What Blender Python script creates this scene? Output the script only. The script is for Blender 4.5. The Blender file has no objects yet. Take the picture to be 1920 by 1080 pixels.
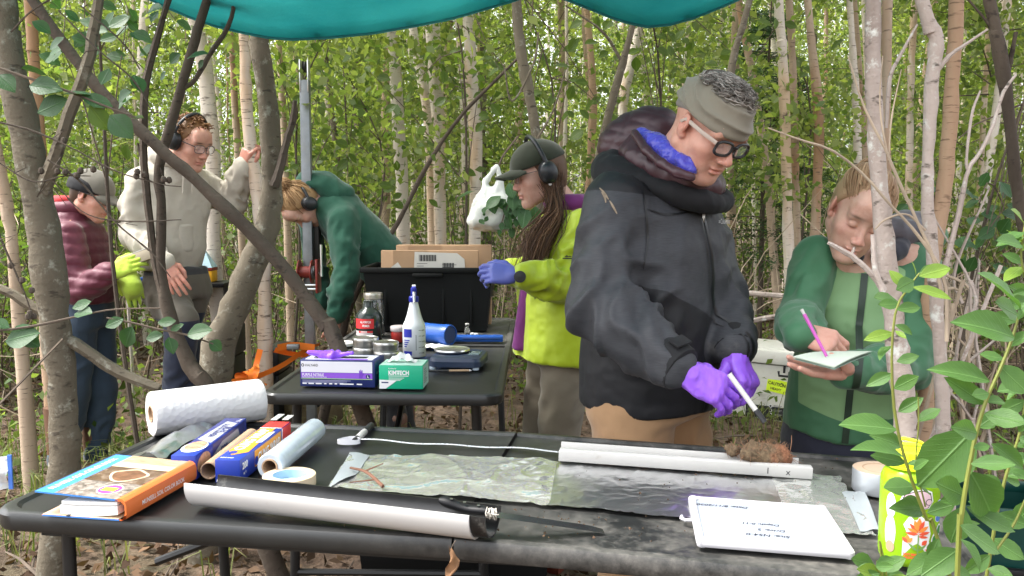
import bpy, bmesh, math, random
import numpy as np
from mathutils import Vector, Matrix
R = math.radians
random.seed(7); np.random.seed(7)
SC = bpy.context.scene
COL = SC.collection
# ---------------------------------------------------------------- camera, sky, sun, exposure
CAM_H = 1.325; FPX = 1660.0; PITCH = math.atan(151/FPX)
cam = bpy.data.cameras.new('camera'); camo = bpy.data.objects.new('camera', cam); COL.objects.link(camo)
camo.location = (0, 0, CAM_H); camo.rotation_euler = (math.pi/2-PITCH, 0, 0)
cam.sensor_width = 36.0; cam.lens = 36.0*FPX/1920.0; cam.clip_start = 0.05; cam.clip_end = 500
SC.camera = camo
cam.dof.use_dof = False
w = bpy.data.worlds.new('World'); SC.world = w; w.use_nodes = True
wn = w.node_tree.nodes; wl = w.node_tree.links
sky = wn.new('ShaderNodeTexSky'); sky.sky_type = 'NISHITA'; sky.sun_disc = False
SUN_EL = R(60); SUN_AZ = R(268)
sky.sun_elevation = SUN_EL; sky.sun_rotation = SUN_AZ
sky.air_density = 1.0; sky.dust_density = 4.0; sky.ozone_density = 1.0
hs = wn.new('ShaderNodeHueSaturation'); hs.inputs['Saturation'].default_value = 0.22
bg = wn['Background']; bg.inputs['Strength'].default_value = 0.15
wl.new(sky.outputs[0], hs.inputs['Color']); wl.new(hs.outputs[0], bg.inputs['Color'])
sl = bpy.data.lights.new('sun', 'SUN'); sl.energy = 1.4; sl.angle = R(16); sl.color = (1.0, 0.96, 0.9)
so = bpy.data.objects.new('sun', sl); COL.objects.link(so)
_sd = Vector((math.sin(SUN_AZ)*math.cos(SUN_EL), math.cos(SUN_AZ)*math.cos(SUN_EL), math.sin(SUN_EL)))
so.rotation_euler = _sd.to_track_quat('Z', 'Y').to_euler()
vs = SC.view_settings
vs.view_transform = 'Standard'; vs.look = 'None'; vs.gamma = 1.0; vs.use_curve_mapping = False
vs.exposure = 2.15
cy = SC.cycles
cy.use_denoising = True
try: cy.denoiser = 'OPENIMAGEDENOISE'
except Exception: pass
cy.max_bounces = 8; cy.diffuse_bounces = 4; cy.glossy_bounces = 3; cy.transmission_bounces = 6; cy.transparent_max_bounces = 12
cy.sample_clamp_indirect = 6.0; cy.caustics_reflective = False; cy.caustics_refractive = False
# ---------------------------------------------------------------- pixel helpers (1920x1080 photo pixel -> direction)
_F = np.array([0, math.cos(PITCH), -math.sin(PITCH)]); _U = np.array([0, math.sin(PITCH), math.cos(PITCH)]); _X = np.array([1., 0, 0])
C0 = np.array([0, 0, CAM_H])
def ray(u, v): return _F + _X*((u-960)/FPX) + _U*((540-v)/FPX)
def P(u, v, d):
    r = ray(u, v); return C0 + r*(d/r[1])
def T(u, v, z=0.74):
    r = ray(u, v); return C0 + r*((z-CAM_H)/r[2])
def V3(a): return Vector((float(a[0]), float(a[1]), float(a[2])))
def nrm(a):
    a = np.asarray(a, float); return a/(np.linalg.norm(a)+1e-12)

# ---------------------------------------------------------------- object helpers
def link(name, data, mat=None, parent=None, world=True):
    o = bpy.data.objects.new(name, data); COL.objects.link(o)
    if mat is not None and data is not None:
        for m in (mat if isinstance(mat, (list, tuple)) else [mat]): data.materials.append(m)
    if parent is not None:
        o.parent = parent
        if world:
            mw = parent.matrix_basis if parent.parent is None else (parent.parent.matrix_basis @ parent.matrix_parent_inverse @ parent.matrix_basis)
            o.matrix_parent_inverse = mw.inverted()
    return o
def tag(o, label=None, cat=None, group=None, kind=None):
    if label: o['label'] = label
    if cat: o['category'] = cat
    if group: o['group'] = group
    if kind: o['kind'] = kind
    return o
def root(name, loc, label, cat, group=None, rotz=0.0, mtx=None):
    o = bpy.data.objects.new(name, None); COL.objects.link(o); o.empty_display_size = 0.05
    if mtx is not None: o.matrix_basis = mtx
    else:
        o.location = V3(loc); o.rotation_euler = (0, 0, rotz)
        o.matrix_basis = Matrix.Translation(V3(loc)) @ Matrix.Rotation(rotz, 4, 'Z')
    return tag(o, label, cat, group)
def frame(o, x, z):
    """4x4 with origin o, x axis x, z axis close to z"""
    x = nrm(x); y = nrm(np.cross(z, x)); z = np.cross(x, y)
    return Matrix(((x[0], y[0], z[0], o[0]), (x[1], y[1], z[1], o[1]), (x[2], y[2], z[2], o[2]), (0, 0, 0, 1)))

class MB:
    """mesh builder: verts, faces, material index per face"""
    def __init__(s): s.v = []; s.f = []; s.m = []; s.sm = []; s.uv = None
    def add(s, vs, fs, mi=0, smooth=True, M=None):
        b = len(s.v)
        if M is not None: vs = [tuple(M @ Vector(p)) for p in vs]
        s.v += [tuple(map(float, p)) for p in vs]
        for f in fs: s.f.append([b+i for i in f]); s.m.append(mi); s.sm.append(smooth)
        return s
    def box(s, c, sz, mi=0, M=None, bev=0.0):
        c = np.array(c, float); h = np.array(sz, float)/2
        if bev > 0:
            bm = bmesh.new(); bmesh.ops.create_cube(bm, size=1.0)
            for v in bm.verts: v.co = Vector([v.co[i]*sz[i] for i in range(3)])
            bmesh.ops.bevel(bm, geom=list(bm.edges), offset=min(bev, min(sz)*0.49), segments=2, affect='EDGES', profile=0.5)
            bm.verts.index_update()
            vs = [tuple(np.array(v.co)+c) for v in bm.verts]; fs = [[v.index for v in f.verts] for f in bm.faces]; bm.free()
            return s.add(vs, fs, mi, True, M)
        vs = [c+h*np.array(k) for k in ((-1,-1,-1),(1,-1,-1),(1,1,-1),(-1,1,-1),(-1,-1,1),(1,-1,1),(1,1,1),(-1,1,1))]
        return s.add(vs, [(3,2,1,0),(4,5,6,7),(0,1,5,4),(1,2,6,5),(2,3,7,6),(3,0,4,7)], mi, False, M)
    def tube(s, pts, rad, n=8, mi=0, caps=True, M=None, flat=1.0):
        pts = [np.asarray(p, float) for p in pts]; k = len(pts)
        rad = [rad]*k if np.isscalar(rad) else list(rad)
        t0 = nrm(pts[1]-pts[0]); up = np.array([0, 0, 1.]) if abs(t0[2]) < .9 else np.array([1., 0, 0])
        nx = nrm(np.cross(up, t0)); vs = []
        for i in range(k):
            t = nrm(pts[min(i+1, k-1)]-pts[max(i-1, 0)])
            nx = nrm(nx-t*np.dot(nx, t)); ny = np.cross(t, nx)
            for j in range(n):
                a = 2*math.pi*j/n; vs.append(pts[i]+rad[i]*(math.cos(a)*nx+flat*math.sin(a)*ny))
        fs = [(i*n+j, i*n+(j+1) % n, (i+1)*n+(j+1) % n, (i+1)*n+j) for i in range(k-1) for j in range(n)]
        if caps: fs += [tuple(range(n))[::-1], tuple((k-1)*n+j for j in range(n))]
        return s.add(vs, fs, mi, True, M)
    def lathe(s, prof, n=24, mi=0, M=None, c=(0, 0, 0)):
        vs = []; k = len(prof)
        for r, z in prof:
            for j in range(n):
                a = 2*math.pi*j/n; vs.append((c[0]+r*math.cos(a), c[1]+r*math.sin(a), c[2]+z))
        fs = [(i*n+j, i*n+(j+1) % n, (i+1)*n+(j+1) % n, (i+1)*n+j) for i in range(k-1) for j in range(n)]
        if prof[0][0] > 1e-6: fs.append(tuple(range(n))[::-1])
        if prof[-1][0] > 1e-6: fs.append(tuple((k-1)*n+j for j in range(n)))
        return s.add(vs, fs, mi, True, M)
    def grid(s, pts, mi=0, M=None, smooth=True):
        """pts[i][j] points"""
        a = len(pts); b = len(pts[0]); vs = [p for r_ in pts for p in r_]
        return s.add(vs, [(i*b+j, i*b+j+1, (i+1)*b+j+1, (i+1)*b+j) for i in range(a-1) for j in range(b-1)], mi, smooth, M)
    def prism(s, poly, z0, z1, mi=0, M=None):
        n = len(poly); vs = [(x, y, z0) for x, y in poly]+[(x, y, z1) for x, y in poly]
        return s.add(vs, [tuple(range(n))[::-1], tuple(range(n, 2*n))]+[(i, (i+1) % n, n+(i+1) % n, n+i) for i in range(n)], mi, False, M)
    def mesh(s, name='m', sharp=40):
        me = bpy.data.meshes.new(name); me.from_pydata(s.v, [], s.f)
        me.polygons.foreach_set('material_index', s.m); me.polygons.foreach_set('use_smooth', s.sm); me.update()
        if sharp and any(s.sm): me.set_sharp_from_angle(angle=R(sharp))
        return me
    def build(s, name, mat, parent=None, world=True, sharp=40):
        return link(name, s.mesh(name, sharp), mat, parent, world)

def np_mesh(name, V, Q, smooth=True):
    V = np.asarray(V, np.float32); Q = np.asarray(Q, np.int32); n = Q.shape[1]
    me = bpy.data.meshes.new(name)
    me.vertices.add(len(V)); me.vertices.foreach_set('co', V.ravel())
    me.loops.add(Q.size); me.loops.foreach_set('vertex_index', Q.ravel())
    me.polygons.add(len(Q)); me.polygons.foreach_set('loop_start', np.arange(0, Q.size, n, dtype=np.int32))
    me.update(calc_edges=True)
    if smooth: me.polygons.foreach_set('use_smooth', np.ones(len(Q), bool))
    return me
def fattr(me, name, arr):
    a = me.attributes.new(name, 'FLOAT', 'POINT'); a.data.foreach_set('value', np.asarray(arr, np.float32))
_fontcache = {}
def text_mesh(txt, size=1.0, bold=0.0, align='LEFT', depth=0.0, shear=0.0, sp=1.0):
    c = bpy.data.curves.new('t', 'FONT'); c.body = txt; c.size = size; c.align_x = align; c.offset = bold; c.extrude = depth; c.shear = shear
    c.resolution_u = 3; c.space_character = sp
    o = bpy.data.objects.new('t', c); COL.objects.link(o)
    me = bpy.data.meshes.new_from_object(o); bpy.data.objects.remove(o); bpy.data.curves.remove(c)
    return me
def text(txt, size, M, mat, parent, bold=0.0, align='LEFT', name='lettering', shear=0.0, sp=1.0, world=False, width=None):
    me = text_mesh(txt, size, bold, align, 0.0, shear, sp)
    if width:
        xs = [v.co.x for v in me.vertices]; k = width/(max(xs)-min(xs)); 
        for v in me.vertices: v.co.x *= k
    me.transform(M)
    return link(name, me, mat, parent, world)

# ---------------------------------------------------------------- materials
MATS = {}
def newmat(name):
    m = bpy.data.materials.new(name); m.use_nodes = True
    nt = m.node_tree; return m, nt, nt.nodes['Principled BSDF']
def N(nt, t, **kw):
    n = nt.nodes.new(t)
    for k, v in kw.items(): setattr(n, k, v)
    return n
def rampn(nt, src, stops, interp='LINEAR'):
    r = nt.nodes.new('ShaderNodeValToRGB'); r.color_ramp.interpolation = interp
    el = r.color_ramp.elements
    while len(el) < len(stops): el.new(0.5)
    for e, (p, c) in zip(el, stops): e.position = p; e.color = (*c, 1) if len(c) == 3 else c
    nt.links.new(src, r.inputs[0]); return r.outputs[0]
def mixc(nt, fac, a, b, mode='MIX'):
    m = nt.nodes.new('ShaderNodeMix'); m.data_type = 'RGBA'; m.blend_type = mode
    for s_, i in ((fac, 0), (a, 6), (b, 7)):
        if hasattr(s_, 'is_linked'): nt.links.new(s_, m.inputs[i])
        elif i == 0: m.inputs[0].default_value = s_
        else: m.inputs[i].default_value = (*s_, 1)
    return m.outputs[2]
def noise(nt, scale, detail=4, rough=.55, stretch=None, coord='Object', rot=None):
    tc = N(nt, 'ShaderNodeTexCoord'); src = tc.outputs[coord]
    if stretch or rot:
        mp = N(nt, 'ShaderNodeMapping')
        if stretch: mp.inputs['Scale'].default_value = stretch
        if rot: mp.inputs['Rotation'].default_value = rot
        nt.links.new(src, mp.inputs['Vector']); src = mp.outputs[0]
    n = N(nt, 'ShaderNodeTexNoise'); n.inputs['Scale'].default_value = scale; n.inputs['Detail'].default_value = detail; n.inputs['Roughness'].default_value = rough
    nt.links.new(src, n.inputs['Vector']); return n.outputs['Fac']
def bump(nt, b, h, strength=.3, dist=.01, prev=None):
    bn = N(nt, 'ShaderNodeBump'); bn.inputs['Strength'].default_value = strength; bn.inputs['Distance'].default_value = dist
    nt.links.new(h, bn.inputs['Height'])
    if prev is not None: nt.links.new(prev, bn.inputs['Normal'])
    nt.links.new(bn.outputs[0], b.inputs['Normal']); return bn.outputs[0]
def mat(name, col, rough=.5, metal=0.0, var=.12, vscale=6.0, bscale=None, bstr=.2, bdist=.002, spec=.5, dirt=None, trans=0, alpha=1, coat=0, sub=0, sheen=0, stretch=None, ior=1.45):
    if name in MATS: return MATS[name]
    m, nt, b = newmat(name); MATS[name] = m
    f = noise(nt, vscale, 5, .6, stretch)
    lo = tuple(max(0, c*(1-var)) for c in col); hi = tuple(min(1, c*(1+var)) for c in col)
    out = rampn(nt, f, [(.3, lo), (.7, hi)])
    if dirt:
        f2 = noise(nt, dirt[1], 8, .7)
        k = rampn(nt, f2, [(dirt[2], (0, 0, 0)), (dirt[3], (1, 1, 1))])
        out = mixc(nt, k, out, dirt[0])
    nt.links.new(out, b.inputs['Base Color'])
    b.inputs['Roughness'].default_value = rough; b.inputs['Metallic'].default_value = metal
    b.inputs['Specular IOR Level'].default_value = spec; b.inputs['Transmission Weight'].default_value = trans; b.inputs['IOR'].default_value = ior
    b.inputs['Alpha'].default_value = alpha; b.inputs['Coat Weight'].default_value = coat
    b.inputs['Sheen Weight'].default_value = sheen
    if sub: b.inputs['Subsurface Weight'].default_value = sub; b.inputs['Subsurface Radius'].default_value = (.010, .004, .002); b.inputs['Subsurface Scale'].default_value = 1.0
    if bscale: bump(nt, b, noise(nt, bscale, 6, .6, stretch), bstr, bdist)
    return m
def fabric(name, col, rough=.8, weave=700, wstr=.25, fold=5.0, fstr=.5, var=.12, heather=0.0, hcol=None, sheen=.2, dirt=None, spec=.3):
    if name in MATS: return MATS[name]
    m, nt, b = newmat(name); MATS[name] = m
    f = noise(nt, 7, 6, .65)
    out = rampn(nt, f, [(.3, tuple(c*(1-var) for c in col)), (.7, tuple(min(1, c*(1+var)) for c in col))])
    if heather:
        fh = noise(nt, 45, 2, .5, (1, 1, 14)); kk = rampn(nt, fh, [(.35, (0, 0, 0)), (.7, (heather,)*3)])
        out = mixc(nt, kk, out, hcol)
    if dirt:
        k = rampn(nt, noise(nt, dirt[1], 8, .7), [(dirt[2], (0, 0, 0)), (dirt[3], (1, 1, 1))]); out = mixc(nt, k, out, dirt[0])
    nt.links.new(out, b.inputs['Base Color']); b.inputs['Roughness'].default_value = rough; b.inputs['Sheen Weight'].default_value = sheen; b.inputs['Specular IOR Level'].default_value = spec
    p = bump(nt, b, noise(nt, weave, 2, .5), wstr*.6, .0005)
    p2 = bump(nt, b, noise(nt, fold*5, 2, .4), fstr*.2, .006, p)
    tcr = N(nt, 'ShaderNodeTexCoord'); mpr = N(nt, 'ShaderNodeMapping'); mpr.inputs['Scale'].default_value = (1, 1, .6); mpr.inputs['Rotation'].default_value = (.3, .5, .4); nt.links.new(tcr.outputs['Object'], mpr.inputs['Vector'])
    rdg = N(nt, 'ShaderNodeTexNoise'); rdg.noise_type = 'RIDGED_MULTIFRACTAL'; rdg.inputs['Scale'].default_value = fold*1.7; rdg.inputs['Detail'].default_value = 2.5; rdg.inputs['Roughness'].default_value = .45; rdg.inputs['Distortion'].default_value = .4; nt.links.new(mpr.outputs[0], rdg.inputs['Vector'])
    p2 = bump(nt, b, rdg.outputs['Fac'], fstr*.32, .016, p2)
    bump(nt, b, noise(nt, fold, 3, .5), fstr, .03, p2)
    return m
def leafmat(name, col, col2, trans=.45, rough=.45, brown=0.0):
    if name in MATS: return MATS[name]
    m, nt, b = newmat(name); MATS[name] = m
    oi = N(nt, 'ShaderNodeObjectInfo'); g = N(nt, 'ShaderNodeNewGeometry')
    r1 = rampn(nt, g.outputs['Random Per Island'], [(0, col), (.55, tuple((a+c)/2 for a, c in zip(col, col2))), (1, col2)])
    f = noise(nt, 1.1, 2); r2 = rampn(nt, f, [(.3, (.7, .75, .7)), (.7, (1.25, 1.2, 1.1))])
    base = mixc(nt, 1.0, r1, r2, 'MULTIPLY')
    nt.links.new(base, b.inputs['Base Color']); b.inputs['Roughness'].default_value = rough; b.inputs['Specular IOR Level'].default_value = .35
    tr = N(nt, 'ShaderNodeBsdfTranslucent'); 
    tcol = mixc(nt, 1.0, base, (1.4, 1.5, .7), 'MULTIPLY'); nt.links.new(tcol, tr.inputs['Color'])
    mx = N(nt, 'ShaderNodeMixShader'); mx.inputs[0].default_value = trans
    nt.links.new(b.outputs[0], mx.inputs[1]); nt.links.new(tr.outputs[0], mx.inputs[2])
    nt.links.new(mx.outputs[0], nt.nodes['Material Output'].inputs['Surface'])
    return m
def barkmat(name, c1, c2, dark, lent=.5, zst=6.0, lich=None, scale=14, bstr=.5, peel=None):
    if name in MATS: return MATS[name]
    m, nt, b = newmat(name); MATS[name] = m
    f = noise(nt, 5, 6, .6, (1, 1, .35)); out = rampn(nt, f, [(.3, c1), (.7, c2)])
    if peel: out = mixc(nt, rampn(nt, noise(nt, 3.5, 4, .6, (1, 1, .25)), [(.5, (0, 0, 0)), (.62, (1, 1, 1))]), out, peel)
    if lich: out = mixc(nt, rampn(nt, noise(nt, 22, 5, .7), [(.56, (0, 0, 0)), (.68, (1, 1, 1))]), out, lich)
    fl = noise(nt, scale, 3, .6, (1, 1, zst)); kl = rampn(nt, fl, [(.60, (0, 0, 0)), (.68, (lent,)*3)])
    out = mixc(nt, kl, out, dark)
    kk = rampn(nt, noise(nt, 6, 4, .7, (1, 1, 1.6)), [(.63, (0, 0, 0)), (.70, (lent,)*3)]); out = mixc(nt, kk, out, dark)
    nt.links.new(out, b.inputs['Base Color']); b.inputs['Roughness'].default_value = .85; b.inputs['Specular IOR Level'].default_value = .25
    p = bump(nt, b, fl, bstr*.6, .004); bump(nt, b, noise(nt, 30, 6, .7), bstr, .006, p)
    return m

# ---------------------------------------------------------------- numpy noise, implicit surfaces
def _h(i, j, k, s):
    n = (i*374761393+j*668265263+k*2147483647+s*1274126177) & 0xffffffff
    n = ((n ^ (n >> 13))*1274126177) & 0xffffffff
    return ((n ^ (n >> 16)) & 0xffff)/65535.0
def vnoise(Pn, scale=1.0, seed=0):
    q = np.asarray(Pn, float)*scale; i0 = np.floor(q).astype(np.int64); f = q-i0; f = f*f*(3-2*f); r = 0
    for a in (0, 1):
        for b_ in (0, 1):
            for c in (0, 1):
                wgt = (f[:, 0] if a else 1-f[:, 0])*(f[:, 1] if b_ else 1-f[:, 1])*(f[:, 2] if c else 1-f[:, 2])
                r = r+wgt*_h(i0[:, 0]+a, i0[:, 1]+b_, i0[:, 2]+c, seed)
    return r*2-1
def smin(a, b, k):
    h = np.clip(.5+.5*(b-a)/k, 0, 1); return b*(1-h)+a*h-k*h*(1-h)
class SDF:
    def __init__(s): s.ops = []
    def cap(s, a, b, ra, rb, k=.02, op='u', flat=None):
        a = np.array(a, float); b = np.array(b, float); ab = b-a; L = max(ab@ab, 1e-9); m = max(ra, rb)
        def f(p):
            t = np.clip((p-a)@ab/L, 0, 1); return np.linalg.norm(p-a-t[:, None]*ab, axis=1)-(ra+(rb-ra)*t)
        s.ops.append((f, np.minimum(a, b)-m, np.maximum(a, b)+m, op, k)); return s
    def chain(s, pts, rad, k=.02, op='u'):
        for i in range(len(pts)-1): s.cap(pts[i], pts[i+1], rad[i], rad[i+1], k, op)
        return s
    def ell(s, c, r, k=.02, op='u', M=None):
        c = np.array(c, float); r = np.array(r, float); Rm = np.eye(3) if M is None else np.array(M)[:3, :3]
        def f(p):
            q = (p-c)@Rm; k0 = np.linalg.norm(q/r, axis=1); k1 = np.linalg.norm(q/(r*r), axis=1)+1e-9; return k0*(k0-1)/k1
        e = np.abs(Rm)@r; s.ops.append((f, c-e, c+e, op, k)); return s
    def loft(s, o, ax, fwd, rows, k=.03, op='u', pw=2.4):
        """rows: (t along axis in metres, half width, half depth, forward offset)"""
        o = np.array(o, float); z = nrm(ax); y = nrm(np.asarray(fwd)-z*np.dot(fwd, z)); x = np.cross(y, z)
        rows = np.array(rows, float); t0, t1 = rows[0, 0], rows[-1, 0]
        def f(p):
            q = p-o; t = q@z; tc = np.clip(t, t0, t1)
            rx = np.interp(tc, rows[:, 0], rows[:, 1]); ry = np.interp(tc, rows[:, 0], rows[:, 2]); oy = np.interp(tc, rows[:, 0], rows[:, 3])
            dx = np.abs(q@x)/rx; dy = np.abs(q@y-oy)/ry
            e = ((dx**pw+dy**pw)**(1/pw)-1)*np.minimum(rx, ry)
            cz = np.abs(t-(t0+t1)/2)-(t1-t0)/2
            return np.where(cz > 0, np.sqrt(np.maximum(e, 0)**2+cz**2)+np.minimum(e, 0)*0, np.maximum(e, cz))
        m = max(rows[:, 1].max(), rows[:, 2].max()+np.abs(rows[:, 3]).max())
        a = o+z*t0; b = o+z*t1; s.ops.append((f, np.minimum(a, b)-m, np.maximum(a, b)+m, op, k)); return s
    def plane(s, o, n, k=.004):
        """cut away everything on the side n points to"""
        o = np.array(o, float); n = nrm(n)
        s.ops.append((lambda p: (p-o)@n, None, None, 'i', k)); return s
    def shell(s, t, k=.002):
        s.ops.append((t, None, None, 'h', k)); return s
    def ev(s, p):
        p = np.asarray(p, float); F = np.full(len(p), 1.0)
        for f, lo, hi, op, k in s.ops: F = s._ap(F, f, p, op, k)
        return F
    def _ap(s, F, f, p, op, k):
        if op == 'h': return np.abs(F+f/2)-f/2
        d = f(p)
        if op == 'u': return smin(F, d, k)
        if op == 's': return -smin(-F, d, k)
        return -smin(-F, -d, k)
    def bounds(s):
        lo = np.min([o[1] for o in s.ops if o[3] == 'u'], axis=0); hi = np.max([o[2] for o in s.ops if o[3] == 'u'], axis=0); return lo, hi
    def surf(s, res, clip=None, relax=1):
        lo, hi = s.bounds()
        if clip is not None: lo = np.maximum(lo, clip[0]); hi = np.minimum(hi, clip[1])
        lo = lo-3*res; hi = hi+3*res
        n = np.ceil((hi-lo)/res).astype(int)+1
        ax = [lo[i]+res*np.arange(n[i]) for i in range(3)]; F = np.full(n, 1.0)
        for f, a, b, op, k in s.ops:
            if a is None: sl_ = [slice(0, n[i]) for i in range(3)]
            else:
                pad = k+2.5*res+.012
                i0 = np.clip(np.floor((a-pad-lo)/res).astype(int), 0, n-1); i1 = np.clip(np.ceil((b+pad-lo)/res).astype(int)+1, 1, n)
                if (i1 <= i0).any(): continue
                sl_ = [slice(i0[i], i1[i]) for i in range(3)]
            if op == 'h': F = np.abs(F+f/2)-f/2; continue
            g = np.stack(np.meshgrid(*[ax[i][sl_[i]] for i in range(3)], indexing='ij'), -1).reshape(-1, 3)
            sub = F[tuple(sl_)]; F[tuple(sl_)] = s._ap(sub.ravel(), f, g, op, k).reshape(sub.shape)
        V, Q = nets(F, lo, res)
        for _ in range(relax): V = relaxv(V, Q, .5)
        return V, Q
    def proj(s, p, d, far=.6):
        """march points p along d onto the surface"""
        p = np.array(p, float); d = nrm(d); t = np.zeros(len(p))
        for _ in range(40): t += np.clip(s.ev(p+t[:, None]*d)*.7, -.02, .03)
        return p+t[:, None]*d
def nets(F, lo, res):
    n = np.array(F.shape); S = F < 0
    c = np.zeros(n-1, np.int8)
    corners = [(a, b, d) for a in (0, 1) for b in (0, 1) for d in (0, 1)]
    for a, b, d in corners: c += S[a:n[0]-1+a, b:n[1]-1+b, d:n[2]-1+d]
    I = np.argwhere((c > 0) & (c < 8)); idx = np.full(n-1, -1, np.int32); idx[I[:, 0], I[:, 1], I[:, 2]] = np.arange(len(I))
    vals = np.stack([F[I[:, 0]+a, I[:, 1]+b, I[:, 2]+d] for a, b, d in corners], 1); cs = np.array(corners, float)
    acc = np.zeros((len(I), 3)); cnt = np.zeros(len(I))
    for i in range(8):
        for j in range(i+1, 8):
            if abs(cs[i]-cs[j]).sum() != 1: continue
            x = (vals[:, i] < 0) != (vals[:, j] < 0); t = np.where(x, vals[:, i]/np.where(x, vals[:, i]-vals[:, j], 1), 0)
            acc += np.where(x[:, None], cs[i]+t[:, None]*(cs[j]-cs[i]), 0); cnt += x
    V = lo+res*(I+acc/cnt[:, None]); Q = []
    for axn in range(3):
        o = [0, 0, 0]; o[axn] = 1
        A = S[:n[0]-o[0], :n[1]-o[1], :n[2]-o[2]]; B = S[o[0]:, o[1]:, o[2]:]
        E = np.argwhere(A != B); b1, b2 = (axn+1) % 3, (axn+2) % 3
        E = E[(E[:, b1] > 0) & (E[:, b2] > 0) & (E[:, b1] < n[b1]-1) & (E[:, b2] < n[b2]-1)]
        u = np.zeros(3, int); u[b1] = 1; v = np.zeros(3, int); v[b2] = 1
        q = np.stack([idx[tuple((E-u-v).T)], idx[tuple((E-v).T)], idx[tuple(E.T)], idx[tuple((E-u).T)]], 1)
        fl = ~A[tuple(E.T)]; q[fl] = q[fl][:, ::-1]; Q.append(q)
    Q = np.concatenate(Q); return V, Q[(Q >= 0).all(1)]
def relaxv(V, Q, a=.5):
    acc = np.zeros_like(V); cnt = np.zeros(len(V))
    for i in range(4):
        j = Q[:, (i+1) % 4]; np.add.at(acc, Q[:, i], V[j]); np.add.at(acc, j, V[Q[:, i]]); np.add.at(cnt, Q[:, i], 1); np.add.at(cnt, j, 1)
    return V*(1-a)+a*acc/np.maximum(cnt, 1)[:, None]
def vnorm(V, Q):
    fn = np.cross(V[Q[:, 2]]-V[Q[:, 0]], V[Q[:, 3]]-V[Q[:, 1]]); n = np.zeros_like(V)
    for i in range(4): np.add.at(n, Q[:, i], fn)
    return n/(np.linalg.norm(n, axis=1)[:, None]+1e-12)
def folds(V, Q, segs, base=.004, seed=0, bsc=6.0):
    """cloth folds: rings across each limb segment (a, b, amplitude, frequency), plus broad wrinkles"""
    n = vnorm(V, Q); wp_ = V*np.array([1, 1, .55])+.03*np.stack([vnoise(V, 5, seed+8), vnoise(V, 5, seed+9), 0*V[:, 0]], 1); d = base*.8*vnoise(wp_, bsc, seed)+base*.9*(.45-np.abs(vnoise(wp_, bsc*1.5, seed+1))*1.4)+base*.35*(.4-np.abs(vnoise(V, bsc*4.0, seed+2)))
    for a, b, amp, fr in segs:
        a = np.array(a, float); b = np.array(b, float); u = nrm(b-a); L = np.linalg.norm(b-a)
        t = (V-a)@u; r = V-a-t[:, None]*u; rl = np.linalg.norm(r, axis=1); w_ = np.clip(1-np.abs(t/L-.5)*2*.85, 0, 1)*np.clip((.17-rl)/.05, 0, 1)
        w_ = np.where((t < -.05) | (t > L+.05), 0, np.maximum(w_, .0))
        e = r/(rl[:, None]+1e-6)
        nz = vnoise(np.stack([t*fr+e[:, 0]*.9+e[:, 2]*.7, e[:, 0]*1.3+7, e[:, 1]*1.3+e[:, 2]], 1), 1.0, seed+3)
        d += amp*w_*(1-2*np.abs(nz))
    return V+n*d[:, None]
# ================================================================ SETTING: ground, litter, forest
def gh(x, y):
    return 0.035*math.sin(x*1.3+.4)*math.cos(y*.9)+0.02*math.sin(x*3.1+y*2.3)-0.03+0.004*max(0, y-5)
def ghv(x, y):
    return 0.035*np.sin(x*1.3+.4)*np.cos(y*.9)+0.02*np.sin(x*3.1+y*2.3)-0.03+0.004*np.maximum(0, y-5)
M_ground, nt, b = newmat('forest_floor')
g1 = noise(nt, 9, 8, .7); c1 = rampn(nt, g1, [(.28, (.035, .022, .014)), (.5, (.095, .06, .038)), (.62, (.16, .105, .07)), (.75, (.07, .045, .03))])
g2 = noise(nt, .9, 4, .6); c1 = mixc(nt, rampn(nt, g2, [(.5, (0, 0, 0)), (.7, (.7,)*3)]), c1, (.045, .06, .02))
nt.links.new(c1, b.inputs['Base Color']); b.inputs['Roughness'].default_value = .95
pb = bump(nt, b, noise(nt, 40, 6, .7), .8, .02); bump(nt, b, noise(nt, 7, 5, .6), .8, .06, pb)
xs = np.concatenate([-np.geomspace(150, 9, 14), np.linspace(-8, 8, 90), np.geomspace(9, 150, 14)]); ys = np.concatenate([[-150, -80, -40, -20, -10, -6], np.linspace(-4, 12, 90), np.geomspace(13, 220, 20)])
gx, gy = np.meshgrid(xs, ys, indexing='ij'); gz = ghv(gx, gy)+.015*vnoise(np.stack([gx.ravel(), gy.ravel(), 0*gx.ravel()], 1), 3.0, 5).reshape(gx.shape)
nx_, ny_ = gx.shape; ii, jj = np.meshgrid(np.arange(nx_-1), np.arange(ny_-1), indexing='ij'); k0 = (ii*ny_+jj).ravel()
Q = np.stack([k0, k0+ny_, k0+ny_+1, k0+1], 1)
ground = link('ground', np_mesh('ground', np.stack([gx.ravel(), gy.ravel(), gz.ravel()], 1), Q), M_ground); tag(ground, kind='structure', label='brown forest floor covered in leaf litter')

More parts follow.
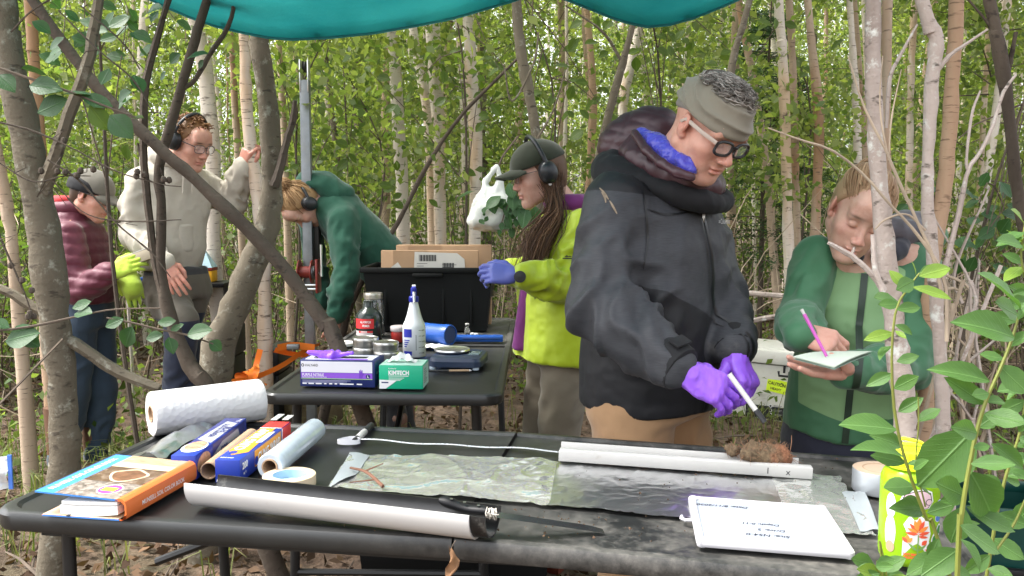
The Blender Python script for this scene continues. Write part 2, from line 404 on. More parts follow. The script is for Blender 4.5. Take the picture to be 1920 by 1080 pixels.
rng = np.random.default_rng(11)
def leaf_quads(pos, size, rng, droop=.35, asp=.62, dirv=None):
    """N folded leaf quads, returns verts (4N,3), quads"""
    n = len(pos); d = rng.normal(size=(n, 3)) if dirv is None else dirv+rng.normal(size=(n, 3))*.55
    d[:, 2] -= droop; d /= np.linalg.norm(d, axis=1)[:, None]
    u = rng.normal(size=(n, 3)); u[:, 2] += 1.0; sd = np.cross(d, u); sd /= np.linalg.norm(sd, axis=1)[:, None]; nn = np.cross(sd, d)
    s = (size*rng.uniform(.6, 1.25, n))[:, None]; wd = s*asp*.5
    a = pos; bq = pos+d*s*.48+sd*wd+nn*s*.07; c = pos+d*s-nn*s*.06; e = pos+d*s*.48-sd*wd+nn*s*.07
    V = np.stack([a, bq, c, e], 1).reshape(-1, 3); Q = np.arange(4*n).reshape(-1, 4); return V, Q
def tubes_np(paths, n=4):
    """list of (pts (k,3), rad (k,)) -> one V,Q"""
    mb = MB()
    for p, r in paths: mb.tube(p, r, n, caps=False)
    return mb
LEAF_A = leafmat('leaf_birch', (.09, .145, .044), (.275, .315, .11), .6)
LEAF_B = leafmat('leaf_shrub', (.065, .12, .032), (.20, .25, .075), .55)
LEAF_D = leafmat('leaf_alder', (.028, .075, .022), (.06, .125, .035), .32, .38)
LEAF_W = leafmat('leaf_willow', (.045, .12, .03), (.085, .185, .045), .32, .4)
LITTER = leafmat('leaf_litter', (.04, .021, .012), (.15, .092, .055), .1, .85)
GRASS = leafmat('grass', (.07, .11, .03), (.19, .19, .075), .35, .6)
NEEDLE = leafmat('needle', (.02, .055, .018), (.045, .10, .03), .2, .6)
B_WHITE = barkmat('bark_birch_white', (.50, .43, .36), (.68, .62, .55), (.09, .065, .05), .85, 7, peel=(.55, .40, .28))
B_TAN = barkmat('bark_birch_tan', (.30, .22, .15), (.46, .36, .27), (.09, .065, .05), .85, 7, peel=(.33, .20, .12))
B_GREY = barkmat('bark_alder_grey', (.095, .078, .055), (.17, .145, .105), (.035, .027, .02), .7, 2.5, lich=(.26, .25, .20), scale=18, bstr=.9)
B_DARK = barkmat('bark_dark_stem', (.055, .042, .032), (.105, .082, .062), (.022, .017, .013), .7, 1.5, scale=24, bstr=.9)
B_PALE = barkmat('bark_willow_pale', (.36, .29, .25), (.56, .48, .43), (.10, .08, .065), .9, 2.2, lich=(.62, .62, .57), scale=20, bstr=1.0, peel=(.26, .21, .18))
B_GLD = barkmat('bark_birch_golden', (.34, .21, .13), (.47, .33, .22), (.10, .06, .04), .7, 8, scale=16, bstr=.5)
TWIG = mat('twig_bark', (.10, .075, .055), .9, var=.4, vscale=8)
TWIGP = mat('twig_pale', (.38, .30, .22), .85, var=.3, vscale=8)

def smooth_path(pts, n):
    pts = np.asarray(pts, float); k = len(pts)
    if k < 3: 
        t = np.linspace(0, 1, n)[:, None]; return pts[0]*(1-t)+pts[-1]*t
    e = np.vstack([2*pts[0]-pts[1], pts, 2*pts[-1]-pts[-2]]); out = []
    for s in np.linspace(0, k-1-1e-6, n):
        i = int(s); t = s-i; p0, p1, p2, p3 = e[i], e[i+1], e[i+2], e[i+3]
        out.append(.5*((2*p1)+(-p0+p2)*t+(2*p0-5*p1+4*p2-p3)*t*t+(-p0+3*p1-3*p2+p3)*t**3))
    return np.array(out)
def limb(path, d, top=None, ground_end=True, n=26, sides=10, wob=.06, seed=0):
    """pixel path [(u,v,width[,depth])] top->bottom to a tapered tube mesh"""
    pts = []; rad = []
    for q in path:
        dd = q[3] if len(q) > 3 else d
        pts.append(P(q[0], q[1], dd)); rad.append(q[2]*.5*dd/FPX)
    if top is not None and top > pts[0][2]:
        sl_ = (pts[0]-pts[1])/max(.05, pts[0][2]-pts[1][2]); sl_[:2] = np.clip(sl_[:2], -.45, .45); dz = top-pts[0][2]
        pts.insert(0, pts[0]+sl_*dz*.5); pts.insert(0, pts[1]+sl_*dz); rad = [rad[0]*.55, rad[0]*.8]+rad
    if ground_end:
        b_ = pts[-1]; sl_ = (pts[-1]-pts[-2])/max(.05, pts[-2][2]-pts[-1][2]); sl_ = np.clip(sl_, -.35, .35); dz = b_[2]-gh(b_[0], b_[1])+.06
        if dz > .02:
            e_ = b_+np.array([sl_[0], sl_[1], -1])*dz; pts.append(e_); rad.append(rad[-1]*1.18)
    A = smooth_path(np.column_stack([np.array(pts), rad]), n); rr = np.random.default_rng(seed+5)
    A[:, 3] = np.maximum(A[:, 3], .001)*(1+wob*rr.normal(size=n))
    A[:, :3] += rr.normal(size=(n, 3))*A[:, 3:4]*wob
    mb = MB(); mb.tube(A[:, :3], A[:, 3], sides); return mb, A
def trunk_tree(name, label, path, d, bark, top=5.0, group=None, cat='tree', crown=None, branches=(), n=26, seed=0, sides=10, cz=2.2):
    mb, A = limb(path, d, top, True, n, sides, seed=seed)
    base = A[-1, :3]; r = root(name, (base[0], base[1], gh(base[0], base[1])), label, cat, group)
    tr = mb.build('trunk', bark, r)
    for br in branches:
        m2, _ = limb(br[0], br[1] if len(br) > 1 else d, None, False, 16, 6, seed=seed+3); m2.build('branch', br[2] if len(br) > 2 else bark, r)
    if crown:
        tp = A[0, :3]; c = tag(link('crown', crown, None, r, world=False), kind='stuff'); c.location = (tp[0]-base[0], tp[1]-base[1], cz); c.rotation_euler = (0, 0, seed*1.7)
    return r, A

# ---- prototypes of background trees
def crown_mesh(seed, z0, z1, rad, nb, nl, ls, leaf, droop=.35, twig=.006):
    rr = np.random.default_rng(seed); paths = []; LP = []
    for i in range(nb):
        z = z0+(z1-z0)*rr.uniform()**.9; a = rr.uniform(0, 6.283); L = rad*rr.uniform(.5, 1.2)*(1-.25*(z-z0)/(z1-z0)); el = rr.uniform(-.1, .7)
        dv = np.array([math.cos(a)*math.cos(el), math.sin(a)*math.cos(el), math.sin(el)]); p0 = np.array([0, 0, z])
        k = 6; ts = np.linspace(0, 1, k); bend = rr.normal(size=3)*.25; bend[2] -= .25
        pts = p0+np.outer(ts*L, dv)+np.outer(ts**2*L*.6, bend); paths.append((pts, twig*(1.15-ts)))
        tl = rr.uniform(.2, 1, nl); pl = np.stack([np.interp(tl, ts, pts[:, j]) for j in range(3)], 1)
        pl += rr.normal(size=(nl, 3))*np.array([.13, .13, .09])*(.5+.8*tl[:, None])*rad*.8
        LP.append(pl)
    V, Q = leaf_quads(np.concatenate(LP), ls, rr, droop)
    me = np_mesh('crown', V, Q, False); me.materials.append(leaf)
    return me, tubes_np(paths, 3).mesh('branches', None)
CROWNS = [crown_mesh(40+i, .9, 6.3, 1.3, 60, 105, .062, LEAF_A) for i in range(5)]
for c_, b_ in CROWNS: b_.materials.append(TWIG)
SHRUBS = []
for i in range(4):
    rr = np.random.default_rng(80+i); paths = []; LP = []
    for s in range(16):
        a = rr.uniform(0, 6.283); r0 = rr.uniform(0, .25); H = rr.uniform(.9, 2.6); sp = rr.uniform(.1, .45); ts = np.linspace(0, 1, 7)
        pts = np.stack([math.cos(a)*(r0+sp*H*ts**1.4), math.sin(a)*(r0+sp*H*ts**1.4), H*ts-.05], 1)+np.cumsum(rr.normal(size=(7, 3))*.03, 0); paths.append((pts, .007*(1.15-ts)))
        nl = 70; tl = rr.uniform(.25, 1, nl); pl = np.stack([np.interp(tl, ts, pts[:, j]) for j in range(3)], 1)+rr.normal(size=(nl, 3))*.11; LP.append(pl)
    V, Q = leaf_quads(np.concatenate(LP), .065, rr, .25); me = np_mesh('foliage', V, Q, False); me.materials.append(LEAF_B)
    bm_ = tubes_np(paths, 3).mesh('stems', None); bm_.materials.append(TWIG); SHRUBS.append((me, bm_))
TRUNKS = []
for i in range(6):
    rr = np.random.default_rng(20+i); ts = np.linspace(0, 1, 18); H = 9.0
    wob = np.cumsum(rr.normal(size=(18, 2)), 0)*.035; pts = np.stack([wob[:, 0], wob[:, 1], H*ts-.1], 1); rad = .045*(1.15-.9*ts)*(1+.08*rr.normal(size=18))
    mb = MB(); mb.tube(pts, rad, 9)
    me = mb.mesh('trunk'); TRUNKS.append(me)
TRUNK_V = {}
def trunk_var(i, bark):
    if (i, bark.name) not in TRUNK_V:
        m = TRUNKS[i].copy(); m.materials.append(bark); TRUNK_V[(i, bark.name)] = m
    return TRUNK_V[(i, bark.name)]
rr = np.random.default_rng(3)
def bg_tree(x, y, i, bark, label, group, sc=1.0, crown=True, tilt=None):
    t = tilt if tilt is not None else rr.normal(size=2)*.04
    r = root('birch_tree', (x, y, gh(x, y)), label, 'tree', group, mtx=Matrix.Translation((x, y, gh(x, y))) @ Matrix.Rotation(t[0], 4, 'X') @ Matrix.Rotation(t[1], 4, 'Y') @ Matrix.Rotation(rr.uniform(0, 6.28), 4, 'Z'))
    tr = link('trunk', trunk_var(i % 6, bark), None, r, False); tr.scale = (sc, sc, 1)
    if crown:
        c_, b_ = CROWNS[i % 5]
        for nm, me in (('crown', c_), ('branches', b_)):
            o = link(nm, me, None, r, False); o.rotation_euler = (0, 0, rr.uniform(0, 6.28))
            o['kind'] = 'stuff'
            if nm == 'crown': rz = o.rotation_euler[2]
            else: o.rotation_euler = (0, 0, rz)
    return r
BG_LAB = {'bark_birch_white': ('slender white birch standing in the background forest', 'white birches in the background'),
          'bark_birch_tan': ('slender tan barked birch standing in the background forest', 'tan birches in the background'),
          'bark_alder_grey': ('thin grey stemmed tree standing in the background forest', 'grey stemmed trees in the background')}
pts_used = []
def free(x, y, m):
    for a, c in pts_used:
        if (a-x)**2+(c-y)**2 < m*m: return False
    return True
cnt = 0; tries = 0
while cnt < 105 and tries < 6000:
    tries += 1; y = 6.2+20*rr.uniform()**.9; x = rr.uniform(-1, 1)*(.66*y+1.0)
    if not free(x, y, .55+.02*y): continue
    if y < 7.5 and -2.2 < x < 1.6: continue
    pts_used.append((x, y)); bk = [B_WHITE, B_TAN, B_WHITE, B_GREY][rr.integers(4)]
    lb, gp = BG_LAB[bk.name]; bg_tree(x, y, int(rr.integers(30)), bk, lb, gp, rr.uniform(.65, 1.35)); cnt += 1
for k_ in range(55):
    y = 7.5+15*rr.uniform(); x = rr.uniform(-1, 1)*(.62*y+.5); lb, gp = 'thin bare pale sapling stem between the background birches', 'thin pale saplings in the background'; bg_tree(x, y, int(rr.integers(30)), B_WHITE if k_ % 3 else B_TAN, lb, gp, rr.uniform(.28, .5), False).name = 'sapling'
# shrubs between them
cnt = 0
while cnt < 75:
    y = 5.6+14*rr.uniform(); x = rr.uniform(-1, 1)*(.64*y+.6)
    if y < 7 and -2.6 < x < 1.8: continue
    if y < 6.5 and abs(x-1.9) < .8: continue
    r = root('shrub', (x, y, gh(x, y)), 'leafy green understorey shrub among the background birches', 'shrub', 'understorey shrubs behind the camp', rotz=rr.uniform(0, 6.28))
    f_, s_ = SHRUBS[cnt % 4]
    for nm, me in (('foliage', f_), ('stems', s_)): tag(link(nm, me, None, r, False), kind='stuff').scale = (1, 1, rr.uniform(.7, 1.05))
    cnt += 1
# far-off wood that reads as one mass
rr2 = np.random.default_rng(9); n = 52000
ang = rr2.uniform(-.85, .85, n); dist = rr2.uniform(24, 40, n); cl = vnoise(np.stack([ang*14, dist*.4, rr2.uniform(0, 11, n)*.5], 1), 1.0, 4)
z = rr2.uniform(.2, 12.5, n); keep = vnoise(np.stack([ang*16, dist*.35, z*.5], 1), 1.0, 8) > -.35
pos = np.stack([np.sin(ang)*dist, np.cos(ang)*dist, z], 1)[keep]
V, Q = leaf_quads(pos, .26, rr2, .2); fw = link('far_wood_foliage', np_mesh('far_foliage', V, Q, False), LEAF_A); tag(fw, 'bright green mass of far-off forest foliage', 'foliage', kind='stuff')
paths = []
for i in range(190):
    a = rr2.uniform(-.8, .8); d_ = rr2.uniform(23, 38); x, y = math.sin(a)*d_, math.cos(a)*d_; tl = rr2.normal(size=2)*.35
    paths.append((np.array([[x, y, -.1], [x+tl[0]*.6, y+tl[1]*.6, 5], [x+tl[0], y+tl[1], 11]]), np.array([.075, .06, .03])*rr2.uniform(.6, 1.2)))
ft = tubes_np(paths, 5).build('far_wood_trunks', B_WHITE); tag(ft, 'pale trunks of the far-off forest reading as one mass', 'trunks', kind='stuff')
# brushwood: dead thin stems and twigs
paths = []
for i in range(1250):
    y = 5.2+13*rr2.uniform()**1.3; x = rr2.uniform(-1, 1)*(.62*y+.5)
    if y < 6.3 and -2.6 < x < 2.3: continue
    H = rr2.uniform(.5, 2.9); ln = rr2.normal(size=2)*(.35 if rr2.uniform() < .7 else 1.1); k = 6; ts = np.linspace(0, 1, k)
    pts = np.stack([x+ln[0]*ts*H*.5, y+ln[1]*ts*H*.5, -.05+H*ts*(1-.25*ts)], 1)+np.cumsum(rr2.normal(size=(k, 3))*.03, 0)
    r0 = rr2.uniform(.003, .010); paths.append((pts, r0*(1.1-ts)))
    for q in range(int(rr2.integers(0, 4))):
        j = int(rr2.integers(1, 5)); dv = rr2.normal(size=3)*.22; paths.append((np.array([pts[j], pts[j]+dv, pts[j]+dv*1.6+rr2.normal(size=3)*.06]), np.array([r0*.5, r0*.35, r0*.2])))
h_ = len(paths)//2; pi_ = rr2.permutation(len(paths))
o = tubes_np([paths[i] for i in pi_[:h_]], 3).build('brushwood', TWIG); tag(o, 'tangle of thin dark dead twigs under the trees', 'brushwood', kind='stuff')
o = tubes_np([paths[i] for i in pi_[h_:]], 3).build('dry_brushwood', TWIGP); tag(o, 'tangle of thin pale dry stems under the trees', 'brushwood', kind='stuff')
# leaf litter, twigs and grass on the floor
n = 22000; y = 1.2+10*rr2.uniform(size=n)**1.25; x = rr2.uniform(-1, 1, n)*(.7*y+.6); pos = np.stack([x, y, ghv(x, y)+rr2.uniform(.012, .04, n)], 1)
dv = rr2.normal(size=(n, 3)); dv[:, 2] *= .25; V, Q = leaf_quads(pos, .052, rr2, 0, .6, dv*1.5); lt = link('leaf_litter', np_mesh('litter', V, Q, False), LITTER); tag(lt, 'brown fallen leaves scattered over the forest floor', 'leaf litter', kind='stuff')
paths = []
for i in range(800):
    y = 1.5+8*rr2.uniform()**1.2; x = rr2.uniform(-1, 1)*(.7*y+.5); a = rr2.uniform(0, 6.28); L = rr2.uniform(.08, .45); z = gh(x, y)+.03; dv = np.array([math.cos(a), math.sin(a), rr2.normal()*.12])*L
    p0 = np.array([x, y, z]); paths.append((np.array([p0, p0+dv*.5+rr2.normal(size=3)*.012, p0+dv]), np.array([.005, .004, .002])*rr2.uniform(.6, 1.6)))
o = tubes_np(paths, 4).build('fallen_twigs', TWIG); tag(o, 'thin fallen twigs lying in the leaf litter', 'twigs', kind='stuff')
gv = []; 
cent = [(-1.9, 3.4, .5, 25), (-1.5, 4.0, .5, 60), (-2.3, 4.6, .7, 60), (-1.2, 4.9, .5, 40), (1.2, 5.6, .8, 40), (2.6, 5.2, .9, 40), (-2.6, 3.0, .5, 12), (2.0, 3.6, .4, 18), (.6, 6.5, 1.4, 50), (-.9, 1.25, .35, 6), (-1.3, 2.2, .3, 6)]
for cx_, cy_, sp_, nt_ in cent:
    for t_ in range(nt_):
        bx, by = cx_+rr2.normal()*sp_, cy_+rr2.normal()*sp_*.7
        for q in range(9):
            a = rr2.uniform(0, 6.28); L = rr2.uniform(.08, .30); ln = rr2.uniform(.3, 1.3); dx, dy = math.cos(a), math.sin(a); zz = gh(bx, by)
            px_, py_ = bx+rr2.normal()*.03, by+rr2.normal()*.03; wv = .0028; sx, sy = -dy*wv, dx*wv
            m1 = (px_+dx*L*.3*ln, py_+dy*L*.3*ln, zz+L*.75); tp = (px_+dx*L*.9*ln, py_+dy*L*.9*ln, zz+L*(1.0-.35*ln))
            gv += [(px_-sx, py_-sy, zz-.01), (px_+sx, py_+sy, zz-.01), (m1[0]+sx, m1[1]+sy, m1[2]), (m1[0]-sx, m1[1]-sy, m1[2]), (m1[0]-sx, m1[1]-sy, m1[2]), (m1[0]+sx, m1[1]+sy, m1[2]), (tp[0]+sx*.2, tp[1]+sy*.2, tp[2]), (tp[0]-sx*.2, tp[1]-sy*.2, tp[2])]
gr = link('grass', np_mesh('grass', np.array(gv), np.arange(len(gv)).reshape(-1, 4), False), GRASS); tag(gr, 'straggly green and straw coloured grass on the forest floor', 'grass', kind='stuff')
n = 15000; y = 3.6+8*rr2.uniform(size=n); x = rr2.uniform(-1, 1, n)*(.66*y+.4); kp = (vnoise(np.stack([x, y, 0*x], 1), 1.3, 6) > -.05) & ((y > 5.2) | (x < -1.3) | (x > 2.1)); x, y = x[kp], y[kp]; pos = np.stack([x, y, ghv(x, y)+np.abs(rr2.normal(size=len(x)))*.22+.03], 1)
V, Q = leaf_quads(pos, .055, rr2, .1); ug = link('undergrowth', np_mesh('undergrowth', V, Q, False), LEAF_B); tag(ug, 'low green undergrowth covering the forest floor between stems', 'undergrowth', kind='stuff')
# ---- birches one can tell apart
def crn(i): return CROWNS[i % 5][0]
BT = [
 ('white birch with curling bark behind the person in the cream hoodie', [(352,-20,22),(372,70,26),(386,150,30),(399,300,27),(400,420,27),(404,520,30),(415,620,32)], 5.3, B_WHITE),
 ('tan barked birch behind the big grey trunk', [(55,-10,20),(62,100,21),(72,250,24),(80,400,26),(86,520,28)], 5.0, B_TAN),
 ('tan birch trunk low beside the big grey trunk', [(-12,260,22),(8,360,22),(22,450,22),(35,600,26)], 3.8, B_TAN),
 ('pale birch below the green tarp edge with smooth upright trunk', [(732,20,20),(738,90,21),(746,220,24),(752,330,25),(758,480,27)], 6.2, B_WHITE),
 ('leaning pale birch beside the smooth upright birch', [(768,20,16),(784,110,18),(800,190,20),(808,300,19),(812,480,20)], 6.8, B_WHITE),
 ('stout birch with shaggy side behind the cardboard box', [(810,20,26),(816,120,27),(822,220,27),(825,380,24),(826,500,24)], 6.4, B_WHITE),
 ('birch with notched bark behind the white plastic bag', [(876,20,20),(882,110,24),(888,200,25),(893,320,24),(888,480,26)], 6.0, B_WHITE),
 ('orange tinged slim birch behind the hooded jacket', [(1098,-10,12),(1104,70,13),(1112,170,15),(1108,290,14),(1100,420,15)], 6.6, B_GLD),
 ('forked grey birch behind the hooded jacket', [(1205,20,16),(1190,90,17),(1172,170,18),(1165,260,18),(1160,420,20)], 7.4, B_WHITE),
 ('white birch standing over the white cooler', [(1458,-20,16),(1466,90,17),(1472,220,19),(1476,360,19),(1480,500,20)], 6.0, B_WHITE),
 ('brown birch close beside the white birch over the cooler', [(1478,-20,12),(1486,120,13),(1490,250,14),(1494,420,15)], 6.3, B_TAN),
 ('crooked tan birch behind the green jacket collar', [(1512,-20,14),(1522,80,15),(1534,200,18),(1533,330,18),(1528,430,18)], 6.0, B_TAN),
 ('slim white birch above the tied back hair', [(1592,-20,11),(1598,80,12),(1606,200,14),(1608,300,14)], 6.4, B_WHITE),
 ('slim brown stem above the tied back hair', [(1612,120,9),(1620,220,10),(1622,320,11)], 6.6, B_TAN),
 ('pale birch behind the golden trunk', [(1716,-10,12),(1708,150,12),(1705,330,13)], 7.0, B_WHITE),
 ('pale slim birch behind the golden trunk base', [(1848,150,10),(1840,300,11),(1832,460,12)], 7.0, B_WHITE),
 ('thin tan birch between raised hand and grey trunk', [(430,20,10),(436,120,11),(444,260,12),(452,420,13)], 6.0, B_TAN),
 ('thin pale birch beside the steel drill mast', [(520,40,11),(528,160,12),(534,300,13),(538,420,14)], 6.5, B_TAN),
 ('slim grey stem behind the steel drill mast', [(600,-10,9),(615,150,10),(640,350,12),(655,450,12)], 7.5, B_GREY),
 ('slim pale birch behind the white spray bottle', [(858,20,12),(868,180,13),(872,330,14),(862,480,14)], 8.0, B_WHITE),
 ('twisted tan birch behind the grey headband', [(1395,60,12),(1420,200,14),(1440,340,15),(1450,470,16)], 6.8, B_TAN)]
for i, (lb, pth, d_, bk) in enumerate(BT):
    trunk_tree('birch_tree', lb, pth, d_, bk, 8.0, None, crown=crn(i) if i % 3 == 0 else None, seed=i, cz=.4)
# young spruce beside the man's shoulder
sp = P(1432, 300, 7.2); rs = root('young_spruce', (sp[0], sp[1], gh(sp[0], sp[1])), 'young dark green spruce with feathery boughs behind the glasses', 'tree')
mb = MB(); mb.tube([(0, 0, -.1), (0, 0, 1.5), (.03, 0, 3.0)], [.025, .018, .006], 6); mb.build('trunk', B_DARK, rs, False)
LP = []; DV = []; pth = []
for i in range(80):
    z = rr2.uniform(.9, 2.9); a = rr2.uniform(0, 6.28); L = .75*(3.1-z)/2.4+.12; dv = np.array([math.cos(a), math.sin(a), .1]); ts = np.linspace(0, 1, 5)
    pts = np.array([0, 0, z])+np.outer(ts*L, dv)+np.outer(ts**2*L, [0, 0, -.25]); pth.append((pts, .006*(1.1-ts)))
    m_ = 150; t_ = rr2.uniform(.08, 1, m_); sd = np.cross(dv, [0, 0, 1]); q = np.stack([np.interp(t_, ts, pts[:, j]) for j in range(3)], 1); sg = rr2.choice([-1, 1], m_)
    off = rr2.uniform(0, .2, m_)*(1.1-t_); q += sd*(sg*off)[:, None]; q += rr2.normal(size=(m_, 3))*.01; LP.append(q); DV.append(dv*.8+sd*sg[:, None])
V, Q = leaf_quads(np.concatenate(LP), .045, rr2, .1, .2, np.concatenate(DV)*1.1); link('crown', np_mesh('needles', V, Q, False), NEEDLE, rs, False)
tubes_np(pth, 3).build('branches', TWIG, rs, False)
# fallen poles behind the cooler
for (a_, b_, w_, lb) in (((1360, 548, 5.8), (1500, 556, 5.6), 11, 'pale fallen pole lying behind the cooler, upper one'), ((1365, 612, 5.2), (1480, 588, 5.2), 12, 'pale fallen pole lying behind the cooler, lower one')):
    p0 = P(*a_); p1 = P(*b_); r = root('fallen_pole', (p0[0], p0[1], gh(p0[0], p0[1])), lb, 'pole'); mb = MB()
    A_ = smooth_path([p0-(p1-p0)*.8+np.array([0, 0, -.04]), p0, p1, p1+(p1-p0)*1.2+np.array([0, .1, .03])], 14)+rr2.normal(size=(14, 3))*.004; mb.tube(A_, np.linspace(.02, .014, 14), 7); mb.build('pole', B_PALE, r)
    mb = MB(); mb.tube([A_[5], A_[5]+np.array([.05, .05, .16]), A_[5]+np.array([.12, .05, .25])], [.006, .004, .002], 5); mb.build('twig', TWIGP, r)
# ================================================================ TABLES AND WHAT LIES ON THEM
def I4(): return Matrix.Identity(4)
FRONT = Matrix(((1,0,0,0),(0,0,-1,0),(0,1,0,0),(0,0,0,1)))
RIGHT = Matrix(((0,0,1,0),(1,0,0,0),(0,1,0,0),(0,0,0,1)))
LEFTF = Matrix(((0,0,-1,0),(-1,0,0,0),(0,1,0,0),(0,0,0,1)))
def at(M, x, y, z): return Matrix.Translation((x, y, z)) @ M
def rect(parent, M, w, h, m, name='printed_panel', ox=0, oy=0, world=False):
    mb = MB(); mb.add([(ox, oy, 0), (ox+w, oy, 0), (ox+w, oy+h, 0), (ox, oy+h, 0)], [(0, 1, 2, 3)], 0, False, M); return mb.build(name, m, parent, world, None)
def poly2(parent, M, pts, m, name='printed_panel', z=0):
    mb = MB(); mb.add([(x, y, z) for x, y in pts], [tuple(range(len(pts)))], 0, False, M); return mb.build(name, m, parent, False, None)
def disc(parent, M, cx, cy, rx, ry, m, name='printed_panel', z=0, n=24):
    return poly2(parent, M, [(cx+rx*math.cos(2*math.pi*i/n), cy+ry*math.sin(2*math.pi*i/n)) for i in range(n)], m, name, z)
def flat(name, c, rough=.5): return mat(name, c, rough, var=.05)
# table plastic with dust and scuffs
M_tbl, nt, b = newmat('table_black'); 
tb = rampn(nt, noise(nt, 8, 6, .65), [(.3, (.012, .013, .013)), (.7, (.02, .021, .021))])
tc = N(nt, 'ShaderNodeTexCoord'); sx = N(nt, 'ShaderNodeSeparateXYZ'); nt.links.new(tc.outputs['Object'], sx.inputs[0])
mr = N(nt, 'ShaderNodeMapRange'); mr.inputs['From Min'].default_value = -.25; mr.inputs['From Max'].default_value = .35; nt.links.new(sx.outputs['X'], mr.inputs['Value'])
dn = noise(nt, 5.5, 12, .78); dk = rampn(nt, dn, [(.42, (0, 0, 0)), (.64, (.95,)*3)])
dmul = mixc(nt, 1.0, dk, mr.outputs[0], 'MULTIPLY')
dm2 = mixc(nt, .6, dmul, rampn(nt, noise(nt, 45, 4, .7), [(.45, (0, 0, 0)), (.75, (.6,)*3)]), 'MULTIPLY')
tb2 = mixc(nt, dm2, tb, (.27, .25, .22))
nt.links.new(tb2, b.inputs['Base Color'])
rg = mixc(nt, dmul, (.38,)*3, (.8,)*3); nt.links.new(rg, b.inputs['Roughness']); b.inputs['Specular IOR Level'].default_value = .5
bump(nt, b, noise(nt, 420, 2, .5), .12, .0008)
M_steel_blk = mat('black_steel', (.012, .012, .012), .4)
M_blackp = mat('black_plastic', (.008, .008, .009), .48, bscale=300, bstr=.1, spec=.3)
M_white = mat('white_plastic', (.55, .535, .51), .35, var=.06, dirt=((.36, .32, .27), 18, .62, .85))
M_wpaper = mat('white_paper', (.80, .79, .77), .8, var=.03, bscale=60, bstr=.2)
M_card = mat('cardboard', (.34, .215, .125), .85, var=.12, bscale=120, bstr=.15)
M_ink = flat('black_ink', (.02, .02, .022)); M_winkt = flat('white_ink', (.82, .82, .82))
M_alu = mat('aluminium', (.72, .72, .71), .3, 1.0, var=.06, bscale=40, bstr=.1)
M_steel = mat('galvanised_steel', (.20, .215, .225), .45, .7, var=.2, vscale=12, dirt=((.20, .20, .19), 9, .5, .8))
M_tan = mat('tube_core', (.40, .27, .17), .85)

def table_top_poly(x0, x1, y0, y1, r, cl, cr):
    pts = []
    def arc(cx, cy, a0, rr_):
        for k in range(7): a = a0+math.pi/2*k/6; pts.append((cx+rr_*math.cos(a), cy+rr_*math.sin(a)))
    arc(x1-r, y1-r, 0, r) if cr else pts.append((x1, y1))
    arc(x0+r, y1-r, math.pi/2, r) if cl else pts.append((x0, y1))
    arc(x0+r, y0+r, math.pi, r) if cl else pts.append((x0, y0))
    arc(x1-r, y0+r, -math.pi/2, r) if cr else pts.append((x1, y0))
    return pts
def top_panel(x0, x1, y0, y1, zf, cl, cr, parent, M=None):
    base = table_top_poly(x0, x1, y0, y1, .055, cl, cr); n = len(base); cxm, cym = (x0+x1)/2, (y0+y1)/2
    def ins(p, d):
        x, y = p; return (x-d*np.sign(x-cxm)*(1 if abs(abs(x-cxm)-(x1-x0)/2) < .06 and not (abs(x-x0) < 1e-6 and not cl) and not (abs(x-x1) < 1e-6 and not cr) else 0), y-d*np.sign(y-cym)*(1 if abs(abs(y-cym)-(y1-y0)/2) < .06 else 0))
    rings = [(.028, -.006), (.022, .0005), (.010, .0008), (.004, -.001), (0, -.007), (0, -.030), (.003, -.036), (.02, -.040), (.05, -.034)]
    mb = MB(); vs = []; fs = []
    for d, z in rings:
        for p in base:
            q = ins(p, d); vs.append((q[0], q[1], z+zf(q[0])))
    for i in range(len(rings)-1):
        for j in range(n): fs.append((i*n+j, (i+1)*n+j, (i+1)*n+(j+1) % n, i*n+(j+1) % n))
    fs.append(tuple(range(n))); fs.append(tuple((len(rings)-1)*n+j for j in range(n))[::-1])
    mb.add(vs, fs); return mb.build('table_top', M_tbl, parent, False, 35)
# ---- front table
Y1 = R(9.0); O1 = np.array([-.045, 1.88, 0]); L1 = np.array([math.cos(Y1), -math.sin(Y1), 0]); D1 = np.array([math.sin(Y1), math.cos(Y1), 0]); SAG = math.tan(R(1.9))
def z1(p):
    s = float((np.asarray(p)-O1)@L1); return .74-max(0, s)*SAG
def TT(u, v, dz=0.0):
    p = T(u, v, .74+dz)
    for _ in range(6): p = T(u, v, z1(p)+dz)
    return p
t1 = root('folding_table', (O1[0], O1[1], 0), 'dusty black folding table with the soil core, book and wrap boxes on it', 'table', rotz=-Y1)
top_panel(-.915, -.002, -.38, .38, lambda x: .74+.006, True, False, t1); top_panel(.002, .915, -.38, .38, lambda x: .74+.006-max(0, x)*SAG, False, True, t1)
for sx_ in (-1, 1):
    zt_ = .70-(0 if sx_ < 0 else .6*SAG)
    for sy_ in (-1, 1):
        mb = MB(); g0 = -.02; mb.tube([(sx_*.80, sy_*.30, zt_), (sx_*.78, sy_*.33, g0)], .0135, 10); mb.build('leg', M_steel_blk, t1, False)
    mb = MB(); mb.tube([(sx_*.785, -.325, .1), (sx_*.785, .325, .1)], .011, 8); mb.build('crossbar', M_steel_blk, t1, False)
    mb = MB(); mb.tube([(sx_*.795, 0, .5), (sx_*.32, 0, zt_)], .010, 8); mb.build('brace', M_steel_blk, t1, False)
for sy_ in (-1, 1):
    mb = MB(); mb.box((0, sy_*.30, .69), (1.7, .025, .025)); mb.build('rail', M_steel_blk, t1, False)
